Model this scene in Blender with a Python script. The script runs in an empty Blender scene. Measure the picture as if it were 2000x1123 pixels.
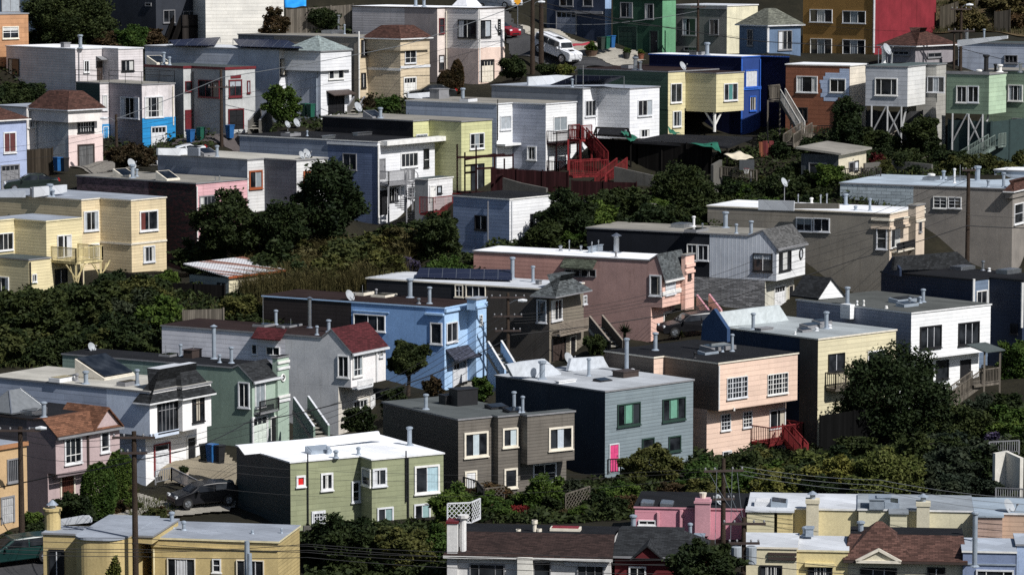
import bpy, math, random
import numpy as np
from mathutils import Vector as V
rng = random.Random(7)
R = math.radians
SC = bpy.context.scene
COL = SC.collection
F = 6600.0; PITCH = R(6.2); HC = 45.0
CP, SP = math.cos(PITCH), math.sin(PITCH)
CAM = V((0, 0, HC))
Z = V((0, 0, 1))

def ray(px, py):
    u = (561.5 - py) / F
    return V(((px - 1000) / F, CP + u * SP, -SP + u * CP))
def at(px, py, d):
    r = ray(px, py)
    return CAM + r * (d / r.y)
def onplane(px, py, P, n):
    r = ray(px, py)
    return CAM + r * ((P - CAM).dot(n) / r.dot(n))
def onz(px, py, z):
    r = ray(px, py)
    return CAM + r * ((z - HC) / r.z)
def march(P, d, px):
    k = (px - 1000) / F
    q = P - CAM
    f = q.y * CP - q.z * SP
    return P + d * ((k * f - q.x) / (d.x - k * d.y * CP))
def zat(px, py, P):
    """height of the picture row py on the vertical through P"""
    r = ray(px, py)
    return HC + r.z * (P.y / r.y)
def droof(y): return 206 + 0.127 * (800 - y)
def dground(y): return 206 + 0.127 * (930 - y)

# ---------------------------------------------------------------- materials
MATS = {}
def newmat(key):
    m = bpy.data.materials.new(key); m.use_nodes = True
    nt = m.node_tree
    b = nt.nodes['Principled BSDF']
    MATS[key] = m
    return m, nt, b
def nd(nt, t, **kw):
    n = nt.nodes.new(t)
    for k, v in kw.items():
        if k in n.inputs: n.inputs[k].default_value = v
        else: setattr(n, k, v)
    return n
def lk(nt, a, b): nt.links.new(a, b)
def c4(c): return (c[0], c[1], c[2], 1)
def mathn(nt, op, a, b=None, c=None):
    n = nt.nodes.new('ShaderNodeMath'); n.operation = op
    for i, x in enumerate((a, b, c)):
        if x is None: continue
        if isinstance(x, (int, float)): n.inputs[i].default_value = x
        else: nt.links.new(x, n.inputs[i])
    return n.outputs[0]
def mixc(nt, fac, a, b, mode='MIX'):
    n = nt.nodes.new('ShaderNodeMix'); n.data_type = 'RGBA'; n.blend_type = mode
    for i, x in ((0, fac), (6, a), (7, b)):
        if isinstance(x, (int, float)): n.inputs[i].default_value = x
        elif isinstance(x, tuple): n.inputs[i].default_value = c4(x)
        else: nt.links.new(x, n.inputs[i])
    return n.outputs[2]
def noise(nt, vec, scale, detail=4, rough=.55):
    n = nd(nt, 'ShaderNodeTexNoise', Scale=scale, Detail=detail, Roughness=rough)
    if vec is not None: lk(nt, vec, n.inputs['Vector'])
    return n.outputs['Fac']
def ramp(nt, f, lo, hi, a=0., b=1.):
    n = nd(nt, 'ShaderNodeMapRange'); n.clamp = True
    lk(nt, f, n.inputs[0])
    for i, x in enumerate((lo, hi, a, b)): n.inputs[i + 1].default_value = x
    return n.outputs[0]
def pos(nt): return nd(nt, 'ShaderNodeNewGeometry').outputs['Position']
def scaled(nt, vec, s):
    n = nd(nt, 'ShaderNodeMapping'); n.inputs['Scale'].default_value = s
    lk(nt, vec, n.inputs[0]); return n.outputs[0]
def bump(nt, b, h, strength=.5, dist=.02):
    n = nd(nt, 'ShaderNodeBump', Strength=strength, Distance=dist)
    lk(nt, h, n.inputs['Height']); lk(nt, n.outputs[0], b.inputs['Normal'])
def weather(nt, base, p, amt=.35):
    """broad blotches and drip streaks that belong to old paint"""
    n1 = noise(nt, p, .7, 5, .6)
    base = mixc(nt, 1.0, base, mixc(nt, ramp(nt, n1, .3, .7), (1 - amt * .6,) * 3, (1.07, 1.06, 1.04)), 'MULTIPLY')
    st = noise(nt, scaled(nt, p, (3.2, 3.2, .22)), 1.0, 4, .6)
    base = mixc(nt, ramp(nt, st, .55, .78, 0, amt * 1.3), base, mixc(nt, 1.0, base, (.5, .47, .43), 'MULTIPLY'))
    return base

def paint(c, rough=.55, metal=0., key=None, spec=.4):
    k = 'paint_%.3f_%.3f_%.3f_%.2f_%.1f' % (*c, rough, metal)
    if k in MATS: return MATS[k]
    m, nt, b = newmat(k)
    p = pos(nt)
    col = mixc(nt, ramp(nt, noise(nt, p, 3.0, 4), .3, .7), tuple(x * .82 for x in c), tuple(min(1, x * 1.08) for x in c))
    lk(nt, col, b.inputs['Base Color'])
    b.inputs['Roughness'].default_value = rough; b.inputs['Metallic'].default_value = metal
    b.inputs['Specular IOR Level'].default_value = spec
    return m
def stucco(c, amt=.45):
    k = 'stucco_%.3f_%.3f_%.3f_%.2f' % (*c, amt)
    if k in MATS: return MATS[k]
    m, nt, b = newmat(k); p = pos(nt)
    g = noise(nt, p, 9.0, 6, .75)
    base = mixc(nt, ramp(nt, g, .35, .65), tuple(x * .86 for x in c), tuple(min(1, x * 1.08) for x in c))
    lk(nt, weather(nt, base, p, amt), b.inputs['Base Color'])
    b.inputs['Roughness'].default_value = .85; b.inputs['Specular IOR Level'].default_value = .2
    bump(nt, b, noise(nt, p, 12.0, 4, .6), .14, .02)
    return m
def siding(c, sp=.25, amt=.3, line=.4, gloss=.5):
    k = 'siding_%.3f_%.3f_%.3f_%.2f_%.2f_%.2f' % (*c, sp, amt, line)
    if k in MATS: return MATS[k]
    m, nt, b = newmat(k); p = pos(nt)
    sx = nd(nt, 'ShaderNodeSeparateXYZ'); lk(nt, p, sx.inputs[0])
    zz = mathn(nt, 'DIVIDE', sx.outputs[2], sp)
    fr = mathn(nt, 'FRACT', zz); fl = mathn(nt, 'FLOOR', zz)
    uv = nd(nt, 'ShaderNodeUVMap'); br = nd(nt, 'ShaderNodeTexBrick', Scale=1.0)      # single boards, each faded a little differently
    br.inputs['Color1'].default_value = c4([x * .91 for x in c]); br.inputs['Color2'].default_value = c4([min(1, x * 1.05) for x in c]); br.inputs['Mortar'].default_value = c4([x * .68 for x in c])
    br.inputs['Mortar Size'].default_value = .006; br.inputs['Brick Width'].default_value = 2.9; br.inputs['Row Height'].default_value = sp; lk(nt, uv.outputs[0], br.inputs['Vector'])
    base = weather(nt, br.outputs['Color'], p, amt * 1.1)
    n2 = noise(nt, p, 10, 4, .7)
    base = mixc(nt, ramp(nt, n2, .45, .75, 0, .22), base, mixc(nt, 1.0, base, (.6, .58, .55), 'MULTIPLY'))
    ln = ramp(nt, fr, 0, min(.3, .05 / sp), 1, 0)     # the open joint under each board
    base = mixc(nt, mathn(nt, 'MULTIPLY', ln, line), base, mixc(nt, 1.0, base, (.25, .23, .22), 'MULTIPLY'))
    lk(nt, base, b.inputs['Base Color'])
    b.inputs['Roughness'].default_value = gloss; b.inputs['Specular IOR Level'].default_value = .3
    bump(nt, b, mathn(nt, 'SUBTRACT', 1.0, fr), .2, .02)
    return m
def vsiding(c, sp=.35):
    k = 'vsiding_%.3f_%.3f_%.3f_%.2f' % (*c, sp)
    if k in MATS: return MATS[k]
    m, nt, b = newmat(k); p = pos(nt)
    uv = nd(nt, 'ShaderNodeUVMap'); sx = nd(nt, 'ShaderNodeSeparateXYZ'); lk(nt, uv.outputs[0], sx.inputs[0])
    fr = mathn(nt, 'FRACT', mathn(nt, 'DIVIDE', sx.outputs[0], sp))
    ln = ramp(nt, fr, 0, .22, 1, 0)
    base = weather(nt, mixc(nt, noise(nt, p, 6), tuple(x * .85 for x in c), c), p, .3)
    base = mixc(nt, mathn(nt, 'MULTIPLY', ln, .6), base, mixc(nt, 1.0, base, (.3, .3, .3), 'MULTIPLY'))
    lk(nt, base, b.inputs['Base Color']); b.inputs['Roughness'].default_value = .6
    bump(nt, b, ln, .6, .03)
    return m
def courses(c, w=.3, h=.14, var=.5, mort=.012, dark=.45, rough=.9, spec=.2):
    """shingles, bricks, stone: staggered courses"""
    k = 'courses_%.3f_%.3f_%.3f_%.2f_%.2f_%.2f' % (*c, w, h, var)
    if k in MATS: return MATS[k]
    m, nt, b = newmat(k); p = pos(nt)
    uv = nd(nt, 'ShaderNodeUVMap')
    br = nd(nt, 'ShaderNodeTexBrick', Scale=1.0)
    br.inputs['Color1'].default_value = c4([x * (1 - var) for x in c]); br.inputs['Color2'].default_value = c4([min(1, x * (1 + var)) for x in c])
    br.inputs['Mortar'].default_value = c4([x * dark for x in c])
    br.inputs['Mortar Size'].default_value = mort; br.inputs['Brick Width'].default_value = w; br.inputs['Row Height'].default_value = h
    lk(nt, uv.outputs[0], br.inputs['Vector'])
    base = weather(nt, br.outputs['Color'], p, .4)
    base = mixc(nt, ramp(nt, noise(nt, p, 16, 4, .7), .4, .7, 0, .35), base, mixc(nt, 1.0, base, (.5, .5, .5), 'MULTIPLY'))
    lk(nt, base, b.inputs['Base Color']); b.inputs['Roughness'].default_value = rough; b.inputs['Specular IOR Level'].default_value = spec
    bump(nt, b, br.outputs['Fac'], -.5, .02)
    return m
def flatroof(c, amt=.4):
    k = 'flatroof_%.3f_%.3f_%.3f_%.2f' % (*c, amt)
    if k in MATS: return MATS[k]
    m, nt, b = newmat(k); p = pos(nt)
    n1 = noise(nt, p, .35, 6, .65); n2 = noise(nt, p, 2.2, 5, .7); n3 = noise(nt, p, 22, 3, .7)
    base = mixc(nt, ramp(nt, n1, .35, .65), tuple(x * (1 - amt * .5) for x in c), tuple(min(1, x * 1.08) for x in c))
    base = mixc(nt, ramp(nt, n2, .55, .75, 0, amt), base, tuple(x * .55 for x in c))
    base = mixc(nt, ramp(nt, n3, .4, .7, 0, .3), base, tuple(x * .7 for x in c))
    uv = nd(nt, 'ShaderNodeUVMap')
    br = nd(nt, 'ShaderNodeTexBrick', Scale=1.0); br.inputs['Color1'].default_value = (.84, .84, .84, 1); br.inputs['Color2'].default_value = (1.08, 1.08, 1.08, 1); br.inputs['Mortar'].default_value = (.6, .6, .6, 1)
    br.inputs['Mortar Size'].default_value = .012; br.inputs['Brick Width'].default_value = 4.5; br.inputs['Row Height'].default_value = 1.0
    mp = nd(nt, 'ShaderNodeMapping'); mp.inputs['Rotation'].default_value = (0, 0, .75); lk(nt, uv.outputs[0], mp.inputs[0]); lk(nt, mp.outputs[0], br.inputs['Vector'])
    base = mixc(nt, 1.0, base, br.outputs['Color'], 'MULTIPLY')
    lk(nt, base, b.inputs['Base Color']); b.inputs['Roughness'].default_value = .9; b.inputs['Specular IOR Level'].default_value = .06
    bump(nt, b, n3, .25, .02)
    return m
def peeling(c, d, sp=.2):
    k = 'peeling_%.3f_%.3f' % (c[0], d[0])
    if k in MATS: return MATS[k]
    m, nt, b = newmat(k); p = pos(nt)
    sx = nd(nt, 'ShaderNodeSeparateXYZ'); lk(nt, p, sx.inputs[0])
    fr = mathn(nt, 'FRACT', mathn(nt, 'DIVIDE', sx.outputs[2], sp))
    n = noise(nt, scaled(nt, p, (1.6, 1.6, 5.)), 1.3, 6, .7)
    base = mixc(nt, ramp(nt, n, .47, .55), c, d)
    base = mixc(nt, ramp(nt, fr, 0, .2, .7, 0), base, (.01, .01, .01))
    lk(nt, base, b.inputs['Base Color']); b.inputs['Roughness'].default_value = .85
    bump(nt, b, fr, -.5, .02)
    return m
def wood(c, sp=.14):
    k = 'wood_%.3f_%.3f_%.3f_%.2f' % (*c, sp)
    if k in MATS: return MATS[k]
    m, nt, b = newmat(k); p = pos(nt)
    uv = nd(nt, 'ShaderNodeUVMap'); sx = nd(nt, 'ShaderNodeSeparateXYZ'); lk(nt, uv.outputs[0], sx.inputs[0])
    q = mathn(nt, 'DIVIDE', sx.outputs[0], sp); fr = mathn(nt, 'FRACT', q)
    wn = nd(nt, 'ShaderNodeTexWhiteNoise', noise_dimensions='1D'); lk(nt, mathn(nt, 'FLOOR', q), wn.inputs['W'])
    base = mixc(nt, wn.outputs['Value'], tuple(x * .55 for x in c), tuple(min(1, x * 1.25) for x in c))
    base = mixc(nt, ramp(nt, noise(nt, scaled(nt, p, (4, 4, .6)), 2, 4), .4, .7, 0, .6), base, tuple(x * .5 for x in c))
    base = mixc(nt, ramp(nt, fr, 0, .12, .85, 0), base, (.004, .004, .004))
    lk(nt, base, b.inputs['Base Color']); b.inputs['Roughness'].default_value = .9; b.inputs['Specular IOR Level'].default_value = .08
    return m
def corrugated(c, rust=0, sp=.2):
    k = 'corr_%.3f_%.3f_%.1f_%.2f' % (c[0], c[2], rust, sp)
    if k in MATS: return MATS[k]
    m, nt, b = newmat(k); p = pos(nt)
    uv = nd(nt, 'ShaderNodeUVMap'); sx = nd(nt, 'ShaderNodeSeparateXYZ'); lk(nt, uv.outputs[0], sx.inputs[0])
    w = mathn(nt, 'SINE', mathn(nt, 'MULTIPLY', sx.outputs[0], 6.283 / sp))
    base = mixc(nt, noise(nt, p, 2, 5), tuple(x * .8 for x in c), c)
    if rust:
        n = nd(nt, 'ShaderNodeTexNoise', Scale=1.0, Detail=3); lk(nt, scaled(nt, uv.outputs[0], (.06, 1.1, 1)), n.inputs[0])
        base = mixc(nt, ramp(nt, n.outputs['Fac'], .5, .56, 0, .95), base, mixc(nt, noise(nt, p, 4, 4), (.12, .045, .025), (.26, .1, .06)))
    lk(nt, base, b.inputs['Base Color']); b.inputs['Roughness'].default_value = .5
    bump(nt, b, w, .5, .03)
    return m
def glassmat():
    if 'window_glass' in MATS: return MATS['window_glass']
    m, nt, b = newmat('window_glass'); p = pos(nt)
    col = mixc(nt, ramp(nt, noise(nt, p, .9, 2), .4, .65), (.006, .007, .009), (.03, .034, .04))
    lk(nt, col, b.inputs['Base Color'])
    b.inputs['Roughness'].default_value = .07; b.inputs['Specular IOR Level'].default_value = .45
    bump(nt, b, noise(nt, p, 1.5, 1), .08, .02)
    return m
def leafmat(c, d, key):
    k = 'leaf_' + key
    if k in MATS: return MATS[k]
    m, nt, b = newmat(k); p = pos(nt)
    n1 = noise(nt, p, 1.1, 3, .6); n2 = noise(nt, p, 11, 2, .6)
    base = mixc(nt, ramp(nt, n1, .35, .65), c, d)
    base = mixc(nt, ramp(nt, n2, .35, .7, 0, .7), base, tuple(x * .35 for x in c))
    oi = nd(nt, 'ShaderNodeObjectInfo'); base = mixc(nt, 1.0, base, mixc(nt, oi.outputs['Random'], (.72, .8, .75), (1.4, 1.25, 1.0)), 'MULTIPLY')
    lk(nt, base, b.inputs['Base Color']); b.inputs['Roughness'].default_value = .65; b.inputs['Specular IOR Level'].default_value = .1
    return m
def groundmat(c, d, key, s=1.0, rough=.95):
    if key in MATS: return MATS[key]
    m, nt, b = newmat(key); p = pos(nt)
    n1 = noise(nt, p, .25 * s, 6, .65); n2 = noise(nt, p, 3.5 * s, 6, .7); n3 = noise(nt, p, 25 * s, 3)
    base = mixc(nt, ramp(nt, n1, .35, .65), c, d)
    base = mixc(nt, ramp(nt, n2, .4, .7, 0, .6), base, tuple(x * .45 for x in c))
    base = mixc(nt, ramp(nt, n3, .4, .7, 0, .35), base, tuple(min(1, x * 1.5) for x in d))
    lk(nt, base, b.inputs['Base Color']); b.inputs['Roughness'].default_value = rough; b.inputs['Specular IOR Level'].default_value = .15
    bump(nt, b, n2, .6, .08)
    return m

# ---------------------------------------------------------------- mesh builder
class MB:
    def __init__(s): s.v = []; s.f = []; s.m = []
    def face(s, pts, mi=0):
        i = len(s.v); s.v += [V(p) for p in pts]; s.f.append(tuple(range(i, i + len(pts)))); s.m.append(mi)
    def hexa(s, p, mi=0):
        """p: 4 bottom, 4 top corners"""
        i = len(s.v); s.v += [V(q) for q in p]
        for f in ((3, 2, 1, 0), (4, 5, 6, 7), (0, 1, 5, 4), (1, 2, 6, 5), (2, 3, 7, 6), (3, 0, 4, 7)):
            s.f.append(tuple(i + k for k in f)); s.m.append(mi)
    def box(s, O, u, n, u0, u1, n0, n1, z0, z1, mi=0):
        """box in the frame O + u*.. + n*.. + Z*.."""
        c = [O + u * a + n * b for a, b in ((u0, n1), (u1, n1), (u1, n0), (u0, n0))]
        s.hexa([q + Z * z0 for q in c] + [q + Z * z1 for q in c], mi)
    def bar(s, A, B, w, h=None, mi=0):
        h = h or w; d = (B - A)
        if d.length < 1e-5: return
        d.normalize(); a = d.cross(Z)
        a = V((1, 0, 0)) if a.length < 1e-3 else a.normalized()
        c = a.cross(d).normalized(); a = a * (w / 2); c = c * (h / 2)
        s.hexa([A - a - c, A + a - c, A + a + c, A - a + c, B - a - c, B + a - c, B + a + c, B - a + c], mi)
    def tube(s, pts, r, n=8, mi=0, cap=True):
        """pts list of points, r radius or list"""
        rs = r if isinstance(r, (list, tuple)) else [r] * len(pts)
        base = len(s.v)
        for k, P in enumerate(pts):
            d = (pts[min(k + 1, len(pts) - 1)] - pts[max(k - 1, 0)]).normalized()
            a = d.cross(V((0, 1, .01))); a = a.normalized() if a.length > 1e-3 else V((1, 0, 0)); c = d.cross(a)
            for j in range(n):
                t = 2 * math.pi * j / n
                s.v.append(P + a * (math.cos(t) * rs[k]) + c * (math.sin(t) * rs[k]))
        for k in range(len(pts) - 1):
            for j in range(n):
                s.f.append((base + k * n + j, base + k * n + (j + 1) % n, base + (k + 1) * n + (j + 1) % n, base + (k + 1) * n + j)); s.m.append(mi)
        if cap:
            s.f.append(tuple(base + j for j in range(n))[::-1]); s.m.append(mi)
            e = base + (len(pts) - 1) * n
            s.f.append(tuple(e + j for j in range(n))); s.m.append(mi)
    def prism(s, poly, ext, mi=0, mside=None):
        """closed polygon (points) swept by vector ext"""
        mside = mi if mside is None else mside
        n = len(poly); i = len(s.v); s.v += [V(p) for p in poly] + [V(p) + ext for p in poly]
        s.f.append(tuple(i + k for k in range(n))[::-1]); s.m.append(mi)
        s.f.append(tuple(i + n + k for k in range(n))); s.m.append(mi)
        for k in range(n):
            j = (k + 1) % n
            s.f.append((i + k, i + j, i + n + j, i + n + k)); s.m.append(mside)
    def build(s, name, mats, parent=None, smooth=False, fix=True):
        if not isinstance(mats, (list, tuple)): mats = [mats]
        off = V((0, 0, 0)); root = parent
        if parent is not None:
            while root.parent is not None: root = root.parent
            off = root.location
        me = bpy.data.meshes.new(name)
        me.from_pydata([tuple(p - off) for p in s.v], [], s.f)
        for m in mats: me.materials.append(m)
        me.polygons.foreach_set('material_index', s.m)
        if fix:
            import bmesh
            bm = bmesh.new(); bm.from_mesh(me)
            bmesh.ops.recalc_face_normals(bm, faces=bm.faces); bm.to_mesh(me); bm.free()
        uv = me.uv_layers.new(name='UVMap')
        data = np.zeros(len(me.loops) * 2, dtype=np.float32)
        for p in me.polygons:
            n = p.normal
            if abs(n.z) > .985: t, w = V((1, 0, 0)), V((0, 1, 0))
            else: t = Z.cross(n).normalized(); w = n.cross(t)
            for li in p.loop_indices:
                q = me.vertices[me.loops[li].vertex_index].co + off
                data[2 * li] = q.dot(t); data[2 * li + 1] = q.dot(w)
        uv.data.foreach_set('uv', data)
        if smooth: me.polygons.foreach_set('use_smooth', [True] * len(me.polygons))
        o = bpy.data.objects.new(name, me); COL.objects.link(o)
        if parent is not None: o.parent = parent
        return o

def tag(o, label, cat, group=None, kind=None):
    if label: o['label'] = label
    if cat: o['category'] = cat
    if group: o['group'] = group
    if kind: o['kind'] = kind
    return o
def thing(name, label, cat, loc, group=None):
    o = bpy.data.objects.new(name, None); o.empty_display_size = .3; COL.objects.link(o); o.location = loc
    return tag(o, label, cat, group)

# ---------------------------------------------------------------- colours
WHITE = (.78, .78, .78)
def pc(k):
    if k == 'w': return rng.choice([paint((.7, .7, .7)), paint((.74, .73, .7)), paint((.62, .63, .65))])
    return {'w': paint((.7, .7, .7)), 'k': paint((.012, .012, .014)), 'g': paint((.02, .045, .035)), 'c': paint((.72, .66, .55)),
            'r': paint((.13, .015, .02)), 'b': paint((.03, .12, .5)), 'd': paint((.22, .22, .23)), 'y': paint((.7, .62, .4)),
            'o': paint((.3, .08, .03)), 'n': paint((.05, .035, .03)), 'm': paint((.45, .47, .5), .35, .9), 's': paint((.33, .38, .44), .45, .3),
            'p': paint((.55, .27, .31)), 't': paint((.25, .21, .17)), 'R': paint((.2, .02, .025)), 'G': paint((.02, .1, .07))}[k]
FOOT = []
CTRL = []          # ground control points
HOUSES = 'houses stepping up the hillside'
class Vol: pass
def posts(bars, mat, parent, name='post'):
    for b in bars:
        mb = MB(); mb.bar(*b); mb.build(name, mat, parent)
NAMES = {}
class House:
    def __init__(s, label, a, cat='house', name='row_house', group=HOUSES):
        s.a = R(a); s.L = V((math.sin(s.a), -math.cos(s.a), 0)); s.R = V((math.cos(s.a), math.sin(s.a), 0))
        s.nL = -s.R; s.nR = s.L
        s.label, s.cat, s.name, s.group = label, cat, name, group
        s.root = None; s.vols = []
    def vol(s, types, xs, ref, cy, by, wall, roof, side=None, segm=None, D=None, attach=None, dep=0., found=1.6,
            front=None, trim='d', slab=.1, over=.07, hip=None, ground=True, lip=0.):
        v = Vol(); v.h = s
        if attach is not None:           # starts on the face of another block
            av, si, ax = attach
            P = march(av.pts[si], av.dirs[si], ax); P = V((P.x, P.y, av.z1))
            pts = [P]; i0 = 0
        else:
            D = D if D is not None else droof(cy)
            pts = None
        dirs = [s.L if t == 'L' else s.R for t in types]
        if pts is None:
            P = at(xs[ref], cy, D)
            fw = [P]
            for k in range(ref, len(types)): fw.append(march(fw[-1], dirs[k], xs[k + 1]))
            bw = [P]
            for k in range(ref - 1, -1, -1): bw.append(march(bw[-1], dirs[k], xs[k]))
            pts = bw[::-1][:-1] + fw
        else:
            for k in range(len(types)): pts.append(march(pts[-1], dirs[k], xs[k + 1]))
        v.z1 = zat(xs[ref], cy, pts[ref]); v.zb = zat(xs[ref], by, pts[ref])
        v.z0 = v.zb - (found if ground else 0); v.zt = v.z1
        v.pts = [V((p.x, p.y, 0)) for p in pts]; v.dirs = dirs; v.types = types
        v.nrm = [s.nL if t == 'L' else s.nR for t in types]
        if s.root is None:
            s.root = thing(s.name, s.label, s.cat, V((pts[ref].x, pts[ref].y, v.zb)), s.group)
        if ground: CTRL.append((pts[ref].x, pts[ref].y, v.zb, 1.0))
        # close the plan behind the visible faces
        o = v.pts[0]; ll = [(p - o).dot(s.L) for p in v.pts]; rr = [(p - o).dot(s.R) for p in v.pts]
        if types[0] == 'L': dep_ = 0
        else: dep_ = dep
        lb = min(ll) - dep_; allL = 'R' not in types
        v.back = []
        for r_, l_ in ((rr[-1] + dep, ll[-1]), (rr[0] + dep, ll[0])) if allL else ((rr[-1], lb), (rr[0], lb)):
            q = o + s.R * r_ + s.L * l_
            if all((q - p).length > .02 for p in v.pts + v.back): v.back.append(q)
        v.poly = v.pts + v.back; FOOT.append([(p.x, p.y) for p in v.poly]); v.o = o; v.lr = (lb, max(ll), min(rr), max(rr) + (dep if allL else 0))
        s._walls(v, wall, side, segm, front, ground)
        s._roof(v, roof, trim, slab, over, front, hip, lip)
        s.vols.append(v); return v
    def _walls(s, v, wall, side, segm, front, ground):
        mb = MB(); mats = []; n = len(v.poly)
        def mi(m):
            if m not in mats: mats.append(m)
            return mats.index(m)
        tops = [[(0, v.z1), (1e9, v.z1)] for _ in range(n)]
        if front:
            C, E = v.pts[-2], v.pts[-1]; Lw = v.dirs[-2] if len(v.types) > 1 else None
            v.ze = zat_px(front['eave'], C)
            A = onplane(front['apex'][0], front['apex'][1], C, s.nL)
            v.d1 = max(.4, (C - A).dot(s.L)); v.zr = A.z
            bx = march(V((C.x, C.y, v.z1)), -s.L, front['back']); v.d2 = max(v.d1 + .1, (C - bx).dot(s.L))
        for k in range(n):
            A, B = v.poly[k], v.poly[(k + 1) % n]; ln = (B - A).length
            if k < len(v.types):
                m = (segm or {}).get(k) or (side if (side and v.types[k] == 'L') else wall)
            else: m = side or wall
            top = [(A, v.z1), (B, v.z1)]
            if front:
                q = len(v.types) - 1
                if k == q: top = [(A, v.ze), (B, v.ze)]
                elif k == q - 1:
                    top = [(A, v.z1), (B - s.L * v.d2, v.z1), (B - s.L * v.d1, v.zr), (B, v.ze)]
                    if (B - A).length < v.d2: top = top[2:]; top.insert(0, (A, v.z1))
                elif k == q + 1: top = [(A, v.ze), (A - s.L * v.d1, v.zr), (A - s.L * v.d2, v.z1), (B, v.z1)]
            mb.face([A + Z * v.z0, B + Z * v.z0] + [p + Z * z for p, z in top[::-1]], mi(m))
        if not ground: mb.face([p + Z * v.z0 for p in v.poly[::-1]], mi(wall))
        v.wall = mb.build('wall', mats, s.root, fix=False)
        v.wallmat = wall
    def offs(s, v, poly, d):
        n = len(poly); out = []
        for k in range(n):
            a = (poly[k] - poly[k - 1]); b = (poly[(k + 1) % n] - poly[k])
            if a.length < 1e-6 or b.length < 1e-6: out.append(poly[k]); continue
            a.normalize(); b.normalize()
            na, nb = V((a.y, -a.x, 0)), V((b.y, -b.x, 0))
            m = na if a.dot(b) > .9 else na + nb
            out.append(poly[k] + m * d)
        return out
    def _roof(s, v, roof, trim, slab, over, front, hip, lip):
        poly = list(v.poly)
        if front:
            k = len(v.types) - 1
            poly[k] = poly[k] - s.L * v.d2; poly[k + 1] = poly[k + 1] - s.L * v.d2
        if roof is None: return
        if hip and hip.get('only'): pass
        else:
            mb = MB(); P = [p + Z * v.z1 for p in s.offs(v, poly, over)]
            n = len(P); i = 0
            up = [p + Z * slab for p in P]
            mb.face(up, 0); mb.face(P[::-1], 1)
            for k in range(n):
                j = (k + 1) % n; mb.face([P[k], P[j], up[j], up[k]], 1)
            if lip:                       # raised curb along the roof edge
                inn = [p + Z * (v.z1 + slab) for p in s.offs(v, poly, over - .18)]
                for k in range(n):
                    j = (k + 1) % n
                    a, b, c, d = up[k], up[j], inn[j], inn[k]
                    mb.hexa([a, b, c, d, a + Z * lip, b + Z * lip, c + Z * lip, d + Z * lip], 1)
            v.roof = mb.build('roof', [roof, pc(trim) if isinstance(trim, str) else trim], s.root, fix=False)
            v.zt = v.z1 + slab
        if front:
            C, E = v.pts[-2], v.pts[-1]; ov = front.get('over', .25); so = front.get('so', .08)
            sl = (v.zr - v.ze) / v.d1
            mb = MB(); r = s.R
            a0, b0 = C - r * so + s.L * ov + Z * (v.ze - sl * ov), E + r * so + s.L * ov + Z * (v.ze - sl * ov)
            a1, b1 = C - r * so - s.L * v.d1 + Z * v.zr, E + r * so - s.L * v.d1 + Z * v.zr
            a2, b2 = C - r * so - s.L * v.d2 + Z * (v.z1), E + r * so - s.L * v.d2 + Z * (v.z1)
            hp = front.get('hip', 0)
            a1h, b1h = a1 + r * hp * 0, b1 - r * hp
            mb.prism([a0, b0, b1h, a1h], Z * .1, 0, 1)
            mb.prism([a1h, b1h, b2, a2], Z * .1, 0, 1)
            mb.build('gable_roof', [front['mat'], pc(front.get('trim', trim))], s.root)
            g = MB(); g.bar(a0 + s.L * .04 - Z * .02, b0 + s.L * .04 - Z * .02, .11, .12)
            g.build('gutter', pc(front.get('gut', 'w')), s.root)
        if hip:
            base = [p + Z * (v.z1 + (0 if hip.get('only') else slab)) for p in s.offs(v, poly, hip.get('over', .3))]
            base = hip_base(s, v, hip, base)
            inn = hip['inset']; top = [p + Z * (v.z1 + hip['h']) for p in (s.offs(v, poly, -inn) if not hip.get('pts') else hip['pts'])]
            mb = MB(); n = len(base)
            lo = [p - Z * .1 for p in base]
            for k in range(n):
                j = (k + 1) % n; mb.face([base[k], base[j], top[j], top[k]], 0); mb.face([lo[k], lo[j], base[j], base[k]], 1)
            mb.face(top, 0 if not hip.get('cap') else 2); mb.face(lo[::-1], 1)
            mats = [hip['mat'], pc(hip.get('trim', 'w'))]
            if hip.get('cap'): mats.append(hip['cap'])
            mb.build('hip_roof', mats, s.root, fix=False)
            v.zt = v.z1 + hip['h']
    # -------------------------------------------------------- things on a face
    def fr(s, v, k):
        return v.pts[k], v.dirs[k], v.nrm[k]
    def rect(s, v, k, x0, y0, x1, y1, off=0.):
        P, d, n = s.fr(v, k); P = P + n * off
        ym = (y0 + y1) / 2; xm = (x0 + x1) / 2
        A = onplane(x0, ym, P, n); B = onplane(x1, ym, P, n)
        u0, u1 = (A - P).dot(d), (B - P).dot(d)
        return P, d, n, u0, u1, onplane(xm, y1, P, n).z, onplane(xm, y0, P, n).z
    def win(s, v, k, x0, y0, x1, y1, n=2, c='w', t=.09, cur=None, hb=None, sill=True, grid=None, bars=None, pane=None, off=0., tin=None, name='window'):
        P, d, nr, u0, u1, z0, z1 = s.rect(v, k, x0, y0, x1, y1, off)
        if u1 - u0 < .15: u1 = u0 + .15
        t = min(t * .82, (u1 - u0) * .25, (z1 - z0) * .25)
        f = MB(); bx = lambda a, b, e, g, h, i: f.box(P, d, nr, a, b, e, g, h, i)
        bx(u0, u0 + t, .002, .085, z0, z1); bx(u1 - t, u1, .002, .085, z0, z1)
        bx(u0 + t, u1 - t, .002, .083, z1 - t, z1); bx(u0 + t, u1 - t, .002, .083, z0, z0 + t)
        if sill: bx(u0 - .05, u1 + .05, .003, .13, z0 - .07, z0)
        sh = MB(); w = u1 - u0 - 2 * t; h = z1 - z0 - 2 * t; tm = .042
        sx = lambda a, b, e, g: sh.box(P, d, nr, a, b, .014, .05, e, g)
        fr_ = bars or [i / n for i in range(1, n)]
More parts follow.
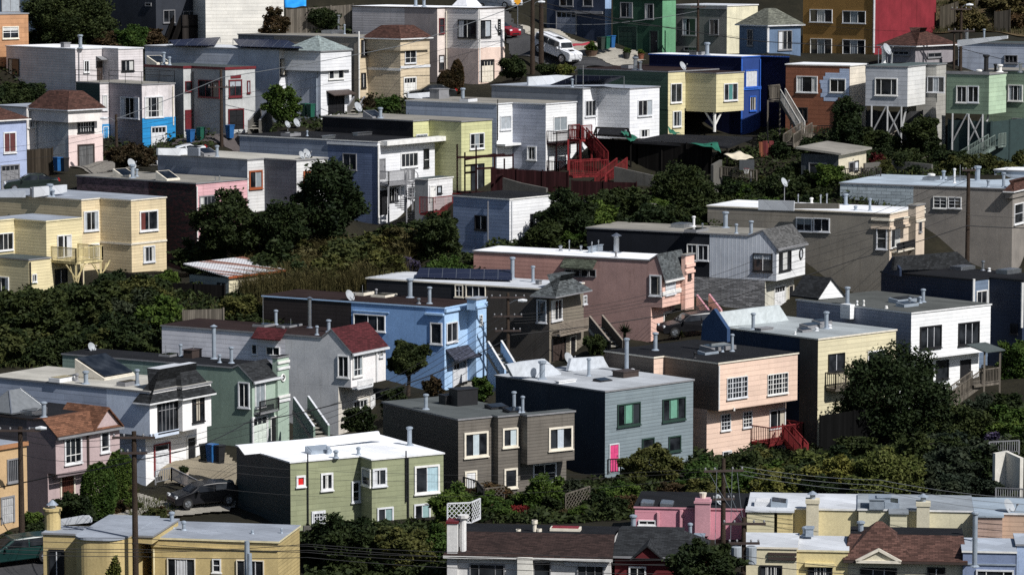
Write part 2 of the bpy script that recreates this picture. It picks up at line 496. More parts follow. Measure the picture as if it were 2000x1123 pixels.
        for q in fr_:
            xx = u0 + t + w * q; sx(xx - tm / 2, xx + tm / 2, z0 + t, z1 - t)
        if hb:
            zz = z0 + t + h * hb; sh.box(P, d, nr, u0 + t, u1 - t, .014, .048, zz - tm / 2, zz + tm / 2)
        if grid:
            for i in range(1, grid[0]):
                xx = u0 + t + w * i / grid[0]; sh.box(P, d, nr, xx - .018, xx + .018, .014, .043, z0 + t, z1 - t)
            for i in range(1, grid[1]):
                zz = z0 + t + h * i / grid[1]; sh.box(P, d, nr, u0 + t, u1 - t, .014, .041, zz - .018, zz + .018)
        W = f.build(name, pc(c), s.root)
        if sh.v: sh.build('sash', pc(tin or ('w' if c in 'wcpykgbo' else c)), W)
        p = MB(); p.face([P + d * a + nr * .01 + Z * z for a, z in ((u0 + t, z0 + t), (u1 - t, z0 + t), (u1 - t, z1 - t), (u0 + t, z1 - t))])
        p.build('pane', pane or glassmat(), W, fix=False)
        if cur is None: cur = rng.choice(['', '', 'l', 'r', 'b', 'f', 'h', ''])
        cm = rng.choice([(.5, .5, .48), (.34, .37, .4), (.42, .38, .31), (.22, .25, .27), (.55, .56, .58)])
        if isinstance(cur, tuple): cm, cur = cur[0], cur[1]
        a, b = u0 + t, u1 - t
        rs = {'l': [(a, a + w * .3, 0)], 'r': [(b - w * .3, b, 0)], 'b': [(a, a + w * .2, 0), (b - w * .22, b, 0)], 'f': [(a, b, 0)],
              'h': [(a, b, rng.uniform(.45, .7))], 'm': [(a + w * .33, b - w * .33, 0)], 'R': [(a + w * .5, b, 0)], 'M': [(a + w * .3, b - w * .3, .06)]}.get(cur, [])
        if rs:
            for x, y, zf in rs:
                q = MB()
                m_ = max(2, int((y - x) / .09)); zl = z0 + t + h * zf
                for i in range(m_):
                    xa, xb = x + (y - x) * i / m_, x + (y - x) * (i + 1) / m_
                    ea, eb = (.016, .03) if i % 2 else (.03, .016)
                    q.face([P + d * xa + nr * ea + Z * zl, P + d * xb + nr * eb + Z * zl, P + d * xb + nr * eb + Z * (z1 - t), P + d * xa + nr * ea + Z * (z1 - t)])
                q.build('curtain', paint(cm, .9), W, fix=False)
        return W
    def door(s, v, k, x0, y0, x1, y1, c, fc='w', t=.09, off=0., panes=None, mat=None, label=None):
        P, d, nr, u0, u1, z0, z1 = s.rect(v, k, x0, y0, x1, y1, off)
        f = MB()
        f.box(P, d, nr, u0, u0 + t, .002, .08, z0, z1); f.box(P, d, nr, u1 - t, u1, .002, .08, z0, z1); f.box(P, d, nr, u0 + t, u1 - t, .002, .078, z1 - t, z1)
        W = f.build('door', pc(fc), s.root)
        if label: W['label'] = label
        l = MB(); l.box(P, d, nr, u0 + t, u1 - t, .001, .03, z0, z1 - t)
        for i in range(2):
            for j in range(3):
                w = (u1 - u0 - 2 * t); hh = (z1 - z0 - t) / 3
                l.box(P, d, nr, u0 + t + w * (.1 + .45 * i), u0 + t + w * (.45 + .45 * i), .025, .042, z0 + hh * (j + .14), z0 + hh * (j + .86))
        l.build('door_leaf', mat or pc(c), W)
        h = MB(); h.box(P, d, nr, u1 - t - .14, u1 - t - .08, .03, .09, z0 + .95, z0 + 1.05); h.build('handle', pc('m'), W)
        return W
    def garage(s, v, k, x0, y0, x1, y1, c='w', fc='w', t=.1, off=0., rows=4, cols=4, glass=1, mat=None):
        P, d, nr, u0, u1, z0, z1 = s.rect(v, k, x0, y0, x1, y1, off)
        f = MB()
        f.box(P, d, nr, u0 - t, u0, .002, .09, z0, z1); f.box(P, d, nr, u1, u1 + t, .002, .09, z0, z1); f.box(P, d, nr, u0 - t, u1 + t, .002, .092, z1, z1 + t)
        W = f.build('garage_door', pc(fc), s.root)
        l = MB(); l.box(P, d, nr, u0, u1, .001, .02, z0, z1); hh = (z1 - z0) / rows; w = (u1 - u0) / cols; g = MB()
        for j in range(rows):
            for i in range(cols):
                a = (u0 + w * (i + .08), u0 + w * (i + .92), .015, .045, z0 + hh * (j + .08), z0 + hh * (j + .92))
                if glass and j == rows - 1: g.box(P, d, nr, a[0], a[1], .016, .03, a[4], a[5])
                else: l.box(P, d, nr, *a)
        l.build('door_panel', mat or pc(c), W)
        if g.v: g.build('pane', glassmat(), W)
        return W
    def band(s, v, k, y0, y1, c, proud=.1, name='cornice', x0=None, x1=None, mat=None):
        P, d, nr = s.fr(v, k); Q = v.pts[k + 1]; u1 = (Q - P).length
        m = P + d * (u1 / 2); px = px_of(m + Z * v.z1)
        z1, z0 = onplane(px, y0, P, nr).z, onplane(px, y1, P, nr).z
        u0 = 0
        if x0: u0 = (march(V((P.x, P.y, z1)), d, x0) - P).dot(d)
        if x1: u1 = (march(V((P.x, P.y, z1)), d, x1) - P).dot(d)
        mb = MB(); mb.box(P, d, nr, u0 - (.02 if not x0 else 0), u1 + (.02 if not x1 else 0), .003, proud, z0, z1)
        return mb.build(name, mat or pc(c), s.root)
    def pipe(s, v, k, x, y0, y1, c='d', r=.05, off=.08):
        P, d, nr = s.fr(v, k); A = onplane(x, y0, P + nr * off, nr); B = V((A.x, A.y, onplane(x, y1, P + nr * off, nr).z))
        mb = MB(); mb.tube([A, B], r, 6)
        return mb.build('downpipe', pc(c), s.root)
    # -------------------------------------------------------- things on the roof
    def spot(s, v, x, y, m=.35):
        P = onz(x, y, v.zt); q = P - v.o; l0, l1, r0, r1 = v.lr
        l = q.dot(s.L); r = q.dot(s.R)
        # slide along the picture column until inside the roof
        dr = V((ray(x, y).x, ray(x, y).y, 0)).normalized()
        for _ in range(60):
            if l < l0 + m or r > r1 - m: P = P - dr * .25
            elif l > l1 - m or r < r0 + m: P = P + dr * .25
            else: break
            q = P - v.o; l = q.dot(s.L); r = q.dot(s.R)
        return V((P.x, P.y, v.zt))
    def flue(s, v, x, yt, yb, w=7, c='s', cap=True, cone=False):
        P = s.spot(v, x, yb); z1 = zat(x, yt, P); r = w * P.y / F / 2
        mb = MB(); mb.tube([P - Z * .05, V((P.x, P.y, z1))], r, 10)
        mb.tube([P, P + Z * .08], [r * 2.0, r * 1.3], 10)
        if cap:
            h = max(.14, r * 1.1)
            T = V((P.x, P.y, z1))
            if cone: mb.tube([T - Z * h * .3, T + Z * .02, T + Z * h], [r * 1.2, r * 1.9, .02], 10)
            else: mb.tube([T - Z * h, T - Z * h * .55, T, T + Z * .04], [r * 1.02, r * 1.55, r * 1.5, r * .8], 10)
        return mb.build('flue_pipe', pc(c), s.root, smooth=False)
    def skylight(s, v, x, y, w=1.0, l=.7, h=.18, tilt=0., c='d', glass=None):
        P = s.spot(v, x, y, .6); mb = MB(); a = P - s.R * w / 2 - s.L * l / 2
        b = [a, a + s.R * w, a + s.R * w + s.L * l, a + s.L * l]
        t = [b[0] + Z * (h + tilt), b[1] + Z * (h + tilt), b[2] + Z * h, b[3] + Z * h]
        mb.hexa(b + t); o = mb.build('skylight', pc(c), s.root)
        cen = sum(t, V((0, 0, 0))) / 4
        g = MB(); g.prism([cen + (q - cen) * .84 + Z * .004 for q in t], Z * .03); g.build('pane', glass or glassmat(), o)
        return o
    def rbox(s, v, x, y, w, l, h, c='d', name='roof_hatch', mat=None):
        P = s.spot(v, x, y, .5); mb = MB(); mb.box(P, s.R, s.L, -w / 2, w / 2, -l / 2, l / 2, -.02, h)
        mb.box(P, s.R, s.L, -w / 2 - .05, w / 2 + .05, -l / 2 - .05, l / 2 + .05, h, h + .05)
        return mb.build(name, mat or pc(c), s.root)
    def dish(s, v, x, yb, yc, r=.36, az=.9, P=None):
        P = P or s.spot(v, x, yb); zc = zat(x, yc, P); mb = MB(); T = V((P.x, P.y, zc))
        mb.tube([P, T - Z * .1], .03, 6); o = mb.build('satellite_dish', pc('d'), s.root)
        n = V((math.sin(az), -math.cos(az), .55)).normalized(); a = n.cross(Z).normalized(); b = a.cross(n)
        d = MB(); rings = []
        for j, (rr, dz) in enumerate(((.02, -.1), (.5, -.075), (1, 0))):
            rings.append([T + n * dz + (a * math.cos(t) + b * math.sin(t) * 1.08) * r * rr for t in [i * math.pi / 8 for i in range(16)]])
        for j in range(2):
            for i in range(16):
                d.face([rings[j][i], rings[j][(i + 1) % 16], rings[j + 1][(i + 1) % 16], rings[j + 1][i]])
        d.build('reflector', paint((.34, .36, .38), .6), o, smooth=True, fix=False)
        e = MB(); e.bar(T - b * r, T + n * r * 1.1 - b * r * .2, .03); e.box(T + n * r * 1.1 - b * r * .2, a, n, -.05, .05, -.06, .06, -.05, .05); e.build('feed_arm', pc('d'), o)
        return o
    def mast(s, v, x, yt, yb, r=.022):
        P = s.spot(v, x, yb, .1); mb = MB(); mb.tube([P, V((P.x, P.y, zat(x, yt, P)))], r, 5); return mb.build('roof_mast', pc('m'), s.root)
    def parapet(s, v, poly, mat, th=.18, plane='R', base=None, name='parapet', cap=None):
        """an upright wall traced on the roof plane at a real distance"""
        n = s.nR if plane == 'R' else s.nL
        bx, byy = base if base else poly[0]
        P = onz(bx, byy, v.zt)
        pts = [onplane(x, y, P, n) for x, y in poly]
        mb = MB(); mb.prism(pts, -n * th); return mb.build(name, mat, s.root)
    def solar(s, v, poly, lift=.45, rows=6):
        """panels lying on a tilted rack: a quad of picture corners on the raised roof plane"""
        mb = MB(); pts = []
        for i, (x, y) in enumerate(poly):
            P = onz(x, y, v.zt + (lift if i < 2 else .12)); pts.append(P)
        mb.prism(pts, Z * .05); o = mb.build('solar_array', solarmat(), s.root)
        posts([(V((P.x, P.y, v.zt)), P, .05) for P in pts[:2]], pc('m'), o, 'rack_leg'); return o
    def slopes(s, quads, mats, name='roof', th=.1, parent=None):
        mb = MB()
        for q in quads: mb.prism(q, -Z * th)
        return mb.build(name, mats, s.root)
    def under(s, v, by, wall, back=.9, ytop=None, xs_shift=0., segm=None):
        """the set-back lower storey below an overhanging upper one"""
        u = Vol(); u.h = s; u.types, u.dirs, u.nrm = v.types, v.dirs, v.nrm
        u.pts = [V(p) for p in v.pts]
        k = len(v.types) - 1
        u.pts[k] = u.pts[k] - s.L * back; u.pts[k + 1] = u.pts[k + 1] - s.L * back
        u.poly = u.pts + v.back; C = v.pts[k]
        px = px_of(C + Z * v.z0)
        u.zb = zat(px, by, u.pts[k]); u.z0 = u.zb - 1.6; u.z1 = v.z0 + .01; u.o, u.lr, u.back = v.o, v.lr, v.back
        CTRL.append((u.pts[k].x, u.pts[k].y, u.zb, 1.0))
        s._walls(u, wall, None, segm, None, True); u.zt = u.z1
        return u
def hip_base(s, v, hip, base): return base
def zat_px(xy, C):
    return HC + (ray(*xy).z * (C.y / ray(*xy).y))
def px_of(P):
    q = P - CAM; f = q.y * CP - q.z * SP
    return 1000 + F * q.x / f
def py_of(P):
    q = P - CAM; f = q.y * CP - q.z * SP
    return 561.5 - F * (q.y * SP + q.z * CP) / f
def solarmat():
    if 'solar' in MATS: return MATS['solar']
    m, nt, b = newmat('solar'); uv = nd(nt, 'ShaderNodeUVMap')
    br = nd(nt, 'ShaderNodeTexBrick', Scale=1.0); br.offset = 0
    br.inputs['Color1'].default_value = (.012, .016, .035, 1); br.inputs['Color2'].default_value = (.018, .022, .045, 1); br.inputs['Mortar'].default_value = (.09, .1, .12, 1)
    br.inputs['Mortar Size'].default_value = .02; br.inputs['Brick Width'].default_value = 1.0; br.inputs['Row Height'].default_value = 1.6
    lk(nt, uv.outputs[0], br.inputs['Vector']); lk(nt, br.outputs['Color'], b.inputs['Base Color']); b.inputs['Roughness'].default_value = .5; b.inputs['Specular IOR Level'].default_value = .15
    return m
# ================================================================ the hillside houses
fr_blk = flatroof((.017, .0175, .02)); fr_wht = flatroof((.84, .85, .87), .18); fr_gry = flatroof((.33, .36, .41)); fr_bei = flatroof((.46, .44, .39))
fr_brn = flatroof((.032, .021, .02)); fr_grn = flatroof((.075, .09, .09)); fr_tan = flatroof((.27, .255, .225)); fr_lgr = flatroof((.56, .58, .61), .25)
sh_blk = courses((.026, .028, .031), .3, .14, .45); sh_gry = courses((.085, .095, .1), .3, .14, .5); sh_brn = courses((.075, .036, .028), .3, .14, .4)
sh_red = courses((.075, .017, .02), .3, .14, .35); sh_pgr = courses((.26, .31, .31), .3, .14, .3); sh_tan = courses((.16, .075, .045), .34, .15, .4)
def dg(y): return dground(y)
W_ = 'w'

# ---- top of the picture ------------------------------------------------------------
h = House('dark blue building half out of view above the orange house', 45, name='apartment_house')
v = h.vol('R', [-60, 71], 1, -25, 60, stucco((.03, .045, .07)), fr_blk, D=322, dep=6)
h.win(v, 0, 2, -6, 38, 24, 2, 'd')
h = House('orange house with wide painted boards beside the big dark tree', 45)
v = h.vol('R', [-70, 55], 1, 28, 125, siding((.46, .25, .135), .42), fr_gry, D=307, dep=6)
h.win(v, 0, 4, 52, 36, 76, 2, 'c', hb=.5, cur='h'); h.win(v, 0, -60, 55, -30, 78, 2, 'c')
h = House('dark slate house in shade with back deck and stairs', 50)
v = h.vol('LR', [205, 304, 402], 1, -30, 97, stucco((.035, .04, .052)), fr_blk, D=314)
h.win(v, 1, 318, 20, 341, 45, 2, 'd', cur=''); h.win(v, 1, 357, 22, 382, 42, 2, 'd', cur=''); h.win(v, 1, 387, 17, 399, 41, 1, 'd')
h.win(v, 0, 284, 6, 296, 13, 2, 'd', cur='', sill=False)
SLATE_TOP = (h, v)
h = House('big cream clapboard house behind the white house with pyramid roof', 20)
v = h.vol('R', [401, 554], 1, -30, 100, siding((.72, .7, .65), .33, .2), fr_gry, D=316, dep=8)
h.band(v, 0, -30, -14, 'c', .05)
h = House('pinkish grey house with flat white roof and roof terrace door', 44.6)
wp = siding((.66, .62, .63), .22, .3)
v = h.vol('LRLR', [12, 147, 200, 231, 279], 3, 97, 182, wp, fr_wht, D=297, trim='w')
h.win(v, 1, 163, 118, 174, 142, 2, W_, .12); h.door(v, 1, 189, 120, 199, 164, 'n', 'n')
h.win(v, 3, 237, 118, 261, 139, 3, 'k'); h.win(v, 0, 17, 115, 38, 147, 1, 'k')
h.flue(v, 157, 69, 95, 7); h.rbox(v, 128, 97, .7, .5, .4, 'd', 'roof_vent'); h.pipe(v, 1, 154, 101, 165)
mb = MB(); P, d, n, u0, u1, z0, z1 = h.rect(v, 1, 187, 111, 204, 117); mb.prism([P + d * u0 + Z * z1 + n * .02, P + d * u1 + Z * z1 + n * .02, P + d * u1 + Z * z0 + n * .8, P + d * u0 + Z * z0 + n * .8], Z * .05)
mb.build('door_canopy', pc('d'), h.root)
h = House('grey purple house with bright blue garage storey below a railed roof deck', 45)
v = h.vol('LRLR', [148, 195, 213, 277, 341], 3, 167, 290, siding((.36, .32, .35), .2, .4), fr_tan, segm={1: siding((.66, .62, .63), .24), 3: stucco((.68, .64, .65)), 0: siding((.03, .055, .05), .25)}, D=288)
h.win(v, 2, 236, 190, 272, 232, 4, W_, .1, 'b'); h.win(v, 3, 282, 189, 318, 230, 3, W_, .1, 'b', hb=.3); h.win(v, 1, 200, 186, 209, 216, 2, W_, .08)
h.win(v, 1, 201, 247, 211, 273, 2, W_, .08)
mbl = siding((.025, .25, .55), .3, .2)
h.band(v, 3, 230, 296, 'b', .05, 'lower_cladding', mat=mbl); h.band(v, 1, 243, 296, 'b', .05, 'lower_cladding', mat=mbl)
h.garage(v, 3, 296, 249, 323, 292, off=.05, glass=1, rows=4); h.pipe(v, 3, 338, 168, 245, 'c', .06)
DECK_A = (h, v)
h = House('white and pink house with brown mansard roof and plank garage door', 48)
wwp = stucco((.74, .7, .68), .25)
v = h.vol('LRLR', [-12, 52, 70, 133, 199], 3, 214, 326, wwp, fr_gry, segm={2: stucco((.6, .63, .65))}, D=281)
b = v
h.win(v, 3, 151, 219, 183, 259, 3, 'k', grid=(6, 4), cur='', tin='w'); h.win(v, 1, 54, 216, 67, 250, 3, W_, grid=(3, 3))
h.band(v, 3, 263, 330, 'p', .04, 'lower_wall', mat=stucco((.7, .56, .54), .25))
h.garage(v, 3, 153, 284, 182, 326, 'd', 'n', off=.04, rows=2, cols=2, glass=0, mat=wood((.12, .12, .12), .2))
hv = h.vol('LR', [70, 133, 199], 1, 215, 240, wwp, None, attach=(v, 1, 70), ground=False)
h._roof(hv, sh_brn, 'w', .1, .07, None, dict(mat=sh_brn, h=1.45, inset=1.1, over=.3, only=1), 0)
h.pipe(v, 1, 69, 200, 310, 'w', .06)
h = House('lavender blue house at the left edge with a grey garage door', 50)
v = h.vol('R', [-45, 51], 1, 232, 373, stucco((.36, .42, .6), .25), None, D=276, dep=7)
h.win(v, 0, 6, 258, 31, 299, 2, W_, .13, (((.1, .03, .03)), 'f')); h.garage(v, 0, 3, 324, 36, 371, 'd', 'd', rows=5)
h._roof(v, sh_brn, 'w', .1, .07, None, dict(mat=sh_brn, h=1.2, inset=2.0, over=.3, only=1), 0)
h = House('light grey house with dark red door, window frames and roof edge', 45.5)
v = h.vol('LRLR', [283, 358, 374, 440, 498], 3, 137, 263, stucco((.36, .37, .38), .3), fr_grn, segm={1: stucco((.52, .53, .53)), 3: stucco((.5, .51, .51))}, D=289, trim='r', slab=.22)  # one grey paint, coloured lighter on the faces that catch the sun
h.win(v, 1, 361, 159, 374, 179, 1, 'r', cur=''); h.door(v, 1, 361, 215, 374, 256, 'r', 'r'); h.win(v, 2, 388, 157, 429, 191, 3, 'r', cur='', tin='r')
h.win(v, 3, 446, 156, 472, 190, 2, 'r', .14, tin='r'); h.win(v, 3, 482, 158, 488, 182, 1, 'r', cur='f'); h.garage(v, 3, 447, 215, 474, 253, 'k', 'r', rows=3, cols=2, glass=0)
h.band(v, 3, 147, 153, 'r', .06, 'vent_grille', x0=450, x1=470)
h.skylight(v, 310, 131, 1.6, 1.4, .15, .6, 'c'); h.flue(v, 320, 103, 131, 6); h.flue(v, 331, 112, 134, 5); h.pipe(v, 2, 376, 140, 255, 'k')
h = House('white clapboard house with pale pyramid roof and solar panels', 54)
v = h.vol('LLRLR', [283, 448, 545, 560, 626, 686], 4, 100, 234, siding((.74, .75, .78), .28, .2), fr_lgr, segm={0: siding((.5, .54, .62), .5), 1: stucco((.5, .54, .62)), 3: stucco((.5, .54, .62), .4)}, D=295, trim='d')  # bluish side walls: same white paint with shade put into the colour
h.win(v, 4, 641, 119, 671, 155, 3, 'w', .1, 'm', tin='w'); h.win(v, 2, 547, 115, 558, 148, 2, 'k', hb=.5)
h.garage(v, 4, 642, 184, 670, 223, 'k', 'k', glass=0)
mb = MB(); P, d, n, u0, u1, z0, z1 = h.rect(v, 4, 637, 178, 681, 186); mb.prism([P + d * u0 + Z * z1 + n * .02, P + d * u1 + Z * z1 + n * .02, P + d * u1 + Z * z0 + n * .9, P + d * u0 + Z * z0 + n * .9], Z * .08)
mb.build('door_canopy', pc('n'), h.root)
hv = h.vol('LR', [572, 626, 686], 1, 100, 140, siding((.74, .75, .78), .28, .2), None, attach=(v, 2, 560), ground=False)
h._roof(hv, sh_pgr, 'd', .1, .07, None, dict(mat=sh_pgr, h=1.25, inset=2.1, over=.12, only=1, trim='d'), 0)
h.solar(v, [(455, 77), (560, 79), (592, 96), (468, 92)]); h.solar(v, [(430, 74), (330, 80), (340, 90), (420, 90)])
h.mast(v, 366, 84, 98); h.pipe(v, 3, 618, 104, 225, 's', .06)
h = House('tan clapboard house with brown mansard roof and white garage door', 53)
tn = siding((.6, .5, .36), .3, .25)
v = h.vol('LLRLR', [465, 535, 702, 718, 782, 839], 4, 76, 194, tn, fr_tan, segm={0: courses((.2, .21, .23), .6, .25, .2, .02), 1: stucco((.34, .3, .25))}, D=299)
h.win(v, 4, 790, 84, 812, 124, 2, W_, .08, hb=.25); h.garage(v, 4, 789, 153, 811, 192, rows=4, glass=1); h.win(v, 2, 705, 78, 716, 110, 2, 'k'); h.win(v, 2, 705, 143, 714, 172, 2, 'k')
h.band(v, 4, 128, 133, 'w', .06); h.band(v, 3, 133, 138, 'w', .05)
hv = h.vol('LR', [718, 782, 839], 1, 76, 100, tn, None, attach=(v, 2, 717), ground=False)
h._roof(hv, sh_brn, 'w', .1, .07, None, dict(mat=sh_brn, h=1.1, inset=1.0, over=.25, only=1), 0)
h.flue(v, 661, 30, 55, 6, 'm'); h.skylight(v, 650, 56, 1.8, 1.2, .3, 0, 'm', pc('m')); h.flue(v, 673, 49, 58, 3)
h.pipe(v, 2, 701, 62, 195, 'w', .07)
h = House('tall white house with pink lower storey and white roof cupola', 53)
ws = siding((.74, .72, .72), .27, .2)
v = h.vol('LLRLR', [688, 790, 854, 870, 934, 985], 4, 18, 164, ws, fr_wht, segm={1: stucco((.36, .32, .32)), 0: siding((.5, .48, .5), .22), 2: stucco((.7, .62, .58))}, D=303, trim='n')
h.win(v, 3, 895, 39, 931, 75, 2, 'k', .1, tin='w'); h.win(v, 4, 938, 40, 958, 73, 2, 'k', .08, 'R', tin='w'); h.win(v, 4, 972, 38, 977, 69, 1, 'k', grid=(1, 6), cur='', sill=False)
h.win(v, 2, 857, 36, 867, 66, 1, 'r', hb=.5); h.win(v, 2, 857, 108, 867, 138, 1, 'n', hb=.5)
mpk = stucco((.74, .58, .5), .25); h.band(v, 4, 93, 170, 'p', .04, 'lower_wall', mat=mpk); h.band(v, 3, 95, 170, 'p', .04, 'lower_wall', mat=stucco((.5, .42, .4)))
h.garage(v, 4, 940, 119, 963, 161, 'c', 'k', off=.04, rows=4)
h.flue(v, 812, -8, 13, 6); h.flue(v, 828, -2, 18, 6)
hv = h.vol('LR', [886, 912, 938], 1, 12, 15, ws, None, D=308, ground=False)
h._roof(hv, fr_wht, 'w', .1, .07, None, dict(mat=paint((.74, .74, .76)), h=1.0, inset=.6, over=.1, only=1), 0)
h.pipe(v, 4, 937, 20, 160, 'w', .06); h.pipe(v, 3, 872, 22, 160, 'c', .05)

h = House('dark navy house with white garage door above the sloping street', 52)
v = h.vol('LR', [1068, 1182, 1194], 1, -30, 80, stucco((.045, .06, .1)), fr_gry, D=316, segm={1: stucco((.3, .42, .62))})
h.garage(v, 0, 1088, 24, 1125, 68, 'd', 'd', rows=4, mat=paint((.26, .28, .34)))
h.win(v, 0, 1093, -8, 1120, 13, 2, 'd', cur=''); h.win(v, 0, 1139, -8, 1158, 13, 1, 'd', cur=''); h.band(v, 0, 22, 27, 'd', .3, 'canopy', x0=1126, x1=1180)
h = House('green house with dark garage beside the navy house', 51)
v = h.vol('LR', [1197, 1294, 1320], 1, 1, 106, stucco((.03, .08, .05)), fr_blk, D=311.5, trim='k', segm={1: stucco((.14, .33, .19))})
h.win(v, 0, 1212, 5, 1236, 35, 2, 'd', cur='r'); h.win(v, 0, 1260, 8, 1277, 38, 2, 'd'); h.garage(v, 0, 1209, 54, 1243, 100, 'k', 'g', rows=5, glass=0, mat=paint((.02, .05, .035))); h.door(v, 0, 1269, 60, 1286, 102, 'k', 'g')
h = House('grey stucco house with cream side wall behind the royal blue house', 53)
v = h.vol('LR', [1320, 1420, 1480], 1, 13, 105, stucco((.2, .2, .19)), fr_lgr, D=311, trim='w', segm={1: stucco((.74, .7, .52))})
h.win(v, 0, 1333, 36, 1360, 70, 2, 'd', cur='l'); h.win(v, 0, 1386, 38, 1404, 69, 2, 'd', cur=''); h.win(v, 0, 1336, 92, 1362, 100, 3, 'd', cur='', sill=False)
h.band(v, 0, 13, 18, 'd', .1)
h = House('dusty blue house with weathered shingle gable roof', 40)
v = h.vol('LR', [1444, 1500, 1564], 1, 50, 104, stucco((.13, .19, .29)), None, D=303)
h.win(v, 1, 1519, 60, 1546, 98, 3, 'd', cur='l', tin='w'); h.win(v, 0, 1460, 58, 1471, 90, 2, 'd', cur='')
h.pipe(v, 1, 1500, 52, 103, 'w', .12, .04)
h._roof(v, sh_gry, 'w', .1, .07, None, dict(mat=courses((.14, .145, .12), .3, .14, .4), h=1.45, inset=1.6, over=.3, only=1), 0)
h = House('brown apartment block with red side wall and white window frames', 52, name='apartment_house')
v = h.vol('LR', [1569, 1709, 1829], 1, -40, 106, stucco((.3, .17, .055), .2), fr_blk, D=310, segm={1: stucco((.22, .025, .035), .5)})
for x0, y0, x1, y1 in ((1582, 19, 1626, 44), (1646, 22, 1691, 46), (1583, 76, 1625, 107), (1646, 78, 1690, 107)): h.win(v, 0, x0, y0, x1, y1, 3, W_, .06, rng.choice(['m', '', 'm']))
h.pipe(v, 0, 1708, -40, 104, 'w', .1, .03)
h = House('low house with brown hip roof below the red wall', 48)
v = h.vol('LR', [1724, 1788, 1862], 1, 90, 122, stucco((.3, .28, .3)), None, D=300)
h.win(v, 0, 1745, 100, 1776, 108, 3, 'd', cur=''); h.win(v, 1, 1811, 103, 1838, 113, 2, 'd', cur='')
h._roof(v, sh_brn, 'w', .1, .07, None, dict(mat=sh_brn, h=1.5, inset=2.4, over=.4, only=1), 0); v.zt = v.z1
h.flue(v, 1803, 46, 62, 7, 'm')
h = House('pale blue corrugated house under dark green roof at right edge', 60)
v = h.vol('LLR', [1872, 1938, 2010, 2040], 2, 87, 140, siding((.5, .55, .66), .45), fr_grn, D=297)
h.win(v, 1, 1962, 108, 1988, 124, 3, 'd', cur=''); h.flue(v, 1888, 60, 78, 7, 'm'); h.flue(v, 1922, 58, 74, 4); h.skylight(v, 1891, 76, 1.2, .9, .2, 0, 'w')
h.parapet(v, [(1870, 92), (1870, 79), (1968, 70), (1968, 76)], fr_wht, .1, 'L', (1900, 88))

# ---- second tier, right half -----------------------------------------------------
h = House('royal blue house with flat white roof and blue window trim', 50)
v = h.vol('LRL', [1268, 1448, 1486, 1542], 1, 113, 262, stucco((.024, .055, .2), .25), fr_wht, D=294, side=stucco((.006, .01, .05)), trim='b')  # navy side: the royal blue paint with its shade painted in
h.win(v, 1, 1455, 137, 1479, 171, 4, 'b', .1, 'f'); h.win(v, 1, 1463, 188, 1476, 217, 2, 'b', .1); h.pipe(v, 1, 1485, 116, 220, 'b', .06); h.pipe(v, 1, 1449, 116, 260, 'b', .08); h.band(v, 1, 170, 176, 'b', .08)
h.flue(v, 1381, 84, 110, 8); h.skylight(v, 1362, 108, 1.3, .8, .25)
h = House('green and yellow house with room jutting out on a white post', 50)
yl = siding((.64, .58, .36), .33, .2)
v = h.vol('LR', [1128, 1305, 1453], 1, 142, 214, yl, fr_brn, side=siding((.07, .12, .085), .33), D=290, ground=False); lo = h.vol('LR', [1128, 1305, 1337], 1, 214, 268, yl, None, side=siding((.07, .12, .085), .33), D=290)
u = h.vol('LR', [1335, 1399, 1453], 1, 145, 220, yl, fr_brn, attach=(v, 1, 1335), ground=False)
h.win(v, 1, 1309, 163, 1331, 201, 2, W_, .1, ''); h.win(lo, 1, 1313, 217, 1330, 248, 2, W_, .1, 'b'); h.win(u, 1, 1413, 163, 1440, 197, 3, W_, .1, ((.06, .2, .19), 'm'))
mb = MB(); c = u.pts[1] - h.L * .3 + h.R * .2; zt = u.z0; zb = zat(1397, 258, c)
mb.tube([c + Z * zb, c + Z * zt], .13, 8); mb.bar(c + Z * (zt - 1.2), c + h.R * 1.0 + Z * zt, .12); mb.bar(c + Z * (zt - 1.2), c - h.L * 1.0 + Z * zt, .12); mb.build('post', pc('w'), h.root)
h.flue(v, 1241, 112, 139, 8, 'm'); h.flue(v, 1251, 121, 139, 5, 'm'); h.dish(v, 1334, 141, 129, .38); h.skylight(v, 1229, 134, 1.3, .8, .3)
GY = (h, v, u)
h = House('white two storey house with navy solar panels on a grey roof', 53)
ww = siding((.76, .77, .8), .3, .12, .3)
v = h.vol('LRLR', [960, 1138, 1167, 1230, 1288], 3, 175, 270, ww, fr_gry, segm={0: siding((.2, .22, .26), .4)}, D=284, trim='d')
h.win(v, 1, 1142, 196, 1163, 228, 3, W_, .1, ''); h.win(v, 3, 1245, 195, 1273, 227, 3, W_, .1, 'r'); h.win(v, 3, 1249, 252, 1268, 269, 2, W_, .1); h.win(v, 1, 1148, 256, 1158, 265, 1, W_)
h.solar(v, [(1125, 148), (1219, 150), (1180, 166), (1075, 167)], 1.0); h.flue(v, 1118, 155, 171, 5); h.mast(v, 1139, 128, 174, .03)
h.parapet(v, [(1032, 168), (1032, 151), (1090, 147), (1124, 149), (1124, 163)], fr_lgr, .15, 'R', (1060, 166)); h.pipe(v, 1, 1139, 176, 262, 'w', .06)
h = House('white house with shiny corrugated side walls beside the red stairs', 54)
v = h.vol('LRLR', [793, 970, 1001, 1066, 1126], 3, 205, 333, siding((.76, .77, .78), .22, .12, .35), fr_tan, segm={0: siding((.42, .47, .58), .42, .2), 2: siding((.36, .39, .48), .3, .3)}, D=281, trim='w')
for k in (0,): pass
h.win(v, 1, 976, 226, 998, 254, 2, W_, .12); h.win(v, 3, 1080, 227, 1107, 257, 2, W_, .12, 'f'); h.win(v, 2, 1030, 286, 1048, 313, 2, W_, .1, 'b')
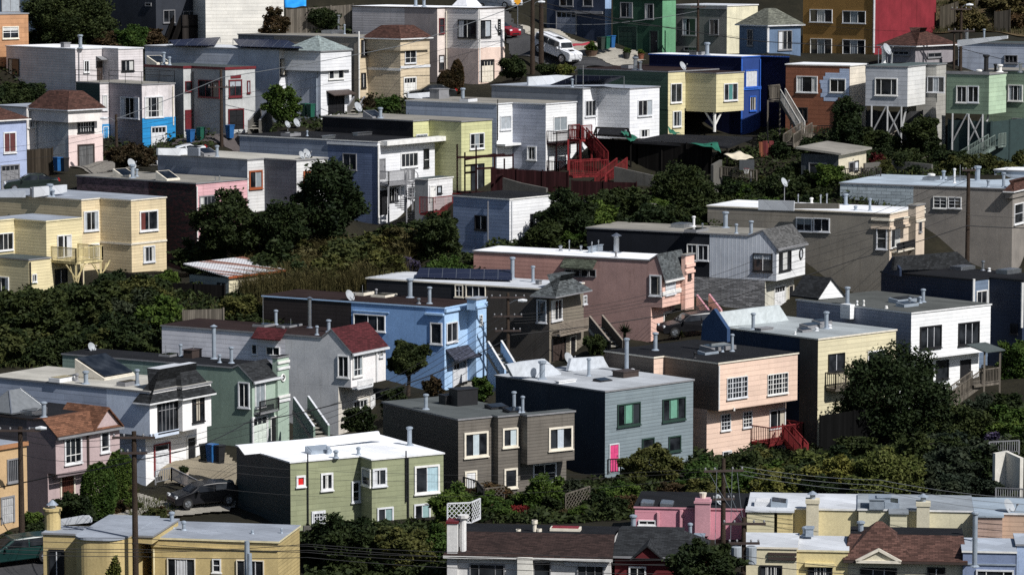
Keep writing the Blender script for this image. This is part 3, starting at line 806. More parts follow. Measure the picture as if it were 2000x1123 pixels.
h.flue(v, 904, 173, 197, 7); h.skylight(v, 915, 199, 1.3, .9, .25, 0, 'w'); h.pipe(v, 1, 972, 195, 275, 'k', .04); h.band(v, 1, 280, 284, 'w', .9, 'canopy')
h.parapet(v, [(797, 192), (797, 184), (846, 180), (846, 194)], fr_lgr, .15, 'R', (820, 193)); h.rbox(v, 858, 193, 1.4, 1.0, .8, 'd')
WHR = (h, v)
h = House('lime yellow clapboard house with blackened side wall', 50)
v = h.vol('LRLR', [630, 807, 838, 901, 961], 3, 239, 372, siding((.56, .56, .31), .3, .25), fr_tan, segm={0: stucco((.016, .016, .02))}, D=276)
h.win(v, 3, 917, 260, 945, 291, 3, W_, .1, 'm', hb=.25); h.win(v, 1, 812, 262, 834, 292, 3, W_, .1); h.win(v, 3, 919, 320, 945, 372, 2, 'k', .1, '')
h.flue(v, 743, 211, 238, 7); h.dish(v, 700, 225, 209, .42); h.skylight(v, 730, 232, 1.5, 1.1, .1, .5)
h = House('white house with blue shaded side, black roof and spiral back stairs', 54)
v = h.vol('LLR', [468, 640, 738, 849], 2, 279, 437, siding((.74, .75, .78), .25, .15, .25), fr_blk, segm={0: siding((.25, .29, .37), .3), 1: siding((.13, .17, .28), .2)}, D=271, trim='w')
h.win(v, 1, 670, 300, 697, 332, 2, 'd', .07, ''); h.win(v, 2, 782, 298, 816, 327, 4, W_, .12, ''); h.win(v, 2, 827, 291, 837, 327, 1, 'k', .06, hb=.4)
h.door(v, 2, 738, 310, 752, 350, 'd', 'd'); h.win(v, 2, 758, 368, 776, 393, 3, 'k', .06); h.win(v, 2, 797, 366, 813, 385, 2, 'd', .06); h.door(v, 2, 739, 372, 755, 420, 'k', 'k')
e = h.band(v, 2, 271, 280, 'w', .75, 'eave_board', x0=742, x1=857)
h.band(v, 1, 279, 284, 'w', .1, 'eave_board'); h.pipe(v, 2, 739, 284, 436, 'w', .07)
h.dish(v, 580, 254, 240, .36); h.dish(v, 562, 256, 243, .3); h.skylight(v, 568, 266, 1.4, 1.0, .25); h.rbox(v, 710, 264, 2.2, .5, .2, 'm'); h.flue(v, 600, 256, 266, 3); h.rbox(v, 642, 271, 1.2, .4, .2, 'm')
WB = (h, v)
h = House('grey clapboard house with red framed window and beige roof', 50)
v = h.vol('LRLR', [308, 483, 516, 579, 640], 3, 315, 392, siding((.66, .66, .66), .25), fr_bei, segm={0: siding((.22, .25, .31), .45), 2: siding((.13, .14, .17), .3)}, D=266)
h.win(v, 1, 486, 333, 512, 369, 2, 'o', .16, 'R'); h.win(v, 3, 592, 334, 612, 362, 2, 'o', .16)
h.under(v, 420, stucco((.4, .4, .4)), .8)
h.flue(v, 424, 285, 309, 6); h.rbox(v, 424, 279, .1, .1, .1); h.skylight(v, 404, 306, 1.6, 1.0, .2, .4)
h.parapet(v, [(309, 303), (309, 290), (366, 290), (366, 305)], fr_lgr, .2, 'R', (340, 304))
h.parapet(v, [(366, 305), (366, 289), (388, 290), (388, 305)], fr_gry, .2, 'L', (376, 305)); h.dish(v, 600, 311, 300, .38); h.dish(v, 590, 312, 303, .32)
h = House('pink house with peeling dark maroon side wall', 52)
v = h.vol('LLR', [150, 290, 383, 483], 2, 360, 533, siding((.68, .4, .43), .25, .2), fr_tan, segm={0: peeling((.12, .075, .09), (.05, .035, .04)), 1: peeling((.007, .005, .006), (.05, .012, .014), .22)}, D=261, trim='d')
h.win(v, 2, 389, 382, 420, 410, 4, 'd', .1); h.win(v, 2, 444, 375, 470, 402, 3, 'g', .1)
h.skylight(v, 243, 345, 1.5, 1.1, .12, .5, 'c'); h.skylight(v, 328, 352, 1.5, 1.2, .12, .6, 'c'); h.flue(v, 259, 322, 348, 8); h.flue(v, 267, 331, 345, 5); h.dish(v, 258, 347, 320, .42); h.pipe(v, 2, 385, 364, 530, 'w', .05)
h.mast(v, 421, 345, 362, .05); h.mast(v, 429, 343, 362, .06)
h = House('cream house with stepped back front and white sash windows', 52)
cr = siding((.7, .58, .38), .23, .2)
v = h.vol('LRLR', [-45, 159, 195, 256, 324], 3, 393, 532, cr, fr_gry, D=257, trim='c')
h.win(v, 1, 163, 412, 192, 451, 2, W_, .13, 'b'); h.win(v, 3, 272, 411, 308, 451, 2, W_, .14, (((.12, .03, .025)), 'l')); h.win(v, 3, 279, 480, 302, 512, 2, W_, .12, 'b'); h.win(v, 1, 172, 476, 193, 510, 2, W_, .12)
h.band(v, 3, 471, 475, 'c', .06); h.band(v, 2, 473, 477, 'c', .06)
h.flue(v, 98, 360, 386, 9); h.flue(v, 104, 372, 388, 5); h.skylight(v, 82, 383, 1.6, 1.0, .15, .5, 'd')
h.parapet(v, [(66, 386), (66, 366), (131, 361), (131, 375), (120, 378)], fr_lgr, .2, 'R', (100, 384)); h.parapet(v, [(-5, 386), (-5, 374), (50, 372), (50, 386)], fr_gry, .2, 'R', (20, 385))
h = House('pale yellow house with wooden balcony on braced posts', 52)
yw = siding((.7, .61, .38), .23, .15)
v = h.vol('LRLR', [-75, -40, 28, 90, 160], 3, 434, 580, yw, fr_gry, D=250, trim='y')
h.win(v, 1, -4, 455, 25, 489, 3, W_, .08, ''); h.door(v, 3, 111, 459, 124, 505, 'k', 'w'); h.win(v, 3, 111, 459, 139, 503, 2, W_, .08, 'r', sill=False)
h.win(v, 3, 107, 525, 131, 575, 2, 'k', .08, '', sill=False); h.door(v, 3, 150, 524, 163, 575, 'n', 'y')
u = h.vol('LR', [-45, 56, 98], 1, 509, 583, yw, fr_grn, D=247.5, side=siding((.7, .61, .38), .23, .15), trim='d')
h.win(u, 1, 62, 535, 71, 551, 2, W_, .08, ''); h.win(u, 0, -12, 540, 18, 590, 2, W_, .1, 'b'); h.pipe(u, 1, 59, 512, 575, 'k', .06)
YB = (h, v)
# sheds
h = House('cream garden shed with rust striped corrugated roof', 52, 'shed', 'garden_shed', None)
v = h.vol('LR', [370, 447, 552], 1, 543, 580, siding((.7, .64, .46), .25), None, D=243.5, side=siding((.24, .27, .27), .3))
C, E, B0 = v.pts[1], v.pts[2], v.pts[0]
mb = MB(); q = [C - h.R * .2 + h.L * .15 + Z * (v.z1 + .05), E + h.R * .2 + h.L * .15 + Z * (v.z1 + .05), E + h.R * .3 + (B0 - C) - h.L * .3 + Z * (v.z1 + .75), B0 - h.R * .3 - h.L * .3 + Z * (v.z1 + .75)]
mb.prism(q, Z * .08); mb.build('roof', corrugated((.6, .6, .62), 1), h.root)
mb = MB(); mb.bar(q[0], q[1], .08, .16); mb.build('fascia', pc('o'), h.root); h.win(v, 0, 425, 552, 440, 563, 2, 'k', .05, '')
h = House('blue sided garden cottage with white front beside a bushy tree', 50, 'shed', 'garden_cottage', None)
v = h.vol('LR', [885, 995, 1092], 1, 391, 476, siding((.74, .75, .77), .25, .15), fr_blk, D=258, side=siding((.24, .31, .46), .28, .2), trim='w')
h.win(v, 0, 928, 421, 951, 449, 2, 'k', .08, ''); h.win(v, 1, 1035, 417, 1056, 442, 2, 'k', .06, ''); h.pipe(v, 0, 953, 393, 470, 'd', .04); h.pipe(v, 1, 1000, 393, 470, 'w', .05)
h = House('flat roofed garden room with big dark windows behind a picket fence', 62, 'shed', 'garden_shed', None)
v = h.vol('LR', [1565, 1638, 1692], 1, 303, 352, stucco((.66, .6, .46)), None, D=270, side=stucco((.06, .07, .08)))
C, E, B0 = v.pts[1], v.pts[2], v.pts[0]; mb = MB(); ov = .35
mb.prism([C + h.L * ov - h.R * ov + Z * v.z1, E + h.L * ov + h.R * ov + Z * (v.z1 + .1), E + (B0 - C) - h.L * ov + h.R * ov + Z * (v.z1 + .5), B0 - h.L * ov - h.R * ov + Z * (v.z1 + .4)], Z * .16)
mb.build('roof', fr_tan, h.root); h.win(v, 0, 1580, 318, 1616, 347, 2, 'd', .1, '', bars=[.75]); h.door(v, 1, 1657, 316, 1667, 336, 'k', 'd'); h.win(v, 1, 1668, 314, 1676, 334, 1, 'k')

# ---- houses on stilts, upper right ------------------------------------------------
h = House('brown boarded house half repainted pale blue with wooden back stairs', 62)
mbr = siding((.24, .095, .055), .38, .25)
v = h.vol('LR', [1535, 1660, 1694], 1, 130, 262, mbr, fr_wht, D=287, dep=4, trim='w', segm={1: siding((.74, .68, .58), .4, .2)})
h.win(v, 0, 1556, 149, 1597, 181, 3, W_, .08, 'b', bars=[.25, .75]); h.win(v, 0, 1621, 154, 1652, 181, 2, W_, .08, ''); h.win(v, 0, 1558, 210, 1578, 237, 2, 'n', .08, '')
mp = siding((.4, .48, .64), .38, .15)
mb = MB(); rngs = [(1640, 1659, 135, 143), (1612, 1659, 143, 150), (1608, 1659, 150, 157), (1601, 1622, 157, 164), (1603, 1622, 164, 174), (1606, 1622, 174, 183), (1603, 1659, 183, 191), (1609, 1636, 191, 198), (1652, 1659, 157, 183)]
for x0, x1, y0, y1 in rngs:
    P, d, n, a, b_, z0, z1 = h.rect(v, 0, x0, y0, x1, y1); mb.box(P, d, n, a, b_, .003, .02, z0, z1)
mb.build('repainted_boards', mp, h.root)
h.flue(v, 1726, 92, 116, 8, 'w'); h.dish(v, 1733, 116, 96, .5); h.mast(v, 1716, 96, 118, .04); h.mast(v, 1742, 104, 113, .09)
BR = (h, v)
h = House('grey boxy room on tall white stilts with brightly lit side', 64)
mg = siding((.44, .46, .5), .38, .3)
v = h.vol('LR', [1760, 1829, 1848], 1, 128, 305, siding((.42, .41, .38), .38, .3), flatroof((.1, .13, .13)), D=287.5, dep=4)
u = h.vol('LR', [1691, 1773, 1808], 1, 132, 209, mg, flatroof((.1, .13, .13)), D=283.5, dep=1.5, ground=False, segm={1: siding((.7, .7, .69), .38, .2)})
h.win(u, 0, 1709, 153, 1753, 187, 3, W_, .1, '', bars=[.25, .75]); h.win(v, 0, 1811, 150, 1845, 181, 3, W_, .08, 'm')
def stilts(h, u, zs, nm='stilt'):
    c0, c1, c2 = u.pts[0], u.pts[1], u.pts[2]; n = h.L
    T = [c0.lerp(c1, t) - n * .25 for t in (.22, .6, .93)]
    for k, c in enumerate(T):
        mb = MB(); zb = zat(px_of(c), zs[k], c); mb.bar(c + Z * zb, c + Z * u.z0, .13)
        if k < 2: mb.bar(c + Z * (u.z0 - 2.4), c + (c1 - c0).normalized() * 1.3 + Z * u.z0, .1)
        if k > 1: mb.bar(c + Z * (u.z0 - 2.6), c - (c1 - c0).normalized() * 1.4 + Z * u.z0, .1); mb.bar(c + Z * (u.z0 - 2.2), c + h.R * 1.3 + Z * u.z0, .12)
        mb.build(nm, pc('m') if 0 else paint((.4, .4, .4)), h.root)
stilts(h, u, (290, 300, 298))
mb = MB(); A = at(1722, 297, 284); B = at(1762, 270, 286)
for k in range(9): q = A.lerp(B, k / 8); mb.box(q, h.R, h.L, -.1, .9, -.16, .16, -.04, 0)
for o in (-.1, .9): mb.bar(A + h.R * o, B + h.R * o, .08, .2); mb.bar(A + h.R * o + Z * .95, B + h.R * o + Z * .95, .06)
mb.build('garden_stair', wood((.2, .18, .15)), h.root)
h = House('sage green boxy room on stilts with twin white windows', 60)
gs = siding((.2, .27, .2), .38, .25)
v = h.vol('LR', [1920, 2004, 2040], 1, 140, 322, gs, fr_tan, D=284, dep=4, segm={1: siding((.5, .6, .62), .3)})
u = h.vol('LR', [1849, 1932, 1966], 1, 147, 224, gs, fr_tan, D=280, dep=6, ground=False, segm={1: siding((.42, .55, .4), .38, .2)})
h.win(u, 0, 1868, 168, 1889, 201, 2, W_, .1, ''); h.win(u, 0, 1890, 168, 1912, 201, 2, W_, .1, ''); h.win(v, 0, 1969, 166, 1998, 198, 3, W_, .1, 'b'); h.win(v, 0, 1977, 231, 1996, 257, 1, 'd', .08, '')
stilts(h, u, (325, 332, 334))
h.flue(u, 1926, 108, 138, 9, 'k'); h.flue(u, 1944, 126, 138, 5, 'k'); h.flue(u, 1993, 123, 138, 6, 'm'); h.flue(u, 1912, 137, 144, 8, 'w'); h.flue(u, 1953, 127, 133, 8, 'w')
h.band(u, 0, 140, 146, 'd', .05)
GS = (h, v, u)
# dark green lower storey and steps under it are built with the stairs

# ---- third tier, right ---------------------------------------------------------
h = House('wide grey brown stucco house with pale blue shingled rear wall', 64)
v = h.vol('LLR', [1641, 1784, 1978, 2050], 2, 371, 530, stucco((.245, .225, .205), .4), flatroof((.38, .44, .5), .25), segm={0: courses((.4, .46, .5), .8, .26, .12, .02)}, D=259, trim='d')
h.win(v, 1, 1823, 384, 1850, 407, 2, W_, .07, '', grid=(2, 3)); h.win(v, 1, 1852, 385, 1878, 407, 2, W_, .07, '', grid=(2, 3)); h.win(v, 2, 1980, 397, 1998, 437, 1, W_, .1, '', hb=.5)
hv = h.vol('R', [1978, 2050], 0, 374, 388, stucco((.245, .225, .205), .4), None, D=258.6, dep=.6, ground=False)
h._roof(hv, sh_brn, 'w', .1, .07, None, dict(mat=sh_brn, h=.8, inset=.5, over=.15, only=1), 0)
for x, yt, yb, w, c in ((1819, 340, 347, 10, 'w'), (1843, 334, 352, 6, 's'), (1909, 325, 354, 10, 's'), (1930, 352, 366, 5, 's'), (1960, 338, 366, 6, 's'), (1864, 330, 358, 4, 'w')): h.flue(v, x, yt, yb, w, c)
h.skylight(v, 1869, 352, 1.6, 1.1, .3, 0, 'm', pc('m')); h.mast(v, 1875, 322, 356); h.skylight(v, 1819, 352, 1.4, 1.0, .25, 0, 'm', pc('m'))
h = House('white roofed house behind the pale blue roof at right edge', 60, group=None)
v = h.vol('LR', [1942, 2030, 2060], 1, 337, 370, siding((.5, .55, .62), .3), fr_wht, D=268)
h = House('taupe house with beige corner bay, tower and balcony railing', 62)
tp = stucco((.235, .215, .185), .35); bg = stucco((.6, .5, .4), .2)
v = h.vol('LLRLR', [1382, 1556, 1738, 1775, 1789, 1806], 2, 419, 580, tp, fr_wht, segm={0: siding((.26, .235, .2), .5), 2: bg, 4: bg}, D=253.5, trim='c')
h.win(v, 1, 1555, 425, 1587, 452, 2, W_, .1); h.win(v, 1, 1589, 426, 1621, 453, 2, W_, .1, '')
h.win(v, 1, 1712, 445, 1733, 487, 1, W_, .1, '', hb=.5); h.win(v, 2, 1739, 445, 1756, 484, 2, W_, .1, 'R'); h.win(v, 4, 1794, 433, 1799, 453, 1, 'd', .05, '')
h.band(v, 2, 425, 429, 'c', .08); h.band(v, 1, 423, 428, 'c', .08, x0=1702, x1=1738); h.band(v, 2, 440, 445, 'c', .14, mat=bg); h.band(v, 1, 440, 444, 'c', .14, x0=1702, x1=1738, mat=bg); h.band(v, 4, 413, 418, 'c', .08); h.band(v, 4, 428, 433, 'c', .08)
tw = h.vol('LR', [1774, 1789, 1806], 1, 403, 423, bg, fr_tan, D=253, ground=False, dep=.6)
for x, yt, yb, w, c in ((1652, 379, 400, 7, 's'), (1699, 388, 412, 5, 's'), (1671, 403, 411, 5, 's'), (1585, 387, 397, 5, 'w'), (1559, 380, 398, 2, 'm'), (1603, 381, 398, 3, 'm'), (1615, 379, 397, 3, 'm')): h.flue(v, x, yt, yb, w, c)
h.dish(v, 1532, 391, 356, .36)
h.parapet(v, [(1481, 410), (1481, 391), (1551, 393), (1550, 412)], fr_lgr, .15, 'L', (1500, 411)); h.parapet(v, [(1551, 400), (1551, 397), (1638, 398), (1638, 408), (1551, 408)], tp, .2, 'L', (1600, 412))
TB = (h, v)
h = House('white house with vertical metal siding over a stone lower storey', 62)
v = h.vol('LLR', [1146, 1386, 1517, 1573], 2, 464, 549, siding((.74, .75, .76), .3, .15, .25), fr_tan, segm={0: stucco((.012, .014, .02)), 1: vsiding((.56, .6, .67), .32)}, D=247, ground=False,
          front=dict(eave=(1517, 484), apex=(1490, 451), back=1462, mat=courses((.1, .1, .1), .3, .14, .4), over=.15, gut='d'), trim='d')
v.h = h
u = h.under(v, 606, courses((.32, .32, .33), .5, .11, .5, .02), .9, segm={2: stucco((.6, .58, .5))})
h.win(v, 0, 1342, 477, 1362, 509, 2, W_, .08, ''); h.win(v, 0, 1363, 478, 1384, 509, 2, W_, .08, ''); h.win(v, 1, 1471, 495, 1509, 530, 2, 'k', .08, ((.3, .34, .38), 'h'), tin='w'); h.win(v, 2, 1521, 491, 1544, 528, 3, 'k', .06, 'm', tin='w')
mb = MB(); P, d, n, a, b_, z0, z1 = h.rect(v, 2, 1559, 487, 1568, 504); c = P + d * ((a + b_) / 2) + Z * ((z0 + z1) / 2)
pts = [c + n * .06 + d * math.cos(t) * .3 + Z * math.sin(t) * .38 for t in [i * math.pi / 7 for i in range(15)]]; mb.tube(pts, .05, 5, cap=False)
W = mb.build('oval_window', pc('k'), h.root); mb = MB(); mb.face([p - n * .03 for p in pts[:14]]); mb.build('pane', paint((.55, .57, .6), .2), W)
h.garage(u, 2, 1512, 560, 1532, 602, rows=4, glass=1); h.door(u, 2, 1539, 556, 1549, 596, 'k', 'c')
for x, yt, yb, w, c in ((1355, 423, 443, 5, 'w'), (1417, 414, 445, 9, 's'), (1438, 438, 458, 5, 's'), (1467, 432, 458, 7, 's'), (1372, 437, 450, 3, 'm')): h.flue(v, x, yt, yb, w, c)
h.skylight(v, 1331, 444, 1.5, 1.1, .3, 0, 'm', pc('m')); h.skylight(v, 1360, 462, 2.2, 1.0, .2, 0, 'd')
h = House('salmon pink house with white roof, shingled gable and corner tower', 62)
pk = stucco((.38, .245, .225), .35); pk2 = stucco((.76, .5, .42), .2)
v = h.vol('LLR', [925, 1102, 1294, 1340], 2, 511, 601, pk2, fr_wht, segm={0: siding((.5, .28, .24), .28), 1: pk}, D=240.5, ground=False,
          front=dict(eave=(1294, 531), apex=(1284, 499), back=1268, mat=sh_gry, over=.25), trim='d')
u = h.under(v, 668, pk, .9, segm={2: pk2})
t_ = h.vol('LR', [1331, 1339, 1356], 1, 500, 604, pk2, fr_tan, D=243, dep=1.2)
h.band(t_, 1, 515, 521, 'p', .1, mat=pk2); h.band(t_, 1, 528, 533, 'p', .1, mat=pk2); h.win(t_, 1, 1343, 532, 1349, 545, 1, 'n', .05, '')
h.win(v, 1, 1269, 537, 1292, 578, 1, W_, .12, 'r'); h.win(v, 2, 1299, 533, 1318, 575, 2, W_, .1, 'f'); h.band(v, 2, 565, 573, 'w', .08)
P, d, n, a, b_, z0, z1 = h.rect(v, 1, 1102, 525, 1166, 543)
mb = MB(); q0, q1 = P + d * a, P + d * b_
mb.prism([q0 + Z * (z1 + .05) + n * .7, q1 + Z * (z1 + .05) + n * .7, q1 + Z * (z1 + .65), q0 + Z * (z1 + .65)], Z * .08); mb.build('skirt_roof', courses((.07, .08, .06), .3, .14, .5), h.root)
for k in range(4): h.win(v, 1, 1104 + k * 15.5, 526, 1118 + k * 15.5, 541, 1, 'd', .06, '', sill=False)
h.garage(u, 2, 1296, 610, 1316, 655, 'c', 'w', rows=4); h.door(u, 2, 1327, 604, 1335, 640, 'n', 'w')
for x, yt, yb, w, c in ((1204, 461, 490, 11, 'm'), (1203, 492, 503, 4, 'd'), (1095, 480, 490, 5, 'm'), (1135, 480, 488, 4, 'm'), (1156, 473, 494, 2, 'm'), (1169, 470, 491, 2, 'm'), (1112, 470, 490, 2, 'm')): h.flue(v, x, yt, yb, w, c, cone=(w > 10))
h.rbox(v, 1163, 489, 2.2, .12, .4, 's', 'duct')
PKH = (h, v, u)
h = House('dark taupe house with grey pyramid roof over a railed balcony', 60)
dt = stucco((.065, .058, .052), .3)
v = h.vol('LLR', [716, 950, 1073, 1140], 2, 567, 707, stucco((.2, .175, .14), .25), fr_lgr, D=234.5, segm={0: siding((.02, .02, .024), .3), 1: dt}, trim='c')
hv = h.vol('LR', [1045, 1078, 1148], 1, 580, 600, dt, None, attach=(v, 1, 1045), ground=False) if 0 else h.vol('LR', [1046, 1082, 1146], 1, 579, 584, dt, None, D=233.5, ground=False, dep=1.0)
h._roof(hv, sh_gry, 'w', .1, .07, None, dict(mat=sh_gry, h=1.35, inset=1.3, over=.3, only=1, trim='d'), 0)
h.win(v, 1, 1049, 585, 1068, 630, 1, W_, .1, ''); h.win(v, 2, 1076, 585, 1097, 626, 3, W_, .1, 'l'); h.win(v, 2, 1138, 577, 1145, 594, 1, W_, .08, '', grid=(2, 2))
h.garage(v, 2, 1078, 662, 1102, 704, 'n', 'k', rows=4); h.door(v, 2, 1112, 655, 1124, 700, 'k', 'c')
h.win(v, 0, 889, 556, 905, 580, 2, 'c', .08, '', grid=(2, 2)); h.win(v, 0, 910, 557, 949, 581, 3, 'c', .08, '')
h.solar(v, [(820, 524), (1000, 528), (1000, 548), (810, 542)], .5); h.flue(v, 801, 545, 560, 9); h.flue(v, 1001, 503, 536, 8); h.flue(v, 1041, 520, 551, 6); h.rbox(v, 1052, 556, .4, .3, .3)
TPB = (h, v)
h = House('sky blue house with brown roof, tiled door awning and corner tower', 60)
lb = stucco((.38, .55, .78), .2)
v = h.vol('LLRLR', [513, 686, 868, 913, 930, 950], 2, 603, 767, lb, fr_brn, segm={0: siding((.028, .022, .022), .28), 1: stucco((.21, .36, .63), .25)}, D=229.5, trim=lb)  # darker blue side: same paint as the front, shade mixed into its colour
tw = h.vol('LR', [912, 930, 950], 1, 586, 606, lb, fr_gry, D=230.2, ground=False, dep=.5)
h.win(v, 1, 691, 614, 753, 646, 3, W_, .08, '', bars=[.45, .76]); h.win(v, 1, 841, 630, 864, 672, 1, W_, .1, ''); h.win(v, 2, 871, 629, 893, 668, 2, W_, .1, ''); h.win(v, 4, 936, 615, 941, 634, 1, W_, .06, '', grid=(1, 3))
h.band(v, 2, 600, 606, 'w', .18, mat=lb); h.band(v, 1, 606, 610, 'w', .2, x0=832, x1=868, mat=lb); h.band(tw, 1, 596, 601, 'w', .1, mat=lb)
P, d, n, a, b_, z0, z1 = h.rect(v, 2, 870, 680, 914, 700); mb = MB()
mb.prism([P + d * a + Z * z0 + n * .8, P + d * (b_ + .6) + Z * z0 + n * .8, P + d * (b_ + .6) + Z * z1 + n * .02, P + d * a + Z * z1 + n * .02], Z * .1); mb.build('awning_roof', courses((.05, .055, .08), .25, .2, .4), h.root)
h.garage(v, 2, 885, 706, 909, 762, rows=4, t=.12); h.band(v, 1, 611, 613, 'b', .06, mat=lb, x0=690, x1=760)
for x, yt, yb, w, c in ((801, 545, 578, 9, 's'), (839, 561, 593, 7, 's'), (818, 583, 593, 5, 'm'), (735, 565, 577, 4, 'd')): h.flue(v, x, yt, yb, w, c)
h.dish(v, 684, 590, 577, .4); h.skylight(v, 709, 574, 1.4, 1.0, .2, 0, 'c'); h.skylight(v, 750, 578, 1.6, 1.2, .15, 0, 'c'); h.mast(v, 708, 557, 576)
LBH = (h, v)
h = House('pale grey stucco house with steep red gable and white front', 60)
gsd = stucco((.56, .57, .59), .3)
v = h.vol('LLR', [316, 557, 685, 753], 2, 664, 757, stucco((.76, .74, .74), .15), fr_brn, segm={0: siding((.68, .68, .74), .3, .25), 1: gsd}, D=222, ground=False,
          front=dict(eave=(685, 687), apex=(648, 644), back=629, mat=sh_red, over=.2), trim='d')
u = h.under(v, 848, gsd, 1.0, segm={2: stucco((.62, .58, .52))})
h.win(v, 1, 660, 694, 682, 737, 2, W_, .1, ''); h.win(v, 2, 688, 692, 707, 735, 2, W_, .1, 'b', hb=.3); h.win(v, 2, 740, 683, 747, 697, 1, W_, .06, '', grid=(2, 2))
P, d, n, a, b_, z0, z1 = h.rect(v, 0, 500, 665, 557, 694); q0, q1 = P + d * a, P + d * b_
mb = MB(); mb.prism([q0 + Z * (z1 + .1) + n * .6, q1 + Z * (z1 + .1) + n * .6, q1 + Z * (z1 + .75) - n * .2, q0 + Z * (z1 + .75) - n * .2], Z * .08); mb.build('skirt_roof', sh_red, h.root)
h.win(v, 0, 520, 677, 547, 694, 2, W_, .07, '', sill=False); h.win(v, 0, 492, 672, 503, 692, 1, W_, .07, '')
h.garage(u, 2, 690, 782, 716, 835, 'w', 'w', rows=4); h.door(u, 2, 722, 770, 731, 806, 'w', 'w'); h.pipe(v, 2, 736, 684, 745, 'w', .05)
for x, yt, yb, w, c in ((605, 583, 640, 7, 'm'), (539, 606, 634, 6, 's'), (642, 625, 648, 7, 's'), (619, 637, 654, 5, 's'), (553, 638, 644, 5, 'd'), (530, 650, 655, 3, 'd')): h.flue(v, x, yt, yb, w, c, cone=(x == 605))
h.skylight(v, 515, 637, 1.3, 1.0, .15, 0, 'd'); h.skylight(v, 565, 637, 1.6, 1.1, .12, 0, 'd'); h.mast(v, 514, 575, 637); h.mast(v, 568, 622, 638)
GGH = (h, v, u)
h = House('sage green house with black roof, iron balcony and white trim', 60)
gsg = stucco((.2, .27, .225), .3); gsl = stucco((.34, .43, .36), .2)
v = h.vol('LLR', [122, 380, 492, 545], 2, 722, 872, gsl, fr_blk, segm={0: siding((.2, .27, .235), .3, .25), 1: gsg}, D=215,
          front=dict(eave=(492, 742), apex=(466, 714), back=455, mat=sh_blk, over=.2), trim='d')
t_ = h.vol('LR', [532, 542, 564], 1, 700, 872, gsl, fr_blk, D=217.2, dep=.8)
h.win(v, 1, 466, 746, 488, 796, 2, W_, .1, ''); h.win(v, 2, 497, 745, 517, 795, 2, W_, .1, 'f'); h.win(v, 0, 301, 724, 314, 741, 2, W_, .08, '')
for y in (704, 716, 771, 779): h.band(t_, 1, y, y + 5, 'w', .09)
h.garage(v, 2, 494, 815, 520, 871, rows=4, cols=3, t=.12, mat=paint((.6, .66, .6))); h.door(v, 2, 527, 812, 540, 862, 'k', 'w')
mb = MB(); P, d, n, a, b_, z0, z1 = h.rect(t_, 1, 547, 729, 557, 746); c = P + d * ((a + b_) / 2) + Z * ((z0 + z1) / 2)
mb.tube([c + n * .05 + (d * math.cos(t) + Z * math.sin(t)) * .22 for t in [i * math.pi / 7 for i in range(15)]], .05, 5, cap=False); W = mb.build('round_window', pc('w'), h.root)
mb = MB(); mb.face([c + n * .02 + (d * math.cos(t) + Z * math.sin(t)) * .22 for t in [i * math.pi / 7 for i in range(14)]]); mb.build('pane', glassmat(), W)
for x, yt, yb, w, c in ((418, 638, 693, 8, 's'), (452, 678, 709, 7, 's'), (429, 693, 708, 5, 's'), (353, 673, 687, 5, 's'), (365, 688, 698, 3, 'd')): h.flue(v, x, yt, yb, w, c, cone=(x == 418))
h.dish(v, 180, 684, 678, .33); h.rbox(v, 376, 690, 1.1, .7, .5, 'n'); h.skylight(v, 331, 690, 1.2, .9, .12); h.mast(v, 324, 675, 690); h.mast(v, 378, 674, 690, .03)
P, d, n, a, b_, z0, z1 = h.rect(v, 0, 183, 710, 245, 740)
GRH = (h, v)
h = House('white fronted house with shingled mansard and two jutting window bays', 57)
wm = stucco((.8, .79, .79), .15); bgs = stucco((.58, .65, .77), .25)
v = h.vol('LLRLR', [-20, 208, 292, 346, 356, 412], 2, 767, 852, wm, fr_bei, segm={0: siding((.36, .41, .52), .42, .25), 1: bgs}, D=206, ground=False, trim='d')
u = h.vol('LR', [-20, 284, 404], 1, 846, 952, wm, None, D=207.2, side=bgs)
hv = h.vol('LRLR', [270, 292, 346, 356, 412], 1, 787, 792, wm, None, D=205.9, ground=False, dep=.2)
h._roof(hv, sh_blk, 'w', .1, .07, None, dict(mat=sh_blk, h=2.0, inset=.95, over=.25, only=1, cap=fr_lgr), 0)
h.win(v, 2, 307, 784, 346, 842, 3, 'k', .06, '', bars=[.2, .4, .6, .8], hb=.75, tin='d'); h.win(v, 4, 375, 775, 398, 823, 2, 'k', .08, 'm', hb=.75, tin='n'); h.band(v, 2, 842, 852, 'd', .1, mat=bgs)
h.garage(u, 1, 302, 868, 330, 926, 'w', 'R', rows=5, glass=1, cols=1); h.door(u, 1, 364, 852, 382, 902, 'k', 'w')
h.flue(v, 168, 725, 757, 9); h.flue(v, 268, 722, 752, 7); h.flue(v, 150, 730, 744, 6, 'd'); h.skylight(v, 250, 752, 1.4, .7, .25, 0, 'd'); h.skylight(v, 122, 748, 1.6, .9, .25, 0, 'w'); h.mast(v, 99, 740, 755, .04)
P0 = h.spot(v, 205, 735); mb = MB(); mb.prism([P0 - h.R * 1.5 - h.L * 1.6, P0 + h.R * 1.5 - h.L * 1.6, P0 + h.R * 1.5 - h.L * 1.6 + Z * 1.3, P0 - h.R * 1.5 - h.L * 1.6 + Z * 1.3][:2] + [P0 + h.R * 1.5 + h.L * 1.2, P0 - h.R * 1.5 + h.L * 1.2], Z * .1)
mb.hexa([P0 + h.R * a - h.L * b_ for a, b_ in ((-1.5, -.2), (1.5, -.2), (1.5, 1.2), (-1.5, 1.2))] + [P0 + h.R * a - h.L * b_ + Z * z for a, b_, z in ((-1.5, -1.2, .12), (1.5, -1.2, .12), (1.5, 1.2, 1.2), (-1.5, 1.2, 1.2))])
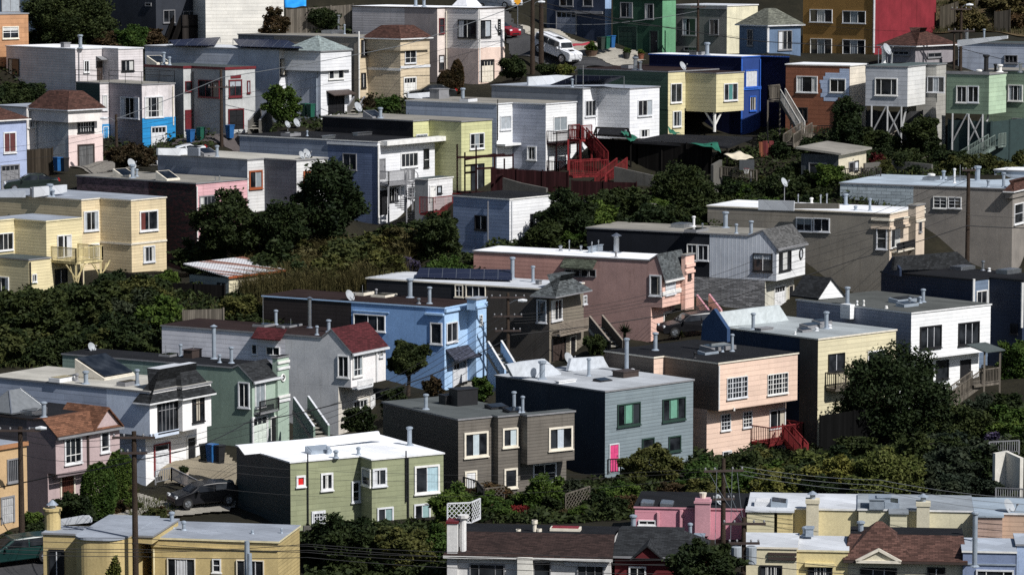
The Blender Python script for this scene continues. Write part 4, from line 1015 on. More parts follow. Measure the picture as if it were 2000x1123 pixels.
sk = mb.build('skylight', pc('c'), h.root); mb = MB(); mb.prism([P0 + h.R * a - h.L * b_ + Z * z for a, b_, z in ((-1.4, -1.15, .22), (1.4, -1.15, .22), (1.4, 1.1, 1.25), (-1.4, 1.1, 1.25))], Z * .03); mb.build('pane', glassmat(), sk)
WMH = (h, v, u)
h = House('mauve house with brown shingle gables and topiary in front', 53)
mv = stucco((.44, .345, .345), .2); mvs = stucco((.2, .16, .17), .3)
v = h.vol('LLR', [-30, 52, 108, 233], 2, 826, 926, mv, fr_blk, segm={0: siding((.1, .09, .1), .3), 1: mvs}, D=199, ground=False,
          front=dict(eave=(108, 849), apex=(84, 820), back=66, mat=sh_tan, over=.25, gut='d'), trim='n')
u = h.under(v, 1008, mvs, .7, segm={2: mv})
C, E = v.pts[2], v.pts[3]
def frontgable(h, v, xa, xb, yb, yap, mat, wmat, back=2.6, proud=.12, th=.1, lab='cross_gable'):
    P, d, n = v.pts[len(v.types) - 1], v.dirs[-1], v.nrm[-1]
    A = onplane(xa, yb, P, n); B = onplane(xb, yb, P, n); zz = A.z; B = V((B.x, B.y, zz)); T = onplane((xa + xb) / 2, yap, P, n); M = (A + B) / 2; T = V((M.x, M.y, T.z))
    mb = MB(); mb.prism([A + n * proud, B + n * proud, T + n * proud], -n * back); g = mb.build(lab, wmat, h.root)
    r = MB(); e = n * (proud + .2); sl = (T - A) * .1
    r.prism([A - sl + e, T + e, T - n * back, A - sl - n * back], Z * th); r.prism([T + e, B - (T - B) * .1 + e, B - (T - B) * .1 - n * back, T - n * back], Z * th)
    r.build('gable_roof', mat, g); return g
frontgable(h, v, 180, 232, 838, 797, sh_tan, mv, 3.2)
h.win(v, 2, 125, 853, 159, 905, 3, W_, .13, '', hb=.3); h.win(v, 2, 195, 842, 213, 883, 1, W_, .13, '', hb=.2); h.pipe(v, 2, 172, 842, 908, 'n', .07)
h.garage(u, 2, 119, 930, 143, 968, 'o', 'c', rows=5, cols=6, glass=0, mat=courses((.16, .06, .04), .4, .2, .3)); h.band(v, 2, 915, 921, 'n', .15, mat=mvs)
h.flue(v, 86, 785, 815, 9); h.skylight(v, 66, 808, 1.3, 1.0, .25, 0, 'm')
P0 = h.spot(v, 30, 803); mb = MB(); b4 = [P0 + h.R * a + h.L * b_ + Z * .12 for a, b_ in ((-1.5, -1.2), (1.5, -1.2), (1.5, 1.2), (-1.5, 1.2))]; t4 = [P0 - h.R * .5 + Z * 1.35, P0 + h.R * .5 + Z * 1.35]
for f in ((b4[0], b4[1], t4[1], t4[0]), (b4[1], b4[2], t4[1]), (b4[2], b4[3], t4[0], t4[1]), (b4[3], b4[0], t4[0])): mb.face(f)
sk = mb.build('pyramid_skylight', paint((.16, .17, .18), .15), h.root); mb = MB()
for p in b4: mb.bar(p, t4[0] if (p - t4[0]).length < (p - t4[1]).length else t4[1], .07)
for i in range(4): mb.bar(b4[i], b4[(i + 1) % 4], .09)
mb.build('frame', pc('m'), sk)
h = House('orange tan house at the left edge with iron window guards', 52)
v = h.vol('R', [-45, 52], 1, 868, 1022, stucco((.52, .36, .2), .25), fr_gry, D=193, dep=6)
h.win(v, 0, 13, 895, 39, 941, 2, 'd', .1, '', grid=(6, 1)); h.garage(v, 0, 3, 972, 25, 1021, 'd', 'd', rows=3, cols=5, glass=0, mat=paint((.4, .4, .4))); h.band(v, 0, 869, 877, 'n', .15, mat=stucco((.4, .2, .1)))

# ---- lower row, centre and right -------------------------------------------------
h = House('olive green house with bright white roof and many white windows', 30)
ol = siding((.27, .29, .18), .3, .2, .25)
v = h.vol('LRLR', [462, 567, 703, 726, 866], 1, 904, 1036, ol, fr_wht, segm={0: siding((.032, .048, .052), .3)}, D=192.5, trim='w', slab=.08)
h.win(v, 1, 578, 928, 596, 950, 1, W_, .14, '', pane=paint((.6, .03, .03), .2)); h.win(v, 1, 626, 923, 650, 957, 2, W_, .14, 'm'); h.win(v, 1, 686, 939, 703, 980, 1, W_, .12, '', hb=.5)
h.win(v, 2, 708, 914, 725, 948, 1, W_, .1, 'h'); h.win(v, 3, 727, 914, 755, 949, 2, W_, .14, 'l'); h.win(v, 3, 809, 908, 858, 963, 2, W_, .14, ((.36, .5, .55), 'R')); h.win(v, 3, 736, 990, 768, 1030, 2, W_, .12, ((.2, .3, .3), 'R')); h.win(v, 3, 808, 983, 840, 1023, 2, W_, .12, ((.25, .38, .38), 'R'))
h.door(v, 1, 608, 997, 635, 1037, 'w', W_, .12); h.win(v, 1, 612, 1001, 630, 1030, 1, W_, .05, '', grid=(3, 4), sill=False, off=.04)
h.pipe(v, 1, 601, 886, 1036, 'k', .04); h.pipe(v, 3, 793, 880, 980, 'k', .04); h.pipe(v, 3, 797, 893, 1030, 'k', .05)
for x, yt, yb, w, c in ((800, 834, 868, 9, 's'), (641, 872, 886, 6, 's'), (656, 880, 894, 7, 's'), (700, 874, 888, 6, 's')): h.flue(v, x, yt, yb, w, c)
h.skylight(v, 622, 884, 1.4, .8, .15, .25, 's', pc('s')); h.parapet(v, [(478, 888), (466, 872), (600, 858), (740, 842), (746, 858), (600, 876)], fr_wht, .2, 'R', (600, 876))
h = House('brown grey three bay house with cream framed windows and white door', 33)
bg3 = siding((.155, .14, .122), .2, .3, .6)
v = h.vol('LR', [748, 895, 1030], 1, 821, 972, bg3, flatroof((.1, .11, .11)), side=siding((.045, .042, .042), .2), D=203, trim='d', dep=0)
v2 = h.vol('LR', [963, 973, 1016], 1, 815, 970, bg3, flatroof((.1, .11, .11)), attach=(v, 1, 963), ground=False); v3 = h.vol('LR', [1018, 1030, 1122], 1, 813, 907, bg3, flatroof((.1, .11, .11)), attach=(v2, 1, 1016), ground=False, dep=3)
u3 = h.vol('LR', [1000, 1016, 1106], 1, 895, 972, bg3, None, D=205.2, dep=2)
h.win(v, 1, 906, 843, 953, 892, 3, 'c', .15, ((.45, .52, .55), 'm'), tin='k'); h.win(v2, 1, 981, 835, 1011, 873, 2, 'c', .14, ((.45, .52, .55), 'R'), tin='k'); h.win(v3, 1, 1071, 833, 1118, 878, 3, 'c', .15, ((.45, .5, .55), 'm'), tin='k')
h.door(v, 1, 907, 919, 931, 972, 'w', 'c', .12); h.win(v2, 1, 984, 914, 1010, 953, 1, 'c', .14, ''); h.win(u3, 1, 1040, 904, 1086, 944, 2, W_, .12, '', hb=.5, sill=False)
for x, yt, yb, w, c in ((832, 770, 806, 8, 's'), (1004, 765, 800, 7, 's'), (1021, 774, 808, 6, 's'), (1015, 795, 808, 4, 's')): h.flue(v, x, yt, yb, w, c)
h.rbox(v, 905, 790, 1.5, 1.0, 1.0, 'k', 'chimney_box'); h.rbox(v, 890, 787, 2.0, .8, .55, 'k', 'roof_curb'); h.skylight(v, 970, 797, 1.3, .8, .1, .15, 'k'); h.skylight(v, 1004, 793, 1.2, .8, .1, .15, 'k')
h = House('slate blue house with green blinds and a bright pink back door', 43)
sl = siding((.2, .245, .27), .22, .15, .5)
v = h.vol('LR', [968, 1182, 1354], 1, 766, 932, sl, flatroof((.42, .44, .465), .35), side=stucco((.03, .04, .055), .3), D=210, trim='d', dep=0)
gb = paint((.03, .13, .085), .4)
h.win(v, 1, 1205, 787, 1250, 831, 3, 'g', .1, ((.13, .3, .22), 'M'), tin='g'); h.win(v, 1, 1293, 777, 1338, 821, 3, 'g', .1, ((.13, .3, .22), 'M'), tin='g'); h.win(v, 1, 1253, 855, 1277, 888, 1, 'g', .1, ''); h.win(v, 1, 1305, 851, 1329, 881, 1, 'g', .1, '')
h.door(v, 1, 1189, 866, 1208, 921, 'p', 'w', .06, mat=paint((.62, .07, .2), .4), label='bright pink door')
for x, yt, yb, w, c in ((1059, 705, 740, 11, 's'), (1150, 700, 734, 6, 's'), (1224, 661, 726, 8, 's'), (1235, 721, 727, 7, 'w')): h.flue(v, x, yt, yb, w, c)
h.rbox(v, 1222, 735, 1.4, 1.0, .35, 'n'); h.skylight(v, 1177, 744, 1.1, .7, .06, .1, 'k'); h.dish(v, 1112, 720, 700, .42); h.rbox(v, 1105, 747, 1.5, .3, .12, 'w')
wl = paint((.5, .53, .57), .8)
h.parapet(v, [(1002, 735), (990, 712), (1022, 706), (1064, 701), (1096, 728), (1096, 738)], wl, .25, 'R', (1040, 738)); h.parapet(v, [(1110, 724), (1116, 700), (1178, 696), (1182, 705), (1192, 722), (1192, 728)], wl, .25, 'R', (1140, 722))
h = House('peach clapboard house with grid windows and dark red back deck', 43)
pe = siding((.71, .53, .43), .33, .12, .35)
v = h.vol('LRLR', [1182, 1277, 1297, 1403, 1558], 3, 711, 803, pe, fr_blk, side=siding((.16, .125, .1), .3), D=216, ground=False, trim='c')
u = h.under(v, 893, pe, 1.0)
h.win(v, 3, 1419, 736, 1459, 777, 3, W_, .06, '', grid=(7, 4), bars=[.25, .75]); h.win(v, 3, 1498, 729, 1538, 769, 3, W_, .06, '', grid=(7, 4), bars=[.25, .75])
h.win(u, 3, 1407, 808, 1426, 840, 1, W_, .06, '', grid=(3, 4)); h.win(u, 3, 1450, 803, 1468, 834, 1, W_, .06, '', grid=(3, 4)); h.win(u, 3, 1502, 799, 1533, 838, 2, W_, .1, 'r', sill=False); h.win(u, 3, 1410, 880, 1428, 900, 1, W_, .08)
for x, yt, yb, w, c in ((1280, 650, 684, 8, 's'), (1430, 653, 686, 6, 's'), (1357, 688, 699, 4, 'k')): h.flue(v, x, yt, yb, w, c)
h.skylight(v, 1402, 683, 2.4, 1.1, .25, .1, 'd'); h.skylight(v, 1383, 691, 1.3, .7, .15, .1, 's'); h.flue(v, 1411, 678, 687, 4); h.pipe(v, 3, 1405, 714, 800, 'w', .05); h.pipe(v, 3, 1434, 796, 802, 'w', .06)
PEH = (h, v, u)
h = House('pale yellow clapboard house with grey roof behind the rounded tree', 42)
py = siding((.64, .58, .4), .3, .15, .35)
v = h.vol('LLR', [1372, 1562, 1598, 1750], 2, 664, 888, py, flatroof((.34, .37, .38), .3), segm={0: stucco((.025, .04, .075)), 1: stucco((.14, .12, .1))}, D=222.5, trim='c')
h.win(v, 2, 1617, 690, 1649, 724, 2, 'k', .06, ''); h.win(v, 2, 1694, 684, 1728, 712, 2, W_, .08)
for x, yt, yb, w, c in ((1471, 612, 643, 7, 's'), (1614, 609, 642, 8, 's'), (1595, 640, 646, 5, 'w'), (1553, 648, 654, 3, 'w'), (1620, 634, 641, 6, 'w')): h.flue(v, x, yt, yb, w, c)
h.skylight(v, 1585, 640, 1.6, .8, .2, .1, 'd'); h.skylight(v, 1605, 634, 1.2, .8, .25, .1, 'd'); h.skylight(v, 1572, 648, 1.0, .5, .15, .1, 'd'); h.rbox(v, 1492, 645, 1.2, .6, .15, 'd')
PYH = (h, v); nv = stucco((.03, .06, .13), .2)
h.parapet(v, [(1369, 664), (1372, 628), (1394, 603), (1420, 642), (1420, 668)], nv, .3, 'L', (1395, 664)); h.parapet(v, [(1394, 640), (1394, 612), (1470, 602), (1522, 596), (1535, 616), (1542, 628)], paint((.5, .54, .55), .8), .25, 'R', (1450, 636))
h = House('white clapboard house with two black trimmed windows over a porch', 41)
wc = siding((.78, .79, .8), .26, .1, .3)
v = h.vol('LLR', [1556, 1655, 1780, 1935], 2, 613, 705, wc, flatroof((.1, .105, .1)), side=siding((.26, .29, .37), .26), D=229.5, ground=False, trim='w')  # side is the white boarding, its blue-grey shade baked into the colour
u = h.under(v, 830, wc, 1.0)
h.win(v, 2, 1796, 636, 1838, 680, 3, 'k', .12, '', tin='w'); h.win(v, 2, 1871, 629, 1912, 673, 3, 'k', .12, '', tin='w'); h.win(u, 2, 1828, 703, 1852, 740, 1, 'k', .1, ''); h.door(u, 2, 1875, 702, 1895, 750, 'k', 'k'); h.win(u, 2, 1812, 708, 1818, 716, 1, 'k')
for x, yt, yb, w, c in ((1655, 561, 594, 8, 's'), (1803, 565, 590, 7, 's'), (1777, 582, 595, 5, 's'), (1731, 598, 604, 4, 'w'), (1674, 588, 597, 3, 'w'), (1687, 587, 597, 3, 'w'), (1797, 580, 592, 5, 's')): h.flue(v, x, yt, yb, w, c)
h.skylight(v, 1772, 598, 1.5, .8, .2, .1, 's'); h.skylight(v, 1765, 590, 2.2, .9, .25, .1, 's'); h.band(v, 1, 600, 628, 'w', .5, 'bay', x0=1651, x1=1670, mat=wc)
h.parapet(v, [(1596, 585), (1622, 545), (1650, 580)], siding((.78, .79, .8), .26, .1, .3), .8, 'R', (1622, 584), 'dormer_gable')
P0 = onz(1622, 584, v.zt); A = onplane(1596, 585, P0, h.nR); T = onplane(1622, 545, P0, h.nR); B = onplane(1650, 580, P0, h.nR)
mb = MB(); mb.prism([A + h.L * .12, T + h.L * .12, T - h.L * 2.6, A - h.L * 2.6], Z * .1); mb.prism([T + h.L * .12, B + h.L * .12, B - h.L * 2.6, T - h.L * 2.6], Z * .1); mb.build('dormer_roof', sh_blk, h.root)
WPH = (h, v, u)
h = House('deep navy house with white corner trim at the right edge', 47)
nb = siding((.022, .032, .06), .25, .2)
v = h.vol('LRLR', [1721, 1901, 1932, 1998, 2060], 1, 548, 720, nb, fr_blk, D=239, trim='k', segm={1: siding((.15, .2, .28), .3)})
h.win(v, 1, 1906, 567, 1927, 600, 2, W_, .1, ''); h.pipe(v, 1, 1902, 545, 605, 'w', .1, .03); h.pipe(v, 2, 1931, 547, 605, 'w', .05, .05); h.pipe(v, 2, 1997, 552, 640, 'w', .1, .03); h.win(v, 2, 1974, 632, 1988, 652, 1, 'k', .06, ''); h.win(v, 0, 1880, 640, 1884, 690, 1, 'd')
sh = paint((.02, .02, .022), .9)
h.parapet(v, [(1722, 532), (1742, 502), (1757, 525), (1757, 540)], nb, .25, 'L', (1740, 535)); h.parapet(v, [(1745, 528), (1748, 502), (1870, 492), (1896, 514), (1905, 524)], sh_blk, .2, 'R', (1800, 530))
h.skylight(v, 1880, 526, 1.8, 1.0, .25, 0, 'm', pc('m')); h.skylight(v, 1970, 526, 1.8, 1.0, .3, 0, 'm', pc('m')); h.flue(v, 1920, 510, 526, 5, 'm'); h.flue(v, 1932, 524, 530, 4, 'w')
# ---- nearest houses along the bottom of the picture ------------------------------------
yb = stucco((.52, .41, .2), .3)
h = House('mustard house with grey roof and wide windows at bottom left', 80)
v = h.vol('LR', [296, 543, 585], 1, 1060, 1165, yb, fr_gry, D=173, segm={1: siding((.52, .41, .2), .2)}, trim='y')
h.win(v, 0, 327, 1089, 382, 1135, 3, 'c', .06, 'm', bars=[.28, .7], tin='w'); h.win(v, 0, 415, 1090, 432, 1117, 1, W_, .08, '', hb=.5); h.win(v, 0, 462, 1093, 516, 1135, 3, 'c', .06, '', bars=[.28, .7])
h.band(v, 0, 1068, 1071, 'y', .08, mat=yb); h.pipe(v, 0, 300, 1072, 1122, 'y', .05)
for x, yt, y2, w, c in ((336, 1000, 1031, 8, 's'), (359, 1018, 1035, 7, 's'), (493, 1036, 1042, 4, 's'), (550, 1032, 1041, 3, 's')): h.flue(v, x, yt, y2, w, c)
w2 = h.vol('L', [251, 297], 1, 1049, 1062, yb, fr_gry, D=172.6, ground=False, dep=5)
w3 = h.vol('L', [256, 319], 1, 1030, 1047, siding((.52, .41, .2), .2), fr_gry, D=175.5, ground=False, dep=.6)
h = House('mustard house with rounded plaster bays and round chimney cap', 80)
v = h.vol('LR', [84, 150, 172], 1, 1045, 1165, yb, fr_gry, D=173.5, dep=1)
o = v.pts[1] + h.L * -.2; mb = MB()
def roundbay(h, xa, xb, ytop, D, bulge, mat, roof):
    A = at(xa, ytop, D); B = march(A, h.L, xb); d = (B - A).normalized(); n = V((d.y, -d.x, 0)); ln = (B - A).length; z1 = A.z; z0 = z1 - 6
    pts = []
    for i in range(17):
        t = i / 16; pts.append(A + d * ln * t + n * bulge * (1 - (2 * t - 1) ** 4))
    bk = [B - n * 6, A - n * 6]
    poly = [V((p.x, p.y, z0)) for p in pts + bk]
    m = MB()
    for i in range(len(poly)):
        p, q = poly[i], poly[(i + 1) % len(poly)]; m.face([p, q, V((q.x, q.y, z1)), V((p.x, p.y, z1))])
    m.build('rounded_bay', mat, h.root)
    r = MB(); r.prism([V((p.x, p.y, z1)) + (n * .1 if i < 17 else V((0, 0, 0))) for i, p in enumerate(pts + bk)], Z * .1); r.build('bay_roof', roof, h.root)
    return A, d, n, ln
roundbay(h, 148, 250, 1047, 172.6, .9, yb, fr_gry)
h.win(v, 0, 96, 1072, 126, 1140, 2, 'k', .08, '')
mb = MB(); P = onz(103, 1033, v.zt); mb.tube([P, P + Z * .95, P + Z * 1.0, P + Z * 1.12], [.42, .42, .5, .5], 14); mb.tube([P + Z * 1.12, P + Z * 1.35], .16, 10, 1); mb.tube([P + Z * 1.3, P + Z * 1.55], [.32, .05], 10, 1); mb.build('round_chimney', [yb, pc('s')], h.root)
h.parapet(v, [(118, 1026), (118, 1014), (160, 1007), (172, 1007), (178, 1012), (178, 1020)], fr_lgr, .2, 'L', (150, 1024))
h = House('white house with dark brown pitched roof and tall white chimneys', 83)
gw = stucco((.68, .67, .66), .3)
v = h.vol('LLR', [873, 889, 1192, 1216], 2, 1088, 1170, gw, None, D=171.5, trim='w')
A, B = v.pts[0], v.pts[2]; d = h.L; n = h.nL
def pitched(h, v, y_eave, d1, rise, d2, mat, xa=None, xb=None, over=.35, hipl=0., hipr=0., name='pitched_roof', gut='w'):
    A, B = v.pts[0], v.pts[len([t for t in v.types if t == 'L'])]
    A = V((A.x, A.y, v.z1)); B = V((B.x, B.y, v.z1)); d = h.L; n = h.nL
    if xa: A = march(A, d, xa)
    if xb: B = march(A, d, xb)
    a0, b0 = A + n * over - d * .15 - Z * .1, B + n * over + d * .15 - Z * .1
    a1, b1 = A - n * d1 + d * hipl + Z * rise, B - n * d1 - d * hipr + Z * rise
    mb = MB(); mb.prism([a0, b0, b1, a1], Z * .1)
    if hipr: mb.prism([b0, b0 - n * (d1 * 2), b1], Z * .1)
    if hipl: mb.prism([a0 - n * (d1 * 2), a0, a1], Z * .1)
    mb.prism([a1, b1, b1 - n * d2 - Z * .15, a1 - n * d2 - Z * .15], Z * .1, 0 if hipr else 1)
    o = mb.build(name, [mat, fr_blk], h.root); g = MB(); g.bar(a0, b0, .12); g.build('gutter', pc(gut), h.root); return a1, b1
a1, b1 = pitched(h, v, 1088, 2.6, .62, 3.2, courses((.04, .024, .021), .3, .14, .4))
for x0, x1, y0, y1, z, nn in ((873, 893, 1022, 1123, .5, 'chimney'),):
    P = v.pts[0] + Z * v.z1; Pa = onplane(x0, y0, P + h.nL * .15, h.nL); Pb = onplane(x1, y0, P + h.nL * .15, h.nL); mb = MB(); w = (Pb - Pa).length
    Pc = V((Pa.x, Pa.y, 0)); mb.box(Pc, h.L, h.nL, 0, w, -.9, 0, v.zb, Pa.z); mb.box(Pc, h.L, h.nL, -.05, w + .05, -.95, .05, Pa.z, Pa.z + .12, 1)
    mb.tube([Pa + h.L * (w + .25) + Z * -2.2 - h.nL * .4, Pa + h.L * (w + .25) + Z * .25 - h.nL * .4], .17, 10); mb.tube([Pa + h.L * (w + .25) + Z * .25 - h.nL * .4, Pa + h.L * (w + .25) + Z * .4 - h.nL * .4], .3, 10); mb.build('chimney', [gw, pc('r')], h.root)
for x, yt, y2, w in ((1010, 1033, 1050, 7), (1042, 1015, 1050, 8), (1051, 1032, 1050, 7)):
    P = a1 + (b1 - a1).normalized() * ((march(a1, h.L, x) - a1).length) - h.nL * .5; mb = MB(); zt = zat(x, yt, P); mb.tube([P - Z * .4, V((P.x, P.y, zt))], w * .013, 8); mb.tube([V((P.x, P.y, zt - .2)), V((P.x, P.y, zt))], w * .02, 8); mb.build('flue_pipe', pc('c'), h.root)
P = a1.lerp(b1, .68) - h.nL * 1.2; mb = MB(); mb.box(P, h.L, h.nL, -.8, .8, -.4, .4, -.1, .2); sk = mb.build('skylight', pc('c'), h.root); mb = MB(); mb.box(P, h.L, h.nL, -.7, .7, -.3, .3, .2, .24); mb.build('pane', pc('R'), sk)
h.win(v, 1, 917, 1100, 986, 1140, 3, 'd', .08, '', bars=[.25, .75]); h.win(v, 1, 1127, 1101, 1180, 1140, 3, 'd', .08, '', bars=[.32, .68]); h.win(v, 1, 1042, 1096, 1076, 1135, 1, 'd', .06, '')
h.band(v, 1, 1095, 1102, 'w', .12, x0=1102, x1=1186); mb = MB(); q = h.rect(v, 1, 1013, 1085, 1042, 1123); mb.box(q[0], q[1], q[2], q[3], q[4], .01, .6, q[5], q[6]); mb.build('entry_pier', stucco((.74, .72, .66)), h.root)
h = House('dark red house with black shingle roof and small red gable', 83)
rd = stucco((.11, .018, .022), .2)
v = h.vol('L', [1201, 1372], 1, 1085, 1170, rd, None, D=171.5, dep=5)
a1, b1 = pitched(h, v, 1085, 2.4, .8, 1.6, sh_blk, hipr=1.2, gut='d')
P, dd, n, u0, u1, z0, z1 = h.rect(v, 0, 1240, 1065, 1292, 1083); mb = MB(); M = (u0 + u1) / 2
mb.prism([P + dd * u0 + n * .45 + Z * (z0 - .1), P + dd * u1 + n * .45 + Z * (z0 - .1), P + dd * M + n * .45 + Z * z1], -n * 1.8); g = mb.build('small_gable', rd, h.root)
mb = MB()
for s_ in (u0 - .2, u1 + .2): mb.prism([P + dd * s_ + n * .65 + Z * (z0 - .22), P + dd * M + n * .65 + Z * (z1 + .05), P + dd * M - n * 1.5 + Z * (z1 + .05), P + dd * s_ - n * 1.5 + Z * (z0 - .22)], Z * .09)
mb.build('gable_roof', sh_blk, g)
h.win(v, 0, 1228, 1105, 1262, 1140, 2, W_, .1, ''); h.flue(v, 1237, 1006, 1047, 10); h.flue(v, 1348, 1022, 1051, 7); h.rbox(v, 1366, 1051, .8, .5, .25, 's')
h = House('bubblegum pink house with black roof and square chimney', 83)
pkw = siding((.6, .27, .33), .34, .15)
v = h.vol('LL', [1240, 1292, 1456], 2, 996, 1052, pkw, fr_blk, D=185, segm={1: stucco((.58, .26, .32), .15)}, trim='p', dep=5)
h.win(v, 0, 1247, 1015, 1281, 1025, 2, W_, .08, ''); h.pipe(v, 0, 1285, 1000, 1040, 'p', .09); h.pipe(v, 1, 1330, 995, 1036, 'p', .12)
P, dd, n, u0, u1, z0, z1 = h.rect(v, 1, 1359, 970, 1388, 1042); mb = MB(); mb.box(P, dd, n, u0, u1, .01, .7, z0, z1); mb.box(P, dd, n, u0 - .06, u1 + .06, -.03, .76, z1 - .25, z1 - .12); mb.tube([P + dd * ((u0 + u1) / 2) + n * .35 + Z * z1, P + dd * ((u0 + u1) / 2) + n * .35 + Z * (z1 + .3)], [.15, .22], 10, 1)
mb.build('chimney', [stucco((.5, .27, .31), .2), pc('c')], h.root); h.skylight(v, 1265, 990, 1.2, .7, .12, .05, 'm', pc('m')); h.skylight(v, 1303, 985, 1.3, .7, .12, .05, 'm', pc('m')); h.dish(v, 1405, 985, 975, .3)
def rearwall(lab, xs, cy, by, D, wm, roof, chim, wins, recess, trim='w', side=None):
    h = House(lab, 84); v = h.vol('L' * (len(xs) - 1), xs, len(xs) - 1, cy, by, wm, roof, D=D, trim=trim, segm=side, dep=4.8)
    for (x0, x1, y0, y1, c) in recess:
        P, dd, n, u0, u1, z0, z1 = h.rect(v, 0, x0, y0, x1, y1); mb = MB(); mb.box(P, dd, n, u0, u1, .005, 1.1, z0 - 1, v.z1 + .02); mb.build('rear_bay', c, h.root)
        mb = MB(); mb.box(P, dd, n, u0 - .08, u1 + .08, -.05, 1.2, v.z1 + .03, v.z1 + .13); mb.build('bay_roof', roof, h.root)
    for (x0, x1, y0, y1, c) in chim:
        P, dd, n, u0, u1, z0, z1 = h.rect(v, 0, x0, y0, x1, y1); mb = MB(); mb.box(P, dd, n, u0, u1, .01, .75, z0, z1); mb.box(P, dd, n, u0 - .05, u1 + .05, -.04, .8, z1 - .2, z1 + .02)
        q = P + dd * ((u0 + u1) / 2) + n * .38 + Z * z1; mb.tube([q, q + Z * .3], .15, 10, 1); mb.tube([q + Z * .28, q + Z * .45], [.32, .04], 10, 1); mb.build('chimney', [c, pc('s')], h.root)
    for w in wins: h.win(v, 0, *w[:4], w[4], w[5], .1, '', sill=False)
    return h, v
yy = stucco((.64, .56, .34), .15)
h, v = rearwall('butter yellow house with grey roof and plastered chimney', [1462, 1675], 997, 1060, 183, yy, fr_lgr, [(1575, 1599, 972, 1050, stucco((.6, .55, .42), .2))], [(1644, 1667, 1026, 1052, 1, 'c')], [(1519, 1549, 997, 1040, siding((.7, .58, .3), .2)), (1460, 1513, 1003, 1040, siding((.66, .6, .4), .22))])
h.skylight(v, 1522, 990, 1.5, .9, .25, .1, 's'); h.skylight(v, 1490, 996, 1.2, .9, .25, 0, 'w', pc('w')); h.mast(v, 1679, 988, 1010)
pw = siding((.62, .58, .42), .22, .15)
h, v = rearwall('pale cream house with stained grey roof and chimney with metal cap', [1677, 1900], 1000, 1060, 182, stucco((.62, .58, .42), .15), flatroof((.3, .33, .36), .7), [(1790, 1815, 977, 1048, stucco((.58, .54, .42), .2))], [(1858, 1888, 1026, 1052, 1, 'n')], [(1738, 1771, 1003, 1045, pw)])
h.skylight(v, 1742, 992, 1.5, .8, .3, .1, 's'); h.rbox(v, 1712, 1003, 1.6, .8, .5, 's', 'roof_unit'); h.rbox(v, 1726, 1012, .9, .7, .6, 's', 'roof_unit')
h, v = rearwall('tan boarded house with satellite dish at bottom right', [1905, 2060], 1006, 1070, 181, siding((.5, .36, .27), .25, .15), flatroof((.32, .38, .44), .3), [], [(1917, 1943, 1032, 1050, 2, 'w')], [(1903, 1956, 1008, 1050, siding((.5, .36, .3), .22))])
h.flue(v, 1905, 1000, 1004, 10); h.dish(v, 1972, 1003, 989, .45)
cy_ = stucco((.66, .56, .3), .2)
h = House('cream fronted house with grey roof and dark window hoods', 84)
v = h.vol('L', [1450, 1556], 1, 1072, 1165, stucco((.66, .6, .42), .2), fr_lgr, D=171.5, trim='c', dep=4)
for y in (1078, 1087): h.band(v, 0, y, y + 5, 'n', .12, x0=1500, x1=1556)
h.win(v, 0, 1484, 1103, 1528, 1140, 3, 'k', .08, '', grid=(4, 1)); h.flue(v, 1571, 1029, 1062, 7); h.rbox(v, 1581, 1062, .6, .4, .4, 's')
h = House('yellow house squeezed between cream house and brown hipped roof', 84)
v = h.vol('L', [1556, 1656], 1, 1078, 1165, cy_, fr_lgr, D=171.5, trim='y', dep=4)
h.win(v, 0, 1578, 1104, 1626, 1140, 3, 'k', .1, '', grid=(4, 1)); h.band(v, 0, 1098, 1105, 'y', .25, x0=1572, x1=1630, mat=cy_); h.flue(v, 1681, 1018, 1050, 11); h.flue(v, 1795, 1032, 1052, 8) if 0 else None
h = House('cream house with brown tiled hip roof and small pediment', 84)
cc = stucco((.62, .58, .45), .2)
v = h.vol('L', [1652, 1884], 1, 1094, 1170, cc, None, D=171, trim='c', dep=5)
hipt = courses((.095, .05, .04), .3, .16, .45)
pitched(h, v, 1094, 2.4, .75, 3, hipt, hipl=.2, gut='n'); pitched(h, v, 1094, 2.3, 1.45, .1, hipt, xa=1653, xb=1782, hipl=1.55, hipr=1.55, gut='n', over=.37)
P, dd, n, u0, u1, z0, z1 = h.rect(v, 0, 1676, 1072, 1756, 1092); mb = MB(); M = (u0 + u1) / 2
mb.prism([P + dd * u0 + n * .5 + Z * z0, P + dd * u1 + n * .5 + Z * z0, P + dd * M + n * .5 + Z * z1], -n * .8); g = mb.build('pediment', cc, h.root); mb = MB()
for a, b_ in ((P + dd * (u0 - .1) + Z * z0, P + dd * M + Z * (z1 + .08)), (P + dd * (u1 + .1) + Z * z0, P + dd * M + Z * (z1 + .08)), (P + dd * (u0 - .1) + Z * (z0 - .02), P + dd * (u1 + .1) + Z * (z0 - .02))): mb.bar(a + n * .56, b_ + n * .56, .14)
mb.build('moulding', pc('c'), g)
h.win(v, 0, 1680, 1108, 1752, 1145, 3, 'k', .1, ''); h.win(v, 0, 1811, 1107, 1846, 1145, 2, 'k', .1, '')
h = House('small slate blue house with grey roof at bottom right', 84)
bl = stucco((.2, .25, .38), .25)
v = h.vol('L', [1881, 1984], 1, 1080, 1170, bl, flatroof((.4, .44, .5), .3), D=170.5, trim='w', dep=3.6)
v2_ = h.vol('L', [1986, 2030], 1, 1066, 1170, stucco((.36, .45, .62)), flatroof((.4, .44, .5), .3), D=171.5, dep=3)
h.win(v, 0, 1906, 1112, 1980, 1150, 3, W_, .1, '', bars=[.25, .75]); h.band(v, 0, 1100, 1103, 's', .06); h.flue(v, 1904, 1000, 1056, 10)
